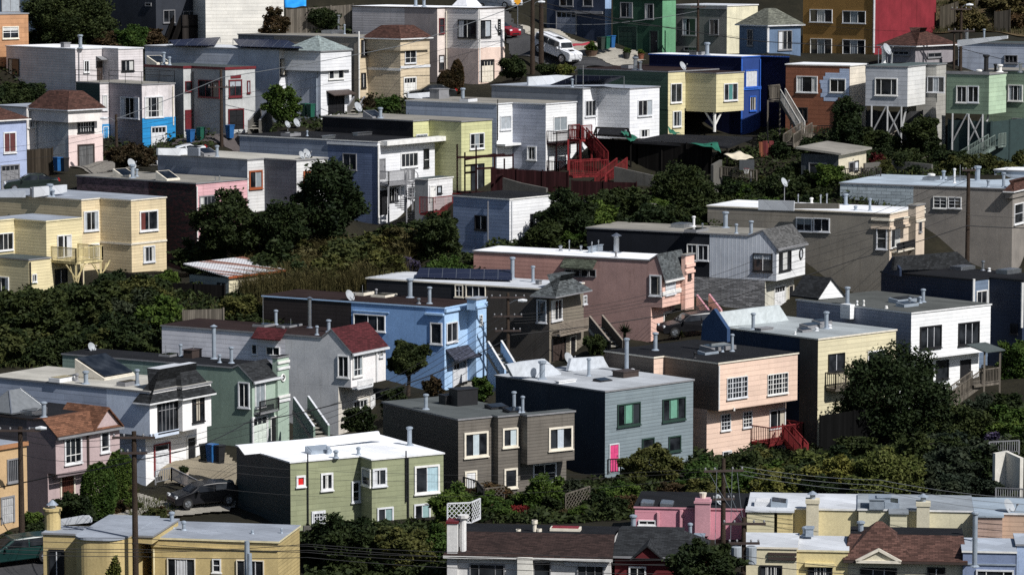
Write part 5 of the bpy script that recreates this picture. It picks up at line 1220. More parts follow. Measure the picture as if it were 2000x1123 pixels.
# ================================================================ the hillside ground
def gp(px, py, d=None):
    P = at(px, py, d or dground(py)); CTRL.append((P.x, P.y, P.z, 1.0)); return P
for px in range(-300, 2400, 300):
    gp(px, -60, 345); gp(px, 1185, 150)
gp(1900, 62, 314); gp(1850, 10, 326); gp(1980, 10, 326); gp(300, 95, 313); gp(650, 60, 312)
for q in ((30, 206, 288), (-40, 206, 288), (20, 190, 297), (400, 566, 246), (470, 566, 247), (540, 572, 246), (150, 720, 231), (300, 700, 232), (60, 710, 231), (500, 620, 240), (600, 560, 250), (760, 560, 246), (850, 497, 251), (1100, 480, 256), (1330, 440, 264), (1520, 415, 268),
          (1450, 385, 270), (1150, 400, 268), (1250, 390, 268), (1640, 350, 273), (1720, 340, 274), (1800, 345, 272), (1950, 340, 270), (1500, 300, 279), (1620, 300, 280), (1740, 305, 279), (1300, 345, 276),
          (1100, 345, 277), (930, 385, 268), (1740, 900, 212), (1900, 900, 212), (1600, 975, 199), (1800, 975, 200), (1960, 960, 202), (1300, 960, 203), (1050, 1000, 199), (1400, 965, 200), (800, 1040, 190), (650, 1120, 182), (900, 1020, 193),
          (130, 340, 277), (250, 330, 278), (560, 245, 286), (760, 225, 289), (820, 200, 296), (330, 560, 245), (1380, 650, 238), (1180, 680, 231), (960, 760, 224), (720, 850, 218), (600, 860, 214)):
    gp(*q)
PATCH = []
def patch(name, pts, m, lift=.05):
    PATCH.append((name, [gp(*p) for p in pts], m, lift))
asph = groundmat((.04, .04, .043), (.06, .06, .062), 'asphalt', 1.5); conc = groundmat((.24, .225, .195), (.32, .3, .26), 'concrete', 1.5)
patch('road', [(985, 20), (985, 75), (1000, 110), (1090, 145), (1240, 138), (1120, 98), (1040, 70)], asph, .05)
patch('pavement', [(1012, 50), (1045, 78), (1095, 95), (1140, 114), (1215, 132), (1262, 120), (1235, 100), (1160, 84), (1075, 58)], groundmat((.27, .25, .215), (.36, .335, .285), 'old_concrete', 1.5), .12)
patch('driveway', [(300, 905), (360, 950), (452, 965), (470, 908), (430, 880), (350, 900)], groundmat((.2, .17, .125), (.3, .26, .19), 'stone_paving', 3.), .06)
patch('pavement', [(185, 1003), (260, 1020), (345, 1010), (450, 1000), (470, 965), (340, 985), (255, 962), (215, 975)], conc, .1)
patch('road', [(-40, 1062), (90, 1070), (85, 1130), (-60, 1130)], asph, .05)
patch('pavement', [(900, 755), (930, 778), (990, 770), (985, 748), (920, 745)], conc, .06)
patch('yard', [(330, 285), (480, 300), (520, 250), (440, 262), (350, 272)], groundmat((.07, .06, .06), (.11, .095, .09), 'yard_slab', 1.5), .06)
patch('yard', [(60, 335), (200, 345), (330, 325), (200, 315)], groundmat((.13, .12, .11), (.18, .17, .15), 'yard_slab2', 1.5), .06)
patch('slope', [(1826, 66, 315), (2040, 74, 313), (2060, -40, 340), (1826, -40, 340)], groundmat((.06, .045, .025), (.12, .085, .045), 'dry_slope'), .06)
patch('slope', [(780, 470), (800, 520), (890, 525), (900, 500), (860, 480)], groundmat((.13, .075, .035), (.2, .12, .06), 'bare_earth'), .06)
_c = np.array(CTRL)
def terrain_np(x, y):
    x = np.atleast_1d(np.asarray(x, dtype=float)); y = np.atleast_1d(np.asarray(y, dtype=float)); out = np.empty_like(x)
    for i in range(0, len(x), 4000):
        dx = x[i:i + 4000, None] - _c[None, :, 0]; dy = y[i:i + 4000, None] - _c[None, :, 1]
        w = 1.0 / (dx * dx + dy * dy + .6) ** 1.7
        out[i:i + 4000] = (w * _c[None, :, 2]).sum(1) / w.sum(1)
    return out
def ground(x, y): return float(terrain_np([x], [y])[0])
def gridmesh(name, x0, x1, y0, y1, st, m, mask=None, lift=0.):
    xs = np.arange(x0, x1 + st, st); ys = np.arange(y0, y1 + st, st); gx, gy = np.meshgrid(xs, ys)
    fx, fy = gx.ravel(), gy.ravel(); z = terrain_np(fx, fy) + lift
    if lift == 0: z += .05 * np.sin(fx * 1.7 + np.sin(fy * 1.3)) * np.cos(fy * 1.1) - .05
    nx = len(xs); fs = []
    for j in range(len(ys) - 1):
        for i in range(nx - 1):
            if mask is None or mask(xs[i] + st / 2, ys[j] + st / 2): fs.append((j * nx + i, j * nx + i + 1, (j + 1) * nx + i + 1, (j + 1) * nx + i))
    used = sorted({k for f in fs for k in f}); mp = {k: n for n, k in enumerate(used)}
    me = bpy.data.meshes.new(name); me.from_pydata([(fx[k], fy[k], z[k]) for k in used], [], [tuple(mp[k] for k in f) for f in fs]); me.materials.append(m)
    me.polygons.foreach_set('use_smooth', [True] * len(fs)); me.uv_layers.new(name='UVMap')
    o = bpy.data.objects.new(name, me); COL.objects.link(o); o['kind'] = 'structure'; return o
gridmesh('ground', -95, 95, 138, 400, 1.0, groundmat((.009, .009, .006), (.024, .021, .013), 'soil'))
def inside(poly, x, y):
    c = False; n = len(poly)
    for i in range(n):
        a, b = poly[i], poly[i - 1]
        if (a.y > y) != (b.y > y) and x < (b.x - a.x) * (y - a.y) / (b.y - a.y) + a.x: c = not c
    return c
for name, poly, m, lift in PATCH:
    gridmesh(name, min(p.x for p in poly), max(p.x for p in poly), min(p.y for p in poly), max(p.y for p in poly), .22, m, lambda x, y: inside(poly, x, y), lift)

# ================================================================ plants
NPR = np.random.default_rng(11)
LEAF = {'dark': ((.013, .022, .009), (.036, .05, .018)), 'green': ((.028, .055, .012), (.075, .115, .026)), 'olive': ((.035, .045, .016), (.085, .09, .032)),
        'yellow': ((.06, .075, .018), (.16, .16, .05)), 'dry': ((.045, .045, .02), (.105, .092, .045)), 'red': ((.05, .012, .012), (.16, .015, .02)), 'blue': ((.017, .026, .017), (.036, .048, .034)),
        'rust': ((.03, .025, .013), (.08, .05, .03)), 'purple': ((.03, .03, .06), (.08, .07, .16))}
def outside(X, Y):
    ok = np.ones(len(X), bool)
    for f in FOOT:
        a = np.array(f); m = (X > a[:, 0].min()) & (X < a[:, 0].max()) & (Y > a[:, 1].min()) & (Y < a[:, 1].max())
        if not m.any(): continue
        x, y = X[m], Y[m]; c = np.zeros(len(x), bool); b = np.roll(a, 1, 0)
        for (x1, y1), (x2, y2) in zip(a, b): c ^= ((y1 > y) != (y2 > y)) & (x < (x2 - x1) * (y - y1) / (y2 - y1 + 1e-9) + x1)
        ok[np.where(m)[0][c]] = False
    return ok
def leafobj(name, c, u, w, mat, parent=None):
    """quads: centre c, half axes u, w"""
    n = len(c); v = np.empty((n, 4, 3), dtype=np.float32)
    v[:, 0] = c - u; v[:, 1] = c - w * .6 + u * .1; v[:, 2] = c + u; v[:, 3] = c + w * .6 + u * .1
    me = bpy.data.meshes.new(name); me.vertices.add(4 * n); me.vertices.foreach_set('co', v.ravel())
    me.loops.add(4 * n); me.loops.foreach_set('vertex_index', np.arange(4 * n, dtype=np.int32))
    me.polygons.add(n); me.polygons.foreach_set('loop_start', np.arange(0, 4 * n, 4, dtype=np.int32))
    try: me.polygons.foreach_set('loop_total', np.full(n, 4, dtype=np.int32))
    except Exception: pass
    me.update(calc_edges=True); me.validate(); me.materials.append(mat)
    o = bpy.data.objects.new(name, me); COL.objects.link(o)
    if parent: o.parent = parent
    return o
def rdir(n):
    v = NPR.normal(size=(n, 3)); return v / np.linalg.norm(v, axis=1)[:, None]
def crown(name, rx, ry, rz, kind, parent, off, leaf=.14, dens=1.0, clump=1.0, tight=False, up=.5):
    """leaves in clumps through an ellipsoid; off = centre relative to the parent"""
    area = 4 * math.pi * ((rx * rz + rx * ry + ry * rz) / 3)
    N = int(min(34000, max(700, area * 200 * dens * min(2.2, (.17 / leaf) ** 1.6))))
    if tight:
        d = rdir(N); r = 1 - np.abs(NPR.normal(0, .05, N)); r *= 1 + .06 * np.sin(d[:, 0] * 9 + d[:, 2] * 7) * np.cos(d[:, 1] * 8)
        c = d * r[:, None] * np.array([rx, ry, rz])
    else:
        n1 = int(N * .6); K = int(max(16, area * .55 / clump)); lob = rdir(K); amp = NPR.uniform(.1, .34, K); wd = NPR.uniform(.18, .42, K)
        d = rdir(n1); ang = np.arccos(np.clip(d @ lob.T, -1, 1)); f = .76 + (amp * np.exp(-(ang / wd) ** 2)).max(1)
        r = f * (1 - .38 * NPR.random(n1) ** 1.8); c1 = d * r[:, None] * np.array([rx, ry, rz]); c1[:, 2] = np.maximum(c1[:, 2], -rz * .7 - .15 * rz * NPR.random(n1))
        n2 = N - n1; k = NPR.choice(K, n2, p=amp / amp.sum()); dd = rdir(n2) * (NPR.random(n2) ** .4)[:, None]; dd[:, 2] = dd[:, 2] * .7 + .1
        c2 = lob[k] * np.array([rx, ry, rz]) * (.74 + amp[k] * .8)[:, None] + dd * (wd[k] * 1.5)[:, None] * min(rx, rz) * .62
        c = np.concatenate([c1, c2])
        st = NPR.random(N) < .04; c[st] *= 1.1
    a = rdir(N); b = rdir(N); a[:, 2] = a[:, 2] * .6 - .15
    a /= np.linalg.norm(a, axis=1)[:, None]; b = np.cross(a, b); b /= np.linalg.norm(b, axis=1)[:, None] + 1e-6
    L = leaf * NPR.uniform(.6, 1.3, N)[:, None]
    k2 = LEAF[kind]
    return leafobj(name, (c + np.array(off)).astype(np.float32), a * L, b * L * .75, leafmat(*k2, kind), parent)
def barkmat(): return groundmat((.03, .022, .016), (.06, .045, .035), 'bark', 3.)
PLN = {}
def tree(label, cx, cy, rx, ry, d, kind='dark', leaf=.15, dens=1.0, name='tree', cat='tree', group=None, trunk=True, tight=False, clump=1.0, asp=.85):
    P = at(cx, cy, d); s = d / F; RX, RZ = rx * s, ry * s; gz = ground(P.x, P.y); gz = min(gz, P.z - RZ * .7)
    root = thing(name, label, cat, V((P.x, P.y, gz)), group)
    o = np.array([0, 0, P.z - gz])
    crown('crown', RX, RX * asp, RZ, kind, root, o, leaf, dens, clump, tight)
    if trunk:
        mb = MB(); b = root.location; top = V((P.x, P.y, P.z + RZ * .3)); w = max(.1, RX * .075)
        mid = b.lerp(top, .5) + V((rng.uniform(-.2, .2), 0, 0)); mb.tube([b - Z * .2, mid, top], [w * 1.3, w, w * .3], 8)
        for i in range(6):
            t = rng.uniform(0, 6.28); st_ = b.lerp(top, rng.uniform(.35, .7)); e = V((P.x + math.cos(t) * RX * .7, P.y + math.sin(t) * RX * .6, P.z + rng.uniform(-.2, .6) * RZ))
            mb.tube([st_, st_.lerp(e, .5) + Z * .2, e], [w * .55, w * .35, w * .1], 6)
        mb.build('trunk', barkmat(), root)
    return root
def shrub(label, cx, cy, rx, ry, d, kind='dark', leaf=.13, dens=1.0, tight=False, name='shrub', cat='shrub', group=None, clump=.7):
    P = at(cx, cy, d); s = d / F; RX, RZ = rx * s, ry * s
    gz = ground(P.x, P.y); top = P.z + RZ
    if gz < P.z - RZ: RZ = (top - gz) / 2; P.z = gz + RZ
    o = crown(name, RX, RX * .75, RZ, kind, None, (0, 0, 0), leaf, dens, clump, tight); o.location = P
    if gz < P.z - RZ * .8 and name != 'climber':     # stems down to the soil
        mb = MB()
        for i in range(4):
            q = P + V((rng.uniform(-.4, .4) * RX, rng.uniform(-.3, .3) * RX, 0)); mb.tube([V((P.x, P.y, gz - .2)), q], [.06, .03], 5)
        st = mb.build('stem', barkmat()); st.parent = o; st.location = -P
    return tag(o, label, cat, group)
def spiky(label, cx, cy, r, d, kind='olive', n=90, name='yucca', cat='plant', stem=0., up=.4):
    P = at(cx, cy, d); R_ = r * d / F; gz = ground(P.x, P.y)
    root = thing(name, label, cat, V((P.x, P.y, min(gz, P.z))), None); a = rdir(n); a[:, 2] = np.abs(a[:, 2]) * .8 + up * NPR.uniform(-.6, 1, n); a /= np.linalg.norm(a, axis=1)[:, None]
    b = np.cross(a, np.array([0, 0, 1.])); b /= np.linalg.norm(b, axis=1)[:, None] + 1e-6
    L = R_ * NPR.uniform(.6, 1.1, n)[:, None]; off = np.array([0, 0, P.z - root.location.z])
    leafobj('leaves', (off + a * L * .5).astype(np.float32), a * L * .5, b * .07, leafmat(*LEAF[kind], kind), root)
    mb = MB(); mb.tube([root.location - Z * .2, P], .1, 6); mb.build('stem', barkmat(), root)
    return root
def grassmass(label, boxes, kind, h, n, name='tall_grass', w=.035):
    C, U, W = [], [], []
    for (x0, x1, y, d, dd, m) in boxes:
        xs = NPR.uniform(x0, x1, m); ds = NPR.uniform(d - dd, d + dd, m)
        X = np.array([at(x, y, q).x for x, q in zip(xs, ds)]); k_ = outside(X, ds); X, ds = X[k_], ds[k_]; m = len(X); Zg = terrain_np(X, ds)
        hh = h * NPR.uniform(.5, 1.15, m); t = NPR.uniform(0, 6.28, m); ln = NPR.uniform(.15, .7, m) * hh
        base = np.stack([X, ds, Zg], 1); v1 = np.stack([np.cos(t) * ln * .3, np.sin(t) * ln * .3, hh * .65], 1); v2 = np.stack([np.cos(t) * ln * .8, np.sin(t) * ln * .8, hh * .2 - ln * .25], 1)
        pe = np.stack([-np.sin(t), np.cos(t), 0 * t], 1)
        for p0, vv, k in ((base, v1, 1.), (base + v1, v2, .8)):
            C.append(p0 + vv / 2); U.append(vv / 2 * 1.05); W.append(pe * w * k)
    o = leafobj(name, np.concatenate(C).astype(np.float32), np.concatenate(U), np.concatenate(W), leafmat(*LEAF[kind], kind))
    o['kind'] = 'stuff'; return tag(o, label, 'grass')
# -- trees
tree('big dark tree behind the orange house in the top left corner', 140, 38, 92, 62, 311, 'dark')
tree('dense dark tree in front of the blue shaded house with spiral stairs', 643, 392, 64, 78, 258, 'dark', leaf=.18)
tree('leafy tree against the peeling maroon wall of the pink house', 448, 440, 66, 62, 254, 'dark', leaf=.17)
tree('lower leafy tree between the maroon wall and the dense dark tree', 545, 446, 58, 52, 254, 'dark', leaf=.16)
tree('small round tree with bare trunk on the brown earth slope', 857, 457, 50, 42, 250, 'dark')
tree('wide dark tree spilling over the white front of the blue cottage', 1112, 428, 62, 54, 257.5, 'dark')
tree('lower spreading tree right of the blue cottage', 1160, 440, 50, 40, 259, 'green', leaf=.16)
tree('dark round tree below the black board fence and basketball hoop', 1336, 380, 60, 55, 266, 'dark')
tree('dark tree behind the white satellite dish on a mast', 1525, 372, 58, 42, 270, 'dark')
tree('rounded dark tree in front of the pale yellow clapboard house', 1742, 782, 112, 98, 218, 'dark', leaf=.14, dens=1.5)
tree('tree in front of the brown boarded house with back stairs', 1655, 250, 36, 55, 280.5, 'dark')
tree('tree beside the stilts between the grey room and the green room', 1802, 262, 36, 44, 281, 'dark')
tree('topiary tree trimmed into a wide cap by the sky blue house', 797, 700, 42, 40, 226.5, 'dark', leaf=.12, dens=1.6)
for i, (cx, cy, rx, ry, d, k, tl) in enumerate(((55, 622, 78, 66, 238, 'dark', 'big dark tree below the pale yellow house extension'), (150, 612, 64, 56, 240, 'dark', 'dark tree under the pale yellow balcony posts'),
        (262, 612, 72, 48, 240, 'blue', 'bluish tree below the cream house yard'), (15, 690, 52, 48, 232, 'dark', 'tree at left edge above the beige roof'), (105, 690, 58, 44, 231, 'dark', 'tree directly above the sage green house roof corner'),
        (225, 665, 66, 50, 233, 'dark', 'tree behind the small satellite dish on the black roof'), (318, 628, 50, 44, 236, 'green', 'tree left of the brown roof of the grey gabled house'))):
    tree(tl, cx, cy, rx, ry, d, k, leaf=.18, group=None)
tree('dark leafy tree at bottom in front of the olive house door', 668, 1062, 66, 58, 183, 'dark', leaf=.15)
tree('brownish green tree at bottom beside the white chimney house', 790, 1082, 62, 50, 181.5, 'olive', leaf=.13)
tree('dark tree at the bottom hiding the dark red house', 1372, 1100, 78, 44, 168, 'dark', leaf=.15)
tree('bright green tree at the right edge below the navy house', 1990, 715, 42, 58, 235, 'green', leaf=.16)
tree('bushy green tree at the bottom right of the white chimney side', 850, 1062, 36, 40, 182.5, 'green', leaf=.13)
# -- shrubs
for a in (('dark shrub left of the topiary tree trunk', 703, 822, 34, 28, 219, 'dark'), ('dark hedge below the mauve house', 150, 990, 48, 30, 194, 'dark'),
          ('shrub under the street pole by the brown mansard house', 258, 303, 52, 22, 279, 'rust'), ('bright green bush in front of the white pyramid roof house', 552, 205, 35, 34, 287, 'green'),
          ('low shrubs in front of the tan clapboard house', 757, 206, 32, 18, 292, 'green'), ('shrub by the stone steps below the tan house', 720, 200, 16, 12, 292, 'rust'),
          ('spiky green bush in front of the dark slate house', 256, 74, 36, 24, 309, 'green'), ('reddish shrub right of the big dark tree', 212, 80, 28, 18, 309, 'rust'),
          ('shrub against the cream clapboard wall by the fence', 535, 32, 28, 18, 310, 'rust'), ('flowering bush behind the plank fence at top', 632, 26, 32, 16, 311, 'dark'),
          ('round hedge beside the parked white off roader', 1005, 128, 28, 20, 301.5, 'dark'), ('hedge below the white off roader, dark half', 1068, 136, 20, 13, 300.5, 'dark'),
          ('yellow green hedge below the white off roader', 1102, 137, 22, 13, 300.5, 'yellow'), ('grey green shrub beside the rounded tree', 1870, 835, 66, 58, 216, 'dark'),
          ('shrub under the porch stairs of the white clapboard house', 1925, 815, 50, 46, 222, 'blue'), ('broad shrub in the lower right garden', 1880, 905, 78, 48, 208, 'dark'),
          ('dark green hedge mass at the right of the yellow bushes', 1865, 945, 66, 44, 201, 'blue'), ('pale yellow leaved bush behind the yellow houses', 1735, 926, 72, 52, 198.5, 'yellow'),
          ('olive bush left of the pale yellow bush', 1640, 935, 62, 42, 199, 'yellow'), ('green bush behind the butter yellow chimney', 1560, 940, 60, 36, 200, 'olive'),
          ('dark bush under the red deck', 1470, 925, 62, 40, 203, 'dark'), ('dark hedge right of the slate blue house', 1380, 950, 60, 34, 202, 'dark'),
          ('bush hiding the lower windows of the slate blue house', 1272, 905, 58, 42, 205, 'olive'), ('low bush below the pink back door', 1215, 952, 40, 24, 204, 'dark'),
          ('green bush in front of the brown three bay house', 1062, 970, 52, 40, 199, 'green'), ('red leaved hedge below the brown three bay house', 985, 1003, 52, 24, 196.5, 'red'),
          ('leafy shrub right of the olive house corner', 880, 985, 44, 36, 191, 'green'), ('low rust shrub behind the white chimney house', 1130, 1012, 50, 22, 196, 'rust'),
          ('shrub behind the pink house roof corner', 1180, 985, 40, 26, 199, 'dark'), ('dark ivy bush at right edge above the tan house', 1985, 890, 40, 50, 207, 'dark'),
          ('purple flowering shrub at right edge', 1940, 865, 26, 20, 210, 'purple'), ('bush behind the brown roof of the sky blue house', 475, 605, 44, 36, 238, 'olive'),
          ('dark bush by the taupe house steps', 1165, 672, 24, 24, 229.5, 'dark'), ('trimmed green hedge by the white stair of the sky blue house', 942, 748, 24, 14, 221, 'green'),
          ('bare brown shrub by the sky blue garage', 846, 755, 20, 18, 224, 'rust'), ('dark shrub between grey gabled house and sky blue house', 772, 775, 28, 28, 222, 'dark'),
          ('low hedge at left edge by the green estate car', 70, 1035, 34, 16, 190, 'dark'), ('round hedge at the left edge', 12, 1055, 18, 16, 186, 'dark'), ('hedge beside the orange house gate', 62, 1012, 26, 14, 193, 'green'),
          ('red flowering bougainvillea behind the picket fence', 1712, 313, 16, 12, 276, 'red'), ('shrubs behind the flat roofed garden room', 1770, 312, 36, 16, 275, 'dark'),
          ('bush in front of the grey brown house shingled wall', 1600, 385, 34, 22, 267, 'dark'), ('bush at the right edge by the green stilt house', 1990, 312, 18, 16, 279, 'olive'),
          ('bush in the corner by the red terrace fence', 1230, 410, 36, 20, 265, 'dark'), ('purple bush at the edge of the dry grass', 795, 515, 22, 18, 248, 'purple'), ('low green bush behind the solar roof', 870, 522, 40, 20, 245, 'green'),
          ('scrub on the dry slope behind the brown hip roof', 1895, 42, 34, 20, 318, 'dry'), ('rusty scrub at the top right corner', 1975, 45, 34, 26, 319, 'rust'),
          ('shrub below the cream house washing lines', 330, 545, 26, 16, 246, 'green'), ('yellow climbing plant on the mustard house', 225, 1095, 15, 22, 170, 'yellow'),
          ('green shrub left of the shingled navy gable', 1200, 990, 30, 16, 196, 'olive'), ('shrub above the lattice fence', 1120, 958, 34, 20, 201, 'blue')):
    shrub(*a)
for a in (('larger round topiary bush in front of the mauve house', 193, 945, 36, 42, 194.5, 'green', .1, 1.6, True, 'topiary', 'topiary'), ('taller narrow topiary bush beside the white front house', 234, 920, 29, 42, 198, 'green', .1, 1.6, True, 'topiary', 'topiary'),
          ('tall clipped cypress in front of the white and pink house', 893, 148, 13, 31, 299, 'rust', .12, 1.6, True, 'topiary', 'topiary'), ('low round clipped bush beside the cypress', 873, 157, 19, 19, 299, 'rust', .12, 1.6, True, 'topiary', 'topiary')):
    shrub(*a)
spiky('tall dark yucca above the salmon house steps', 1220, 650, 22, 229, 'dark', 120, stem=1.); spiky('pale yucca beside the street pole', 262, 962, 20, 196, 'yellow'); spiky('yucca in front of the slate blue house', 1243, 945, 30, 202, 'olive', 110); spiky('potted palm by the taupe house', 1328, 655, 14, 236, 'olive')
grassmass('tall dry reeds and brush between the trees in the middle', [(470, 800, 540, 249, 7, 17000), (540, 760, 500, 253, 4, 8000)], 'dry', 2.4, 0)
grassmass('low weeds growing over the back gardens', [(0, 420, 640, 236, 8, 2500), (1150, 1500, 420, 266, 5, 1500), (1380, 1960, 940, 204, 8, 5000), (900, 1300, 990, 199, 4, 2500), (1650, 1960, 840, 216, 8, 2500), (1600, 1900, 330, 274, 5, 1500), (250, 340, 975, 197, 3, 500)], 'olive', .6, 0, 'weeds', .05)
grassmass('dry grass on the slope in the top right corner', [(1820, 2050, 40, 322, 7, 3500)], 'dry', .7, 0, 'dry_grass', .05)

def thicket(label, group, x0, x1, d0, d1, n, kinds, r0=.7, r1=1.5, leaf=.12, name='shrub', flat=.8):
    """many look-alike bushes: two or three grown ones of each kind, then copies"""
    proto = []
    for kd in kinds:
        for i in range(2): proto.append(crown(name, 1.15, 1.0, 1.0, kd, None, (0, 0, 0), leaf, 1.0, .6))
    for i in range(max(n, len(proto))):
        o = proto[i] if i < len(proto) else proto[i % len(proto)].copy()
        if i >= len(proto): COL.objects.link(o)
        for _ in range(12):
            d = rng.uniform(d0, d1); P = at(rng.uniform(x0, x1), 600, d); r = rng.uniform(r0, r1)
            if outside(np.array([P.x, P.x + r * .8, P.x - r * .8, P.x, P.x]), np.array([P.y, P.y, P.y, P.y + r * .8, P.y - r * .8])).all(): break
        o.location = (P.x, P.y, ground(P.x, P.y) + r * flat * .55); o.scale = (r, r, r * flat); o.rotation_euler = (0, 0, rng.uniform(0, 6.28))
        tag(o, label, 'shrub', group)
T_ = thicket
T_('dark bush in the thicket between the pale yellow house and the beige roof', 'bushes of the left thicket', -20, 330, 231, 243, 26, ['dark', 'dark', 'olive'], 1.1, 2.2)
T_('olive bush along the dark fence above the brown roofs', 'bushes above the brown roofs', 330, 640, 231, 236, 12, ['olive', 'dark'], 0.5, 1.0)
T_('dark bush among the tall dry reeds in the middle', 'bushes among the reeds', 400, 800, 246, 256, 26, ['dark', 'olive', 'dry', 'olive'], 1.2, 2.3)
T_('dark bush on the terrace between the blue cottage and the black roof', 'bushes on the middle terrace', 1000, 1380, 255, 266, 18, ['dark', 'dark', 'green'], 0.9, 1.7)
T_('dark bush around the flat roofed garden room', 'bushes round the garden room', 1480, 1960, 270, 279, 20, ['dark', 'olive'], 0.6, 1.25)
T_('dark bush behind the taupe house roof', 'bushes behind the taupe roof', 1430, 1640, 263, 270, 10, ['dark', 'green'], 0.8, 1.5)
T_('olive bush in the overgrown gardens behind the butter yellow house', 'bushes of the lower right gardens', 1370, 1720, 197, 206, 26, ['olive', 'dark', 'green', 'yellow'], 0.9, 1.6)
T_('dark bush on the lower right slope under the rounded tree', 'bushes of the right slope', 1640, 2000, 206, 222, 24, ['dark', 'green', 'blue'], 1.0, 1.9)
T_('blue green bush by the ivy wall at the lower right', 'bushes by the ivy wall', 1760, 1960, 197, 205, 10, ['blue', 'dark'], 0.9, 1.6)
T_('low bush in the yards below the brown three bay house', 'bushes below the three bay house', 880, 1330, 195, 203, 20, ['green', 'dark', 'rust'], 0.55, 1.1)
T_('dark bush at the bottom between mustard house and white chimneys', 'bushes at the bottom', 595, 870, 180, 188, 12, ['dark', 'olive'], 0.8, 1.4)
T_('dark bush at the left edge behind the brown mansard house', 'bushes at the left edge', -20, 70, 286, 296, 6, ['dark'], 0.9, 1.6)
T_('bush under the back stairs of the brown boarded house', 'bushes below the stilts', 1480, 1960, 279, 285, 12, ['dark'], 0.7, 1.3)
T_('bush on the dry slope in the top right corner', 'bushes on the dry slope', 1830, 2010, 314, 326, 8, ['dry', 'dry', 'rust'], 0.8, 1.5)
T_('dark bush at the top left behind the cream clapboard house', 'bushes at the top left', 60, 320, 306, 318, 10, ['dark', 'rust'], 1.0, 1.8)
T_('garden bush in front of the mauve and white front houses', 'bushes in the front gardens', 215, 345, 194, 199, 6, ['rust', 'olive'], 0.35, 0.6)

def undergrowth(label, boxes, kind, h, leaf, name):
    C, A, B = [], [], []
    for (x0, x1, d0, d1, n) in boxes:
        xs = NPR.uniform(x0, x1, n); ds = NPR.uniform(d0, d1, n); X = (xs - 1000) / F * ds * 1.0; k_ = outside(X, ds); X, ds = X[k_], ds[k_]; n = len(X)
        c = np.stack([X, ds, terrain_np(X, ds) + h * NPR.random(n) ** 1.5 * (.4 + .6 * np.sin(X * .9) ** 2)], 1); a = rdir(n); a[:, 2] *= .5; a /= np.linalg.norm(a, axis=1)[:, None]
        b = np.cross(a, rdir(n)); b /= np.linalg.norm(b, axis=1)[:, None] + 1e-6; L = leaf * NPR.uniform(.6, 1.4, n)[:, None]
        C.append(c); A.append(a * L); B.append(b * L * .8)
    o = leafobj(name, np.concatenate(C).astype(np.float32), np.concatenate(A), np.concatenate(B), leafmat(*LEAF[kind], kind)); o['kind'] = 'stuff'; tag(o, label, 'undergrowth')
undergrowth('dark undergrowth and ivy covering the slopes between the houses', [(-20, 640, 229, 246, 16000), (380, 1000, 243, 262, 16000), (980, 1480, 254, 272, 12000), (1400, 2000, 262, 282, 14000), (1350, 2000, 197, 224, 30000), (860, 1360, 193, 207, 12000), (590, 880, 178, 192, 8000), (-20, 420, 284, 318, 8000), (500, 800, 284, 312, 5000), (1480, 2000, 280, 290, 6000)], 'dark', .7, .17, 'undergrowth')
# ================================================================ stairs, decks, fences
def rail(A, B, h, mat, parent, sp=.16, name='railing', w=.045):
    mb = MB(); mb.bar(A + Z * h, B + Z * h, w * 1.5); mb.bar(A + Z * .12, B + Z * .12, w)
    n = max(1, int((B - A).length / sp))
    for i in range(n + 1):
        p = A.lerp(B, i / n); mb.bar(p + (Z * .1 if 0 < i < n else Z * -.05), p + Z * h, w if 0 < i < n else w * 2)
    return mb.build(name, mat, parent)
def flight(A, B, wv, mat, parent, n=None, rails=(0, 1), rmat=None, h=.95, name='flight'):
    """A top, B bottom, wv width vector"""
    n = n or max(3, int(abs(A.z - B.z) / .19)); mb = MB(); d = (B - A); hd = V((d.x, d.y, 0)); st = hd / n
    for i in range(n):
        p = A + d * ((i + .5) / n); q = V((p.x, p.y, p.z))
        mb.hexa([q - st * .55, q + st * .55, q + st * .55 + wv, q - st * .55 + wv] + [c + Z * .06 for c in (q - st * .55, q + st * .55, q + st * .55 + wv, q - st * .55 + wv)])
    for k in (0, 1): mb.bar(A + wv * k - Z * .1, B + wv * k - Z * .1, .07, .26)
    o = mb.build(name, mat, parent)
    for k in rails: rail(A + wv * k, B + wv * k, h, rmat or mat, parent)
    return o
def platform(c, th, mat, parent, name='deck'):
    mb = MB(); mb.prism(c, -Z * th); return mb.build(name, mat, parent)
redw = wood((.2, .028, .03), .3); dkred = wood((.028, .0095, .0105), .2); grw = wood((.16, .14, .115)); dkw = wood((.008, .007, .0065), .16); whw = wood((.6, .58, .54)); ylw = wood((.62, .52, .28), .3); blk = pc('k')
U = lambda a: (V((math.sin(R(a)), -math.cos(R(a)), 0)), V((math.cos(R(a)), math.sin(R(a)), 0)))

# red staircase by the corrugated white house
L_, R_ = U(50); s = thing('outdoor_stair', 'red wooden staircase with landings beside the white corrugated house', 'staircase', at(1130, 345, 278))
a = at(1110, 272, 281); b = a + R_ * 1.5; platform([a, b, b + L_ * 1.3, a + L_ * 1.3], .18, redw, s, 'landing'); rail(a + L_ * 1.3, b + L_ * 1.3, 1.15, redw, s, .14); rail(a, a + L_ * 1.3, 1.15, redw, s, .14); rail(a, b, 1.15, redw, s, .14)
lp = at(1112, 342, 277.6); rp = at(1178, 338, 278.6); ex = V((.35, -1.5, 0))
top = b + L_ * .3; bot = at(1180, 318, 278.9); flight(top, bot, V((.3, -1.0, 0)), redw, s)
platform([lp, rp, rp + ex, lp + ex], .22, redw, s, 'landing'); rail(lp + ex, rp + ex, 1.2, redw, s, .14); rail(lp, rp, 1.2, redw, s, .14)
t2 = at(1205, 335, 277.5); b2 = at(1162, 368, 274); flight(t2, b2, V((.85, .5, 0)), redw, s, 7, h=1.1); platform([rp, t2 + V((.85, .5, 0)), t2, rp + ex], .2, redw, s, 'landing')
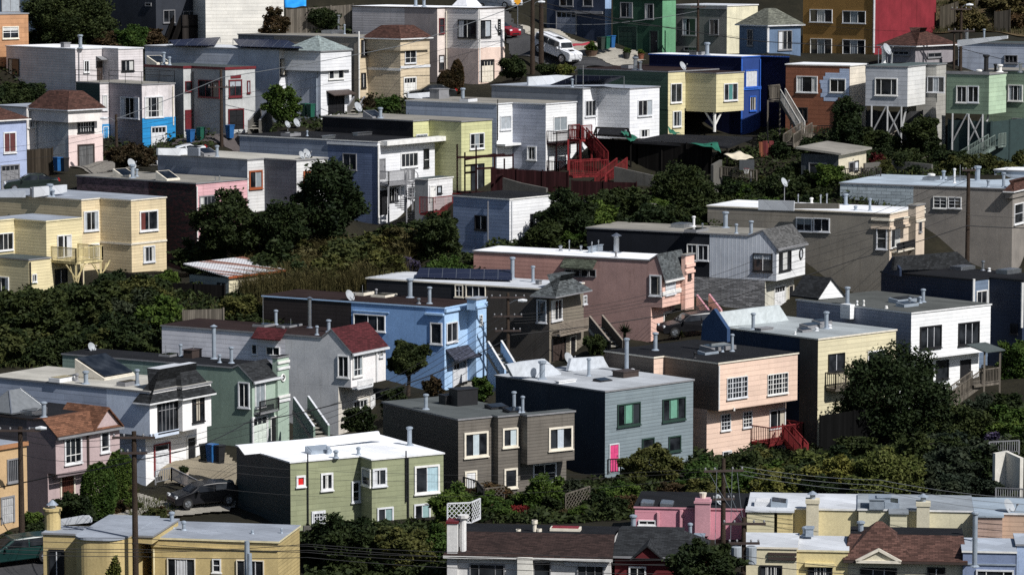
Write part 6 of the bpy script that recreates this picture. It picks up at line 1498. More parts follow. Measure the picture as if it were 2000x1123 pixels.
posts([(V((q.x, q.y, ground(q.x, q.y) - .3)), q, .15) for q in (a, b, b + L_ * 1.3, a + L_ * 1.3, lp + ex, rp + ex, lp.lerp(rp, .5) + ex, t2)], redw, s)
def balcony(label, v, k, x0, x1, yf, depth, mat, h=1.0, posts=True, brace=False, nm='balcony', root=None, rmat=None, yb=None, sp=.15):
    P, d, n, u0, u1, z0, z1 = v.h.rect(v, k, x0, yf - 2, x1, yf); A = P + d * u0 + Z * z0; B = P + d * u1 + Z * z0; rm = rmat or mat
    s = root or thing(nm, label, 'balcony', V((A.x, A.y, z0)))
    platform([A + n * .01, B + n * .01, B + n * depth, A + n * depth], .18, mat, s, 'floor'); rail(A + n * depth, B + n * depth, h, rm, s, sp); rail(A, A + n * depth, h, rm, s, sp); rail(B, B + n * depth, h, rm, s, sp)
    if posts:
        for q in (A + n * (depth - .1) + d * .1, B + n * (depth - .1) - d * .1):
            mb = MB(); gz = min(ground(q.x, q.y) - .3, z0 - .5) if yb is None else zat(px_of(q), yb, q); mb.bar(V((q.x, q.y, gz)), q - Z * .1, .14)
            if brace:
                for sg in (-1, 1): mb.bar(q - Z * 1.3, q - Z * .15 + d * sg * 1.0, .08); mb.bar(V((q.x, q.y, gz)).lerp(q, .3), q + d * sg * .6 - Z * .3, .06)
            mb.build('post', mat, s)
    return s, A, B, n, d, z0
h_, v_ = WHR; balcony('dark wooden balcony by the sliding door of the corrugated house', v_, 3, 1068, 1112, 278, 1.0, dkred); balcony('lower dark porch below the corrugated house balcony', v_, 3, 1068, 1114, 336, 1.2, dkred, posts=False)
h_, v_ = YB; balcony('pale yellow wooden balcony on cross braced posts', v_, 3, 100, 152, 505, 2.6, ylw, 1.0, True, True, sp=.12)
h_, v_, u_ = PEH
s, A, B, n, d, z0 = balcony('dark red wooden deck with stairs behind the peach house', u_, 3, 1467, 1534, 856, 1.6, redw, 1.05, True, nm='deck')
flight(B + n * .3, at(1578, 895, 213), V((-.5, -.9, 0)), redw, s)
h_, v_ = WB
s, A, B, n, d, z0 = balcony('iron balcony with spiral staircase on the white house', v_, 2, 740, 790, 356, 1.0, pc('d'), 1.0, True, nm='spiral_stair', sp=.12)
mb = MB(); c = at(794, 428, 268.8); zt = zat(794, 336, c); mb.tube([c - Z * .5, V((c.x, c.y, zt))], .06, 8); n_ = 18
hd = []
for i in range(n_):
    t = i * .42; z = c.z + (zt - .9 - c.z) * i / (n_ - 1); e = V((math.cos(t), math.sin(t), 0)); f = V((math.cos(t + .42), math.sin(t + .42), 0)); o = V((c.x, c.y, z))
    mb.prism([o, o + e * .95, o + f * .95], Z * .05); hd.append(o + e * .95 + Z * .95); mb.bar(o + e * .95, o + e * .95 + Z * .95, .03)
mb.tube(hd, .03, 5); mb.build('spiral_steps', pc('d'), s)
h2 = House('small grey lean to shed with white door and red deck beside spiral stairs', 54, 'shed', 'lean_to', None)
v2 = h2.vol('LR', [810, 836, 884], 1, 352, 420, stucco((.3, .31, .32)), fr_grn, D=267.5, segm={1: siding((.72, .72, .73), .25)}, trim='w'); h2.door(v2, 1, 838, 362, 851, 395, 'w', 'w'); h2.win(v2, 1, 853, 363, 862, 378, 1, 'k')
balcony('bright red railed deck in front of the grey lean to', v2, 1, 820, 884, 412, 1.3, redw, 1.25, True, nm='deck', sp=.13)
# rusty pergola frame by the lime yellow house
s = thing('pergola', 'dark rusty timber pergola frame on a terrace by the lime yellow house', 'pergola', at(930, 385, 270)); q = [at(x, 376, d) for x, d in ((893, 271), (908, 269.5), (930, 268.5), (966, 270), (985, 272), (1002, 272.5))]
posts([(V((p.x, p.y, ground(p.x, p.y) - .3)), V((p.x, p.y, zat(px_of(p), yt, p))), .13) for p, yt in zip(q, (282, 298, 285, 300, 310, 300))], dkred, s)
for a, b, ya, yb in ((1, 3, 312, 302), (2, 4, 306, 302), (0, 5, 308, 304), (1, 2, 324, 322), (1, 2, 338, 336), (2, 3, 330, 328), (3, 4, 345, 340)): posts([(V((q[a].x, q[a].y, zat(px_of(q[a]), ya, q[a]))), V((q[b].x, q[b].y, zat(px_of(q[b]), yb, q[b]))), .1, .16)], dkred, s, 'beam')
platform([q[1] + Z * .1 - V((0, .6, 0)), q[3] + Z * .1 - V((0, .6, 0)), q[4] + Z * .1, q[0] + Z * .1], .2, dkred, s, 'floor')
def fence(label, pts, h, mat, name='fence', cat='fence', sp=1.8, th=.05, cap=False):
    """pts: (px, base y, D)"""
    P = [at(*p) for p in pts]; s = thing(name, label, cat, P[0]); mb = MB(); pm = []
    for a, b in zip(P, P[1:]):
        d = (b - a); n = V((d.y, -d.x, 0)).normalized() * th
        ga, gb = min(ground(a.x, a.y), a.z) - .3, min(ground(b.x, b.y), b.z) - .3
        mb.hexa([V((a.x, a.y, ga)), V((b.x, b.y, gb)), V((b.x, b.y, gb)) + n, V((a.x, a.y, ga)) + n, a + Z * h, b + Z * h, b + Z * h + n, a + Z * h + n])
        k = max(1, int(d.length / sp))
        for i in range(k + 1): c = a.lerp(b, i / k) + n * 1.3; pm.append((c - Z * .5, c + Z * (h + .08), .11))
    mb.build('boards', mat, s); posts(pm, mat, s); return s
def picket(label, pts, h, mat, name='picket_fence', cross=False, sp=.14):
    P = [at(*p) for p in pts]; s = thing(name, label, 'fence', P[0])
    for a, b in zip(P, P[1:]):
        if not cross: rail(a, b, h, mat, s, sp, 'pickets'); continue
        mb = MB(); ln = (b - a).length; d = (b - a) / ln
        for e0, e1 in ((a, b), (a + Z * h, b + Z * h), (a, a + Z * h), (b, b + Z * h)): mb.bar(e0, e1, .07)
        k = int((ln + h) / .28)
        for i in range(k):
            t = i * .28; p0 = max(0, t - h); p1 = min(ln, t)
            mb.bar(a + d * p0 + Z * (t - p0), a + d * p1 + Z * (t - p1), .03); mb.bar(a + d * p0 + Z * (h - t + p0), a + d * p1 + Z * (h - t + p1), .03)
        mb.build('lattice', mat, s)
    return s
fence('black stained board fence along the terrace behind the red stairs', [(1150, 330, 281.5), (1245, 336, 279.5), (1390, 345, 276.5)], 2.6, dkw); fence('dark red terrace fence below the corrugated house', [(960, 372, 272), (1110, 380, 271)], 1.8, dkred)
fence('dark red terrace fence below the red stairs', [(1117, 392, 270), (1243, 396, 269)], 1.6, dkred); fence('lower dark red fence stepping down beside the dark trees', [(1243, 405, 268), (1300, 408, 268)], 1.2, dkred)
cw = stucco((.12, .115, .105), .5)
def cwall(label, pts, h, m=cw, th=.25):
    P = [at(*p) for p in pts]; mb = MB()
    for a, b in zip(P, P[1:]):
        d = b - a; n = V((d.y, -d.x, 0)).normalized() * th
        lo = min(ground(a.x, a.y), ground(b.x, b.y), a.z, b.z) - .4
        mb.hexa([V((a.x, a.y, lo)), V((b.x, b.y, lo)), V((b.x, b.y, lo)) + n, V((a.x, a.y, lo)) + n, a + Z * h, b + Z * h, b + Z * h + n, a + Z * h + n])
    return tag(mb.build('retaining_wall', m), label, 'wall')
cwall('grey concrete retaining wall right of the red stairs', [(1202, 352, 274.5), (1290, 372, 272.5)], 1.1); cwall('concrete wall under the black fence corner', [(1388, 392, 272), (1405, 382, 273)], 2.9); cwall('concrete wall below the basketball hoop', [(1405, 392, 271), (1475, 385, 271)], 1.0)
cwall('stepped concrete curb wall above the blue cottage', [(985, 362, 271), (1020, 372, 270), (1070, 382, 268.5)], .6); cwall('low concrete wall right of the picket fence', [(1686, 336, 274), (1748, 330, 275), (1822, 338, 273)], .7); cwall('concrete wall below the dark trees', [(1140, 408, 264), (1245, 414, 264), (1310, 420, 265)], .8)
cwall('grey block wall beside the brown trees at bottom', [(592, 1095, 186), (730, 1092, 187)], 2.0); cwall('white plaster garden wall covered by ivy at right edge', [(1938, 955, 200), (1965, 950, 200.5), (1998, 965, 199)], 2.2, stucco((.62, .6, .55), .5))
fence('grey plank fence behind the flowering bush at top', [(560, 62, 311), (690, 52, 311)], 2.0, grw); fence('tall dark plank fence beside the white and pink house', [(52, 335, 278), (103, 332, 278.5)], 1.8, wood((.05, .04, .03)))
fence('weathered board fence on the dry slope', [(1835, 48, 318), (1890, 30, 322), (1935, 25, 324)], 1.6, wood((.07, .06, .045))); fence('leaning grey fence panel on the dry slope', [(1942, 66, 316), (1972, 62, 316)], 2.0, wood((.05, .045, .038)))
fence('dark fence between cream house and corrugated shed', [(205, 572, 246.5), (268, 575, 246)], 1.5, dkw); fence('dark garden fence behind the corrugated shed', [(545, 572, 246), (615, 568, 246.5)], 1.4, dkw); fence('long dark fence below the corrugated shed', [(268, 592, 244), (440, 600, 242)], 1.6, dkw); fence('grey wooden fence above the brown roof', [(358, 625, 236), (437, 622, 236)], .7, grw)
fence('dark board fence below the rounded tree', [(1600, 890, 214), (1732, 870, 216)], 2.6, wood((.005, .005, .005))); fence('grey board fence in the lower right garden', [(1800, 905, 209), (1870, 895, 209)], 1.2, wood((.05, .045, .04)))
fence('orange brown balcony fence at right edge', [(1950, 840, 222), (2010, 830, 223)], 1.0, wood((.16, .06, .03)))
picket('dark picket fence in front of the flat roofed garden room', [(1638, 352, 271), (1720, 350, 271.5)], .9, wood((.06, .055, .05))); picket('white lattice fence beside the white chimneys', [(874, 1022, 189), (920, 1020, 189.5), (938, 1012, 190.5)], 1.15, pc('w'), 'lattice_fence', True)
picket('dark lattice fence below the slate blue house', [(1105, 1000, 198.5), (1152, 985, 200)], 1.1, grw, 'lattice_fence', True); picket('second lattice fence panel right of the dark lattice', [(1195, 985, 200.5), (1240, 975, 201.5)], .9, wood((.07, .06, .05)), 'lattice_fence', True)
picket('white iron railing along the driveway of the white front house', [(304, 945, 203.5), (335, 938, 204), (388, 965, 200.5)], .8, pc('d'), 'iron_railing'); picket('iron railing above the ivy wall at right edge', [(1932, 888, 205), (1990, 885, 205)], .8, pc('d'), 'iron_railing'); picket('white railing in front of the tan house yard', [(1945, 972, 196), (2010, 975, 195)], .6, pc('d'), 'iron_railing')
picket('black iron stair rail by the white back door', [(905, 960, 201), (931, 968, 200.2), (945, 985, 199)], .9, blk, 'iron_railing'); picket('white patterned rail by the brown three bay house', [(948, 978, 200), (985, 974, 200.5)], .75, grw, 'iron_railing', True)
picket('black rail beside the bright pink door', [(1187, 925, 206), (1212, 924, 206)], .9, blk, 'iron_railing'); picket('picket fence at the foot of the green stilt room', [(1775, 335, 277), (1840, 318, 279)], .8, grw); picket('picket fence by the basketball hoop', [(1408, 345, 272.5), (1478, 352, 271)], .8, grw)
# roof deck rails on the grey purple house
hh, vv = DECK_A; z = vv.z1 + .12
P = [V((vv.pts[i].x, vv.pts[i].y, z)) for i in range(len(vv.pts))]; mb = MB()
for a, b in ((P[0], P[1]), (P[2], P[3]), (P[3], P[4]), (P[4] - hh.L * 4, P[4])):
    for zz in (.55, 1.0): mb.bar(a + Z * zz, b + Z * zz, .04)
    for t in (0, .5, 1): mb.bar(a.lerp(b, t), a.lerp(b, t) + Z * 1.0, .04)
mb.build('roof_railing', blk, hh.root)
# balconies on fronts
h_, v_, u_ = GGH; P, d, n, u0, u1, z0, z1 = h_.rect(v_, 2, 687, 745, 716, 757)
mb = MB(); mb.box(P, d, n, u0, u1, .01, .5, z0, z0 + .1); mb.build('window_balcony', pc('w'), h_.root); rail(P + d * u0 + n * .48 + Z * (z0 + .1), P + d * u1 + n * .48 + Z * (z0 + .1), .45, pc('w'), h_.root, .12, 'balcony_rail')
h_, v_ = GRH; P, d, n, u0, u1, z0, z1 = h_.rect(v_, 2, 495, 785, 532, 802); rail(P + d * u0 + n * .5 + Z * z0, P + d * u1 + n * .5 + Z * z0, .75, blk, h_.root, .11, 'balcony_rail'); mb = MB(); mb.box(P, d, n, u0, u1, .01, .52, z0 - .1, z0); mb.build('window_balcony', pc('d'), h_.root)
h_, v_ = TPB; P, d, n, u0, u1, z0, z1 = h_.rect(v_, 2, 1077, 625, 1132, 646); rail(P + d * u0 + n * .7 + Z * z0, P + d * u1 + n * .7 + Z * z0, .75, pc('t'), h_.root, .11, 'balcony_rail'); mb = MB(); mb.box(P, d, n, u0, u1, .01, .72, z0 - .15, z0); mb.build('balcony_floor', pc('t'), h_.root)
h_, v_ = TB; P, d, n, u0, u1, z0, z1 = h_.rect(v_, 2, 1741, 470, 1774, 487); rail(P + d * u0 + n * .5 + Z * z0, P + d * u1 + n * .5 + Z * z0, .6, blk, h_.root, .12, 'balcony_rail'); mb = MB(); mb.box(P, d, n, u0, u1, .01, .52, z0 - .1, z0); mb.build('balcony_floor', pc('c'), h_.root)
# porch and stairs of the white clapboard house
h_, v_, u_ = WPH; s = thing('porch', 'grey wooden porch and stairs below the white clapboard house', 'porch', at(1900, 760, 227)); A = at(1868, 748, 227.5); L_, R_ = U(41)
B = A + R_ * 2.6; platform([A, B, B + L_ * 1.6, A + L_ * 1.6], .15, grw, s, 'floor'); rail(A + L_ * 1.6 + R_ * 1.0, B + L_ * 1.6, 1.0, grw, s); rail(B, B + L_ * 1.6, 1.0, grw, s)
flight(A + L_ * 1.3 + R_ * .1, at(1838, 795, 224), R_ * 1.0, grw, s); posts([(V((q.x, q.y, ground(q.x, q.y) - .4)), q + Z * 2.2, .12) for q in (A + R_ * 1.0 + L_ * 1.6, B + L_ * 1.6)], grw, s); mb = MB(); mb.prism([A + R_ * .9 + Z * 2.5, B + R_ * .3 + Z * 2.5, B + R_ * .3 + L_ * 1.8 + Z * 2.15, A + R_ * .9 + L_ * 1.8 + Z * 2.15], Z * .07); mb.build('porch_roof', fr_grn, s)
# back stairs of the brown house
s = thing('outdoor_stair', 'grey timber back stairs on posts beside the brown boarded house', 'staircase', at(1540, 270, 284)); L_, R_ = U(62); A = at(1500, 196, 285); wv = V((.5, .9, 0))
platform([A, A + L_ * 1.1, A + L_ * 1.1 + R_ * 2.5, A + R_ * 2.5], .15, grw, s, 'landing'); rail(A, A + L_ * 1.1, 1.2, grw, s); rail(A, A + R_ * 2.4, 1.2, grw, s); B = at(1562, 262, 281.5)
flight(A + L_ * 1.1, B, wv, grw, s, None, (0, 1), whw); C = at(1530, 285, 279.5); platform([B - L_ * .3, B + L_ * 1.2, B + L_ * 1.2 + wv, B + wv], .12, grw, s, 'landing'); flight(B + L_ * .2, C, V((.8, -.4, 0)), grw, s, 6)
posts([(V((q.x, q.y, ground(q.x, q.y) - .4)), q, .13) for q in (A, A + L_ * 1.1, A.lerp(B, .55) + L_ * .5, B)], grw, s); picket('wooden terrace rail under the brown boarded house', [(1566, 263, 281), (1632, 262, 282)], .7, grw, 'terrace_rail')
# green lower storey stairs under the sage room
h_, v_, u_ = GS; s = thing('outdoor_stair', 'green painted stairs and landing under the sage green stilt room', 'staircase', at(1900, 320, 278)); A = at(1928, 285, 279.5); L_, R_ = U(60); gm = wood((.16, .2, .18), .3)
platform([A, A + R_ * 1.6, A + R_ * 1.6 + L_ * 1.0, A + L_ * 1.0], .15, gm, s, 'landing'); rail(A + L_, A + L_ + R_ * 1.6, 1.0, gm, s); flight(A + L_ * .1, at(1875, 318, 278.5), V((.45, -.8, 0)), gm, s)
fence('dark teal board wall under the sage green stilt room', [(1852, 325, 282), (1935, 330, 280), (2005, 322, 282)], 3.9, paint((.02, .04, .04), .8))
fence('grey board wall under the grey stilt room', [(1692, 300, 287), (1760, 302, 285.5), (1800, 300, 286)], 3.6, wood((.05, .05, .052), .3))
# front stairs with solid side walls
def stairwall(label, xy, d0, d1, m, cap, name='front_stair', wv=V((.9, .5, 0))):
    A, B = at(xy[0], xy[1], d0), at(xy[2], xy[3], d1); s = thing(name, label, 'staircase', B); flight(A, B, wv, conc, s, None, ())
    for k in (0, 1):
        mb = MB(); a, b = A + wv * k, B + wv * k; lo = min(ground(b.x, b.y), b.z) - .4; n = wv.normalized() * .14
        mb.hexa([V((a.x, a.y, lo)), V((b.x, b.y, lo)), V((b.x, b.y, lo)) + n, V((a.x, a.y, lo)) + n, a + Z * .8, b + Z * .8, b + Z * .8 + n, a + Z * .8 + n]); mb.bar(a + Z * .82 + n * .5, b + Z * .82 + n * .5, .13, .05, 1); mb.build('side_wall', [m, cap], s)
stairwall('blue stair walls with white caps beside the sky blue house', (952, 690, 985, 745), 229.5, 225.5, lb, pc('w')); stairwall('green stair walls with white caps beside the sage green house', (572, 800, 612, 858), 215, 211.5, gsg, pc('w')); stairwall('beige stair walls between taupe house and salmon house', (1150, 640, 1190, 690), 234, 230, dt, pc('t'))
stairwall('salmon stair walls beside the corner tower house', (1360, 598, 1384, 630), 242, 239.5, pk2, pc('p')); stairwall('concrete steps beside the light grey house with red trim', (508, 228, 484, 255), 289, 286.5, cw, pc('d')); stairwall('concrete steps below the tan clapboard house', (690, 208, 678, 226), 292, 290.5, cw, pc('d'))
# pergola roof, shades, hoop
s = thing('shade_roof', 'flat dark shade roof on posts behind the black board fence', 'canopy', at(1330, 330, 280)); q = [at(1232, 276, 279), at(1420, 287, 276.5), at(1470, 268, 281), at(1300, 262, 284)]; platform(q, .18, fr_blk, s, 'roof_sheet'); posts([(V((p.x, p.y, ground(p.x, p.y) - .3)), p - Z * .1, .13) for p in q], dkw, s)
s = thing('canopy_frame', 'open black canopy frame below the white solar panel house', 'canopy', at(1200, 290, 280)); q = [at(1160, 264, 280), at(1232, 268, 279), at(1226, 252, 283), at(1165, 250, 283)]; mb = MB()
for i in range(4): mb.bar(q[i], q[(i + 1) % 4], .14); mb.bar(V((q[i].x, q[i].y, ground(q[i].x, q[i].y) - .3)), q[i], .12)
mb.build('frame', dkw, s); mb = MB(); mb.prism([q[0].lerp(q[2], .1), q[1].lerp(q[3], .1), q[2].lerp(q[0], .1), q[3].lerp(q[1], .1)], Z * .04); mb.build('roof_sheet', fr_blk, s)
def cloth(label, px4, d4, m, sag=.25, name='tarp', cat='tarp'):
    P = [at(x, y, d) for (x, y), d in zip(px4, d4)]; mb = MB(); n = 8; g = []
    for j in range(n + 1):
        for i in range(n + 1):
            u, w = i / n, j / n; p = P[0] * (1 - u) * (1 - w) + P[1] * u * (1 - w) + P[2] * u * w + P[3] * (1 - u) * w
            g.append(p - Z * (sag * 4 * u * (1 - u) * w * (1 - w) * 1.5) + Z * .05 * math.sin(u * 9 + w * 7))
    mb.v = g
    for j in range(n):
        for i in range(n): mb.f.append((j * (n + 1) + i, j * (n + 1) + i + 1, (j + 1) * (n + 1) + i + 1, (j + 1) * (n + 1) + i)); mb.m.append(0)
    o = mb.build(name, m, None, True, False); md = o.modifiers.new('Solidify', 'SOLIDIFY'); md.thickness = .02; return tag(o, label, cat)
gt = paint((.015, .12, .075), .6)
cloth('green tarp sloping below the white solar panel house', [(1212, 258), (1222, 256), (1246, 270), (1232, 278)], [280, 281, 279, 278], gt); cloth('green tarp draped on the right end of the dark shade roof', [(1345, 281), (1402, 279), (1408, 299), (1390, 288)], [277, 277, 274.8, 275], gt); cloth('green tarp strip beside the green and yellow house', [(1304, 248), (1316, 256), (1330, 262), (1308, 262)], [289, 288, 287, 287], gt)
cloth('cream triangular shade sail above the basketball hoop', [(1413, 302), (1446, 296), (1472, 309), (1440, 314)], [274, 276, 273, 272], paint((.66, .58, .44), .8), .15, 'shade_sail', 'shade sail'); cloth('bright blue tarp by the cream wall at the top edge', [(555, -4), (598, -4), (598, 13), (556, 17)], [313, 313, 312, 312], paint((.02, .28, .72), .5), .1); cloth('red ground sheet on the pavement by the bins', [(1112, 88), (1160, 82), (1168, 84), (1120, 92)], [309.5, 311, 310.5, 309], paint((.3, .03, .045), .8), .02, 'ground_sheet')
s = thing('basketball_hoop', 'basketball hoop with dark backboard by the cream shade sail', 'basketball hoop', at(1466, 375, 271.5)); b = s.location; t = at(1462, 330, 271.5); mb = MB(); mb.tube([b, V((b.x, b.y, t.z))], .06, 8); mb.build('pole', pc('d'), s); mb = MB(); mb.box(t, V((1, 0, 0)), V((0, -1, 0)), -.75, .45, .08, .14, -.1, .75); mb.build('backboard', paint((.05, .055, .06)), s)
mb = MB(); c = t + V((-.2, -.45, .05)); ring = [c + V((math.cos(i * math.pi / 6), math.sin(i * math.pi / 6), 0)) * .23 for i in range(13)]; mb.tube(ring, .02, 5, cap=False); mb.build('rim', pc('r'), s); mb = MB()
for i in range(12): mb.bar(ring[i], c + (ring[i] - c) * .6 - Z * .4, .012)
mb.build('net', pc('w'), s)
# ================================================================ vehicles
def car(label, px, py, d, yaw, L=4.3, W=1.78, H=1.45, col=(.02, .02, .025), style='hatch', name='parked_car', glass=None):
    P = at(px, py, d); P = V((P.x, P.y, ground(P.x, P.y) + .08)); s = thing(name, label, 'car', P, 'cars parked on the hillside'); f = V((math.cos(R(yaw)), math.sin(R(yaw)), 0)); w = V((f.y, -f.x, 0))
    h2 = ground(P.x + f.x, P.y + f.y) - ground(P.x - f.x, P.y - f.y); f = (f + Z * max(-.3, min(.3, h2 / 2))).normalized(); up = w.cross(f).normalized()
    if up.z < 0: up = -up
    prof = {'hatch': [(-.5, .3), (-.5, .55), (-.485, .68), (-.46, .78), (-.36, .97), (-.16, 1.0), (.02, .98), (.13, .9), (.27, .66), (.42, .57), (.48, .48), (.5, .32), (.49, .17), (-.48, .17)],
            'suv': [(-.5, .35), (-.5, .62), (-.49, .93), (-.47, .985), (-.2, 1.0), (.1, .985), (.16, .95), (.225, .665), (.44, .64), (.485, .6), (.495, .4), (.49, .22), (-.48, .22)],
            'sedan': [(-.5, .35), (-.495, .58), (-.46, .66), (-.34, .69), (-.22, .96), (-.08, 1.0), (.05, .98), (.22, .68), (.42, .6), (.485, .5), (.5, .34), (.49, .17), (-.48, .17)],
            'estate': [(-.5, .32), (-.5, .6), (-.485, .7), (-.44, .97), (-.2, 1.0), (.05, .98), (.22, .66), (.42, .58), (.485, .5), (.5, .33), (.49, .18), (-.48, .18)]}[style]
    belt = .64; hw = W / 2
    def pt(x, z, sd): k = hw - max(0, z - belt) * .42 * W * .5 - (0.06 if abs(x) > .45 else 0); return P + f * (x * L) + w * (sd * k) + up * (z * H)
    mb = MB(); n = len(prof); i0 = len(mb.v); mb.v += [pt(x, z, -1) for x, z in prof] + [pt(x, z, 1) for x, z in prof]
    mb.f.append(tuple(range(n))); mb.m.append(0); mb.f.append(tuple(range(n, 2 * n))[::-1]); mb.m.append(0)
    for k in range(n): j = (k + 1) % n; mb.f.append((k, j, n + j, n + k)); mb.m.append(0)
    body = mb.build('body', paint(col, .3, spec=.35), s); bv = body.modifiers.new('Bevel', 'BEVEL'); bv.width = .06; bv.segments = 2
    gm = glassmat(); tops = [q for q in prof if q[1] > belt]; xr = [q[0] for q in tops]
    for sd in (-1, 1):
        mb = MB(); x0, x1 = min(xr) + .05, max(xr) - .05; zt = .93; xm = (x0 + x1) / 2
        xt0 = min(q[0] for q in tops if q[1] > .9) + .02; xt1 = max(q[0] for q in tops if q[1] > .88) - .02
        def q_(x, z): return pt(x, z, sd) + w * sd * .012
        mb.face([q_(x0, belt + .03), q_(xm - .01, belt + .03), q_(xm - .01, zt), q_(xt0, zt)]); mb.face([q_(xm + .01, belt + .03), q_(x1, belt + .03), q_(xt1, zt), q_(xm + .01, zt)]); mb.build('side_window', gm, s)
    fr_i = max(range(n - 1), key=lambda k: (prof[k][1] - prof[k + 1][1]) if prof[k][0] > 0 else 0); re_i = max(range(n - 1), key=lambda k: (prof[k + 1][1] - prof[k][1]) if prof[k][0] < -.15 and prof[k][1] > .55 else 0)
    for nm, k in (('windscreen', fr_i), ('rear_window', re_i)):
        (xa, za), (xb, zb) = prof[k], prof[k + 1]; mb = MB(); q = []
        for t, sd in ((.1, -.88), (.9, -.88), (.9, .88), (.1, .88)): x, z = xa + (xb - xa) * t, za + (zb - za) * t; q.append(pt(x, z, sd) + (up * .02 + f * (.02 if nm[0] == 'w' else -.02)))
        mb.face(q); mb.build(nm, gm, s)
    r = H * (.23 if style != 'suv' else .24)
    for x in (-.31, .31):
        for sd in (-1, 1):
            c = P + f * (x * L) + w * sd * (hw - .1) + up * r; mb = MB(); mb.tube([c - w * sd * .1, c + w * sd * .12], r, 16); t = mb.build('wheel', paint((.012, .012, .012), .8), s); mb = MB(); mb.tube([c + w * sd * .1, c + w * sd * .135], r * .62, 12)
            for a in range(5): e = f * math.cos(a * 1.257) + up * math.sin(a * 1.257); mb.bar(c + w * sd * .14, c + w * sd * .14 + e * r * .6, .06)
            mb.build('rim', pc('m'), t)
    for sd in (-1, 1):
        for nm, x, z, m in (('headlight', .47, .52, paint((.7, .72, .75), .15)), ('tail_light', -.497, .6, paint((.3, .01, .01), .3))):
            c = pt(x, z, sd * .8); mb = MB(); mb.box(c, f, w, -.06, .06, -.16, .16, -.07, .08); mb.build(nm, m, s)
        mb = MB(); c = pt(.16, belt + .03, sd) + w * sd * .12; mb.box(c, f, w, -.06, .06, -.1, .1, -.06, .1); mb.build('mirror', paint(col, .25, spec=.6), s)
    mb = MB(); c = P + f * (.497 * L) + up * (.3 * H); mb.box(c, w, f, -.5, .5, -.02, .02, -.06, .06); mb.build('grille', blk, s)
    if style == 'suv':
        mb = MB(); mb.prism([pt(.05, 1.0, -.4) + up * .02, pt(.05, 1.0, .4) + up * .02, pt(-.1, 1.0, .4) + up * .02, pt(-.1, 1.0, -.4) + up * .02], up * .02); mb.build('sunroof', gm, s)
        mb = MB(); c = pt(.34, .665, 0); mb.box(c, f, w, -.15, .15, -.3, .3, 0, .03); mb.build('bonnet_vent', blk, s)
        mb = MB()
        for sd in (-.75, .75): mb.bar(pt(-.45, 1.02, sd) + up * .06, pt(.08, 1.02, sd) + up * .06, .05)
        mb.build('roof_rack', pc('m'), s)
    return s
car('black hatchback parked on the driveway below the white front house', 398, 996, 198.5, 205, 4.15, 1.72, 1.42, (.01, .01, .012), 'hatch'); car('dark green estate car parked at the bottom left edge', 30, 1100, 184, 205, 4.7, 1.75, 1.5, (.008, .032, .03), 'estate')
car('big white boxy off road car parked on the upper street', 1085, 120, 308.5, -40, 4.6, 1.92, 1.9, (.74, .75, .78), 'suv'); car('red car nosing out behind the white and pink house', 972, 98, 315, -38, 4.3, 1.75, 1.45, (.22, .012, .02), 'sedan'); car('silver car at the top behind the white and pink house', 975, 62, 322, -38, 4.5, 1.78, 1.5, (.45, .47, .5), 'sedan')
car('white car in the yard beside the bright blue garage', 357, 306, 284, 190, 4.4, 1.75, 1.4, (.7, .72, .74), 'sedan'); car('dark car hidden behind the parapet of the corrugated house', 843, 186, 297.5, 185, 4.4, 1.75, 1.4, (.015, .017, .016), 'sedan'); car('black car parked by the salmon house garage', 1348, 652, 237, 195, 4.5, 1.78, 1.5, (.01, .01, .012), 'estate')
car('dark green car behind the cream house roof', 62, 372, 269, 190, 4.4, 1.75, 1.4, (.012, .02, .016), 'sedan')
def bin_(label, px, py, d, col, h=1.05, yaw=48):
    P = at(px, py, d); P = V((P.x, P.y, max(ground(P.x, P.y), P.z) )); s = thing('wheelie_bin', label, 'bin', P, 'wheeled rubbish bins'); l, r = U(yaw); a, b = .22, .28; mb = MB()
    mb.hexa([P + l * y * a + r * x * a for x, y in ((-1, 1), (1, 1), (1, -1), (-1, -1))] + [P + l * y * b + r * x * b + Z * h for x, y in ((-1, 1), (1, 1), (1, -1), (-1, -1))]); mb.build('body', paint(col, .45), s)
    mb = MB(); mb.box(P, r, l, -.3, .3, -.3, .32, h + .002, h + .08); mb.build('lid', paint(tuple(x * 1.1 for x in col), .4), s)
    mb = MB(); c = P - l * .3 + Z * .1; mb.tube([c - r * .26, c + r * .26], .1, 10); mb.build('wheel', blk, s)
BB, BG, BK = (.02, .1, .27), (.015, .09, .06), (.02, .02, .022)
for a in (('blue bin beside the white front house doorway', 414, 902, 205, BB), ('black bin right of the blue bin at the white front house', 428, 904, 204.8, BK), ('dark green bin left of the blue bin at the white front house', 402, 902, 205.6, (.02, .03, .025)),
          ('green bin on the upper pavement', 1184, 96, 310.5, BG), ('blue bin on the upper pavement', 1194, 94, 310.8, BB), ('dark bin on the upper pavement left of the green one', 1174, 97, 310.2, (.03, .04, .035)),
          ('blue bin by the concrete steps of the light grey house', 449, 270, 287.5, BB), ('blue bin behind the white car in the yard', 372, 282, 288, BB), ('green bin by the white car in the yard', 392, 284, 288, BG),
          ('green bin in front of the white pyramid roof house', 596, 228, 290, BG), ('second green bin in front of the white pyramid roof house', 607, 229, 289.5, BG), ('blue bin by the dark plank fence', 113, 334, 278, BB), ('black bin by the dark plank fence', 126, 335, 278, BK)): bin_(*a)
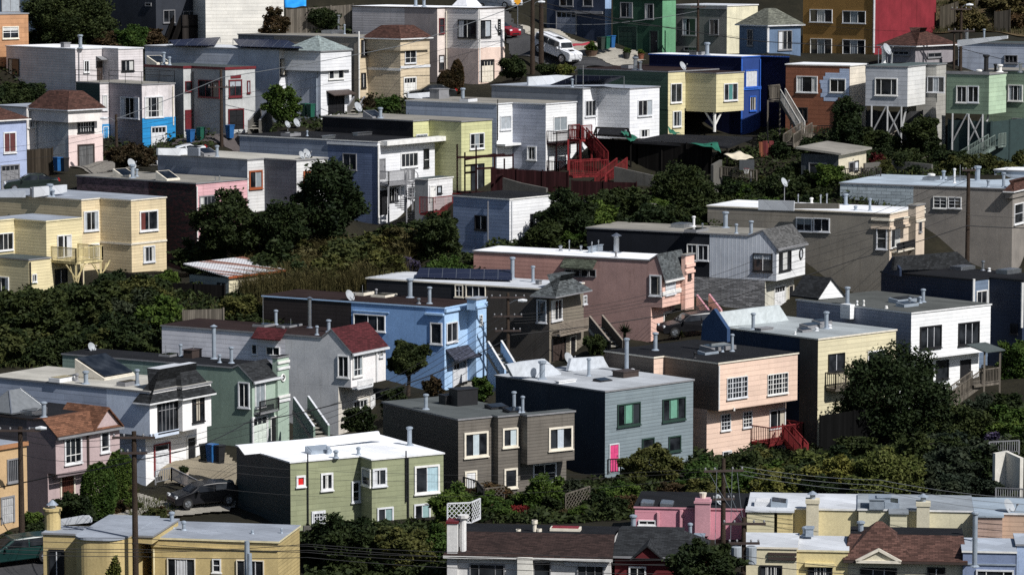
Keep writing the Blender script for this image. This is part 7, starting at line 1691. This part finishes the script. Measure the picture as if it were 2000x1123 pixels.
# pots and small yard things
def pot(label, px, py, d, r=.3, h=.5, col=(.2, .07, .04), kind='green'):
    P = at(px, py, d); P = V((P.x, P.y, ground(P.x, P.y) + .05)); s = thing('plant_pot', label, 'plant pot', P); mb = MB(); mb.tube([P, P + Z * h, P + Z * (h + .06)], [r * .7, r, r * 1.08], 12); mb.build('pot', paint(col, .8), s); crown('plant', r, r, r * .9, kind, s, (0, 0, h + r * .5), .1, 1., .3)
pot('terracotta pot on the upper pavement by the green house', 1252, 112, 309.5); pot('dark pot on the upper pavement', 1224, 112, 309.5, .35, .5, (.03, .03, .03)); pot('wooden tub planter left of the bins on the upper pavement', 1155, 94, 310, .6, .5, (.1, .06, .04)); pot('square pale planter by the white front house', 359, 912, 204, .3, .7, (.5, .42, .36), 'dark'); pot('pot by the salmon garage', 1345, 630, 240, .3, .5, (.4, .1, .04))
# kettle barbecue
P = at(448, 945, 200.5); s = thing('barbecue', 'black kettle barbecue on the driveway behind the hatchback', 'barbecue', V((P.x, P.y, ground(P.x, P.y)))); c = V((P.x, P.y, ground(P.x, P.y) + .85)); mb = MB(); mb.tube([c - Z * .25, c - Z * .18, c, c + Z * .18, c + Z * .25], [.08, .22, .32, .22, .05], 14); mb.build('bowl', paint((.01, .01, .01), .3), s); mb = MB()
for t in (0, 2.1, 4.2): mb.bar(c - Z * .15, c + V((math.cos(t) * .35, math.sin(t) * .35, -.85)), .035)
mb.build('leg', pc('m'), s)
mb = MB(); P = at(1505, 318, 277)
for i, (x, y) in enumerate(((1492, 302), (1500, 300), (1507, 305), (1512, 300))): a = at(x, y, 277); mb.hexa([a + V((-.25, 0, -1.2)), a + V((.15, 0, -1.2)), a + V((.15, .08, -1.2)), a + V((-.25, .08, -1.2)), a + V((-.4, .5, 1.0)), a + V((0, .5, 1.0)), a + V((0, .58, 1.0)), a + V((-.4, .58, 1.0))], i % 2)
tag(mb.build('timber_stack', [wood((.2, .07, .04)), wood((.12, .03, .03))]), 'leaning reddish timber boards beside the dark shade roof', 'timber')
# ================================================================ poles and wires
def pole(label, px, yt, yb, d, r=.14, arms=((.35, 1.2),), lamp=None, tf=0, col='n', name='utility_pole', arm_dir=0.):
    P = at(px, yb, d); zt = zat(px, yt, P); gz = ground(P.x, P.y); gz = min(gz, P.z) - .4; s = thing(name, label, 'pole', V((P.x, P.y, gz)), 'utility poles'); mb = MB()
    mb.tube([V((P.x, P.y, gz)), V((P.x, P.y, (gz + zt) / 2)), V((P.x, P.y, zt))], [r * 1.15, r, r * .8], 10); mb.build('shaft', pc(col) if col != 'n' else groundmat((.03, .02, .015), (.055, .04, .03), 'pole_wood', 4.), s); av = V((math.cos(arm_dir), math.sin(arm_dir), 0))
    for dz, hw in arms:
        c = V((P.x, P.y, zt - dz)) - V((0, .18, 0)); mb = MB(); mb.bar(c - av * hw, c + av * hw, .1, .12); mb.build('crossarm', pc('n'), s)
        for t in (-.92, -.45, .45, .92): mb = MB(); mb.tube([c + av * hw * t + Z * .05, c + av * hw * t + Z * .14, c + av * hw * t + Z * .2], [.03, .06, .03], 6); mb.build('insulator', pc('d'), s)
    if lamp:
        lx, lz = lamp; c = V((P.x, P.y, zt - lz)); e = c + V((lx, -.2, .3)); mb = MB(); mb.tube([c, c.lerp(e, .5) + Z * .15, e], .035, 6); a = mb.build('lamp_arm', pc('m'), s); mb = MB(); mb.tube([e - V((.3, 0, .02)), e, e + V((.32, 0, -.02))], [.08, .13, .08], 8); mb.build('lamp_head', paint((.6, .62, .64), .4), a)
    for i in range(tf):
        c = V((P.x + .38 * (1 if i % 2 == 0 else -1), P.y - .15, zt - 1.9)); mb = MB(); mb.tube([c - Z * .5, c - Z * .45, c + Z * .4, c + Z * .45], [.2, .27, .27, .2], 12); t = mb.build('transformer', paint((.3, .33, .36), .5), s)
    return V((P.x, P.y, zt))
p1 = pole('dark utility pole in front of the mustard house', 265, 842, 1120, 171.5, .15, ((.3, 1.1), (1.1, .7))); p2 = pole('utility pole with street lamp in front of the orange tan house', 43, 833, 1062, 189, .16, ((.2, 1.2),), (1.2, .35), 0)
pole('utility pole by the light grey house with red trim', 433, 136, 288, 286.5, .14, ((1.5, 1.1),)); pole('short pole in front of the grey purple house', 228, 224, 322, 278.5, .13, (), (-1.0, .6)); p5 = pole('tall pole left of the white off roader', 1040, -20, 150, 303, .2, ((.4, 1.2),), (.8, 1.4)); pole('second tall pole beside the white off roader', 1057, -20, 128, 306, .22, ())
p6 = pole('utility pole with street lamp in front of the dark taupe house', 992, 572, 712, 231, .13, ((.3, 1.2), (1.6, 1.0), (2.6, .9)), (1.0, .8)); p7 = pole('tall brown pole in front of the wide grey brown house', 1889, 330, 520, 250.5, .16, ((.1, .5),)); p8 = pole('utility pole with crossarm in front of the pink chimney', 1412, 895, 1075, 181, .13, ((.65, 1.1), (2.2, .6)), None, 0, arm_dir=.15)
p9 = pole('utility pole with grey transformers at the bottom', 1452, 1010, 1140, 169.5, .13, ((.3, 1.1), (1.3, .8)), None, 2); p10 = pole('utility pole with crossarms behind the sage green roof', 1876, 12, 118, 298, .14, ((.3, .9), (2.2, 1.2)), (.7, .2)); pole('shorter post beside the utility pole on the right', 1863, 55, 112, 298, .1, ()); p11 = pole('pole in front of the grey stucco house', 1363, -20, 104, 309, .12, ((1.6, .7),))
pole('grey metal mast in front of the mustard house window', 483, 1056, 1140, 168, .16, (), col='s', name='metal_mast'); pole('shorter grey metal mast beside the tall one', 488, 1080, 1140, 167.5, .14, (), col='s', name='metal_mast'); pole('slim metal street sign pole at the top', 1011, 10, 70, 315, .05, (), col='m', name='sign_pole')
P = at(1011, 3, 315); mb = MB(); l = V((1, 0, 0)); mb.prism([P + l * x + Z * z - V((0, .1, 0)) for x, z in ((-.38, 0), (0, .38), (.38, 0), (0, -.38))], V((0, .03, 0))); tag(mb.build('road_sign', paint((.7, .32, .02), .5)), 'orange diamond road sign on a slim pole at the top', 'road sign')
wm_ = paint((.012, .012, .013), .6); wl_ = paint((.14, .15, .16), .5)
WB_ = 'overhead cables strung between the poles'
def wire(label, pts, r=.018, sag=.25, m=None, group=WB_):
    Q = [at(*p) for p in pts]; out = []
    for a, b in zip(Q, Q[1:]):
        for i in range(10): t = i / 10; out.append(a.lerp(b, t) - Z * sag * 4 * t * (1 - t) * min(1, (b - a).length / 15))
    out.append(Q[-1]); mb = MB(); mb.tube(out, r, 4); return tag(mb.build('overhead_cable', m or wm_), label, 'cable', group)
wire('thick dark cable from the mauve house past the grey gable to the taupe house pole', [(0, 951, 190), (107, 928, 189), (267, 898, 173), (400, 866, 190), (480, 826, 200), (667, 786, 211), (827, 738, 219), (990, 662, 231)], .035, .1)
lab = 'thin dark cable rising from the sage green house to the taupe house pole'
for dy, e in ((0, 600), (14, 612), (26, 624), (40, 640)): wire(lab, [(562, 815 + dy, 211), (720, 762 + dy * .9, 216), (990, e, 231)], .014, .25, None, 'thin cables in front of the sky blue house')
wire('dark cable from the taupe house pole to the tall brown pole', [(990, 655, 231), (1280, 618, 237), (1480, 566, 242), (1667, 508, 246), (1889, 441, 250)], .03, .12)
lab = 'thin dark cable passing in front of the salmon house and taupe bay'
for dy in (-46, -62, -20, -34): wire(lab, [(990, 640 + dy * .4, 231), (1250, 610 + dy * .5, 237), (1500, 560 + dy, 243), (1889, 440 + dy * 1.4, 250)], .013, .3, None, 'thin cables in front of the salmon house')
wire('dark cable leaving the tall brown pole to the right', [(1889, 441, 250), (2010, 446, 252)], .035, .05); wire('thin cable from the tall brown pole across to the right edge', [(1889, 420, 250), (2010, 426, 252)], .014, .1); wire('pale service cable from the tall brown pole down to the taupe house', [(1889, 335, 250), (1700, 420, 252)], .014, .2)
wire('pale service cable from the light grey house pole up to the tan mansard and beyond', [(228, 232, 278), (433, 152, 286), (779, 91, 293), (854, 68, 297), (1040, 0, 303)], .028, .1, wl_); wire('thin cable from the light grey house pole past the white pyramid house', [(433, 190, 286), (620, 150, 290), (854, 100, 297), (1040, 40, 303)], .014, .25)
wire('thin cable below the pale service cable', [(433, 196, 286), (640, 165, 290), (860, 118, 297), (1040, 60, 303)], .014, .25, None); lab = 'thin cable crossing in front of the white and pink house with mansard'
for y0, y1 in ((300, 212), (318, 236), (290, 205)): wire(lab, [(0, y0, 272), (228, y0 - 40, 276), (433, y1, 284)], .013, .3, None, 'thin cables at the upper left')
wire('dark cable from the upper street to the right hand utility pole', [(1057, 5, 306), (1192, 35, 304), (1480, 81, 300), (1876, 98, 298)], .035, .1); wire('pale cable across the navy and green houses', [(1057, 46, 306), (1180, 48, 305), (1363, 22, 309)], .02, .2, wl_); wire('dark cable from the tall poles to the green house', [(1040, 10, 303), (1180, 40, 305), (1330, 55, 308)], .02, .2)
lab = 'thin dark cable across the brown apartment block to the right utility pole'
for y0, y1 in ((25, 60), (60, 80)): wire(lab, [(1363, y0, 309), (1600, y0 + 25, 303), (1876, y1, 298)], .013, .3, None, 'thin cables at the upper right')
wire('thin cables from the right utility pole to the right edge', [(1876, 95, 298), (2010, 128, 296)], .025, .1)
lab = 'black cable sagging across the bottom of the picture in front of the nearest houses'
for y0, y1, y2, y3 in ((1052, 1078, 1100, 1096), (1064, 1074, 1088, 1106), (1078, 1088, 1112, 1118), (1042, 1066, 1092, 1088), (1070, 1062, 1080, 1092)): wire(lab, [(-20, y0, 168), (267, y0 + 8, 169), (600, y1, 169), (1000, y2, 169), (1452, y3, 169)], .016, .15, None, 'black cables along the bottom edge')
lab = 'black cable from the transformer pole to the right along the bottom'
for y0, y1 in ((1085, 1115), (1100, 1126)): wire(lab, [(1452, y0, 169), (1750, y1, 168), (2010, y1 + 12, 168)], .016, .15, None, 'black cables along the bottom edge, right')
lab = 'slanting cable between the two poles by the pink house'
for x0, x1, dx in ((1385, 1500, 0), (1412, 1520, 10), (1440, 1560, 0)): wire(lab, [(x0, 922, 181), (1452, 1020, 170)], .014, .3, wl_, 'slanting cables by the pink house')
lab = 'thin pale cable from the crossarm pole over the yellow bushes to the right'
for y0, y1 in ((918, 960), (926, 975), (910, 948)): wire(lab, [(1445, y0, 181), (1720, (y0 + y1) / 2 + 8, 180), (2010, y1 + 25, 179)], .012, .3, wl_, 'thin cables over the yellow houses')
lab = 'thin cable from the crossarm pole down to the transformer at the bottom'
for x0, x1 in ((1400, 1395), (1430, 1425)): wire(lab, [(x0, 915, 181), (x1, 1130, 170)], .014, .1, wl_, 'steep cables by the transformer pole')

# deck and stairs behind the slate house
h_, v_ = SLATE_TOP; P, d, n, u0, u1, z0, z1 = h_.rect(v_, 1, 335, 45, 373, 50); s = thing('deck', 'dark wooden deck with stairs behind the dark slate house', 'deck', P + d * u0 + Z * (z0 - 2.5)); A = P + d * u0 + Z * z0; B = P + d * u1 + Z * z0
platform([A, B, B + n * 1.5, A + n * 1.5], .15, dkw, s, 'floor'); mb = MB(); mb.hexa([q - Z * 2.3 for q in (A + n * 1.45, B + n * 1.45, B + n * 1.4, A + n * 1.4)] + [q + Z * 1.0 for q in (A + n * 1.45, B + n * 1.45, B + n * 1.4, A + n * 1.4)]); mb.build('skirt', wood((.03, .026, .024)), s)
flight(A + n * .3, A - d * 1.5 + n * .6 - Z * 2.3, n * .9, dkw, s)
h_, v_ = PYH; balcony('dark railed balcony on the pale yellow house by the rounded tree', v_, 2, 1612, 1652, 754, .9, grw, 1.0, False)

lab = 'thin dark cable from the mustard house pole up across the white front house'
for y in (0, 14, 30): wire(lab, [(265, 856 + y, 171.5), (420, 836 + y * .8, 194), (562, 792 + y * .8, 211)], .014, .25, None, 'thin cables in front of the white front house')
lab = 'thin cable between the street lamp pole and the mustard house pole'
for y in (0, 12, 40): wire(lab, [(43, 848 + y, 189), (265, 850 + y, 171.5)], .015, .35, None, 'thin cables in front of the mauve house')
lab = 'thin cable sagging across the front of the olive green house'
for y in (0, 16, 50): wire(lab, [(265, 880 + y, 171.5), (720, 922 + y, 177), (1412, 912 + y * .3, 181)], .007, .3, None, 'thin cables in front of the olive house')
wire('service cable from the taupe house pole down to the slate blue house roof', [(990, 690, 231), (1078, 712, 214)], .014, .15); wire('service cable from the tall brown pole to the white metal sided house', [(1889, 400, 250), (1570, 470, 247.5)], .014, .3)
# ================================================================ light, sky, camera
SUN_AZ, SUN_EL, SUN_E, SKY_E, EXPO = 45.3, 44.0, 5.0, .068, .06     # azimuth from the view axis toward the right, behind the camera
S_ = V((math.sin(R(SUN_AZ)) * math.cos(R(SUN_EL)), -math.cos(R(SUN_AZ)) * math.cos(R(SUN_EL)), math.sin(R(SUN_EL))))
w = bpy.data.worlds.new('World'); SC.world = w; w.use_nodes = True; nt = w.node_tree; bg = nt.nodes['Background']
sky = nt.nodes.new('ShaderNodeTexSky'); sky.sky_type = 'NISHITA'; sky.sun_disc = False; sky.sun_elevation = R(SUN_EL); sky.sun_rotation = math.atan2(S_.x, S_.y)
nt.links.new(sky.outputs[0], bg.inputs[0]); bg.inputs[1].default_value = SKY_E
sd = bpy.data.lights.new('sun', 'SUN'); sd.energy = SUN_E; sd.angle = R(.5); sd.color = (1.0, .98, .95)
so = bpy.data.objects.new('sun', sd); COL.objects.link(so); so.rotation_euler = (-S_).to_track_quat('-Z', 'Y').to_euler(); so.location = (0, 100, 120)
cd = bpy.data.cameras.new('camera'); cd.sensor_fit = 'HORIZONTAL'; cd.sensor_width = 36.0; cd.lens = 36.0 * F / 2000.0; cd.clip_end = 3000; cd.clip_start = 1.0
co = bpy.data.objects.new('camera', cd); COL.objects.link(co); co.location = CAM; co.rotation_euler = (math.pi / 2 - PITCH, 0, 0)
SC.camera = co
SC.view_settings.view_transform = 'Standard'; SC.view_settings.look = 'None'; SC.view_settings.gamma = 1; SC.view_settings.exposure = EXPO; SC.view_settings.use_curve_mapping = False
SC.cycles.max_bounces = 5; SC.cycles.diffuse_bounces = 2; SC.cycles.use_denoising = False; SC.cycles.denoiser = 'OPENIMAGEDENOISE'; SC.cycles.denoising_input_passes = 'RGB_ALBEDO_NORMAL'
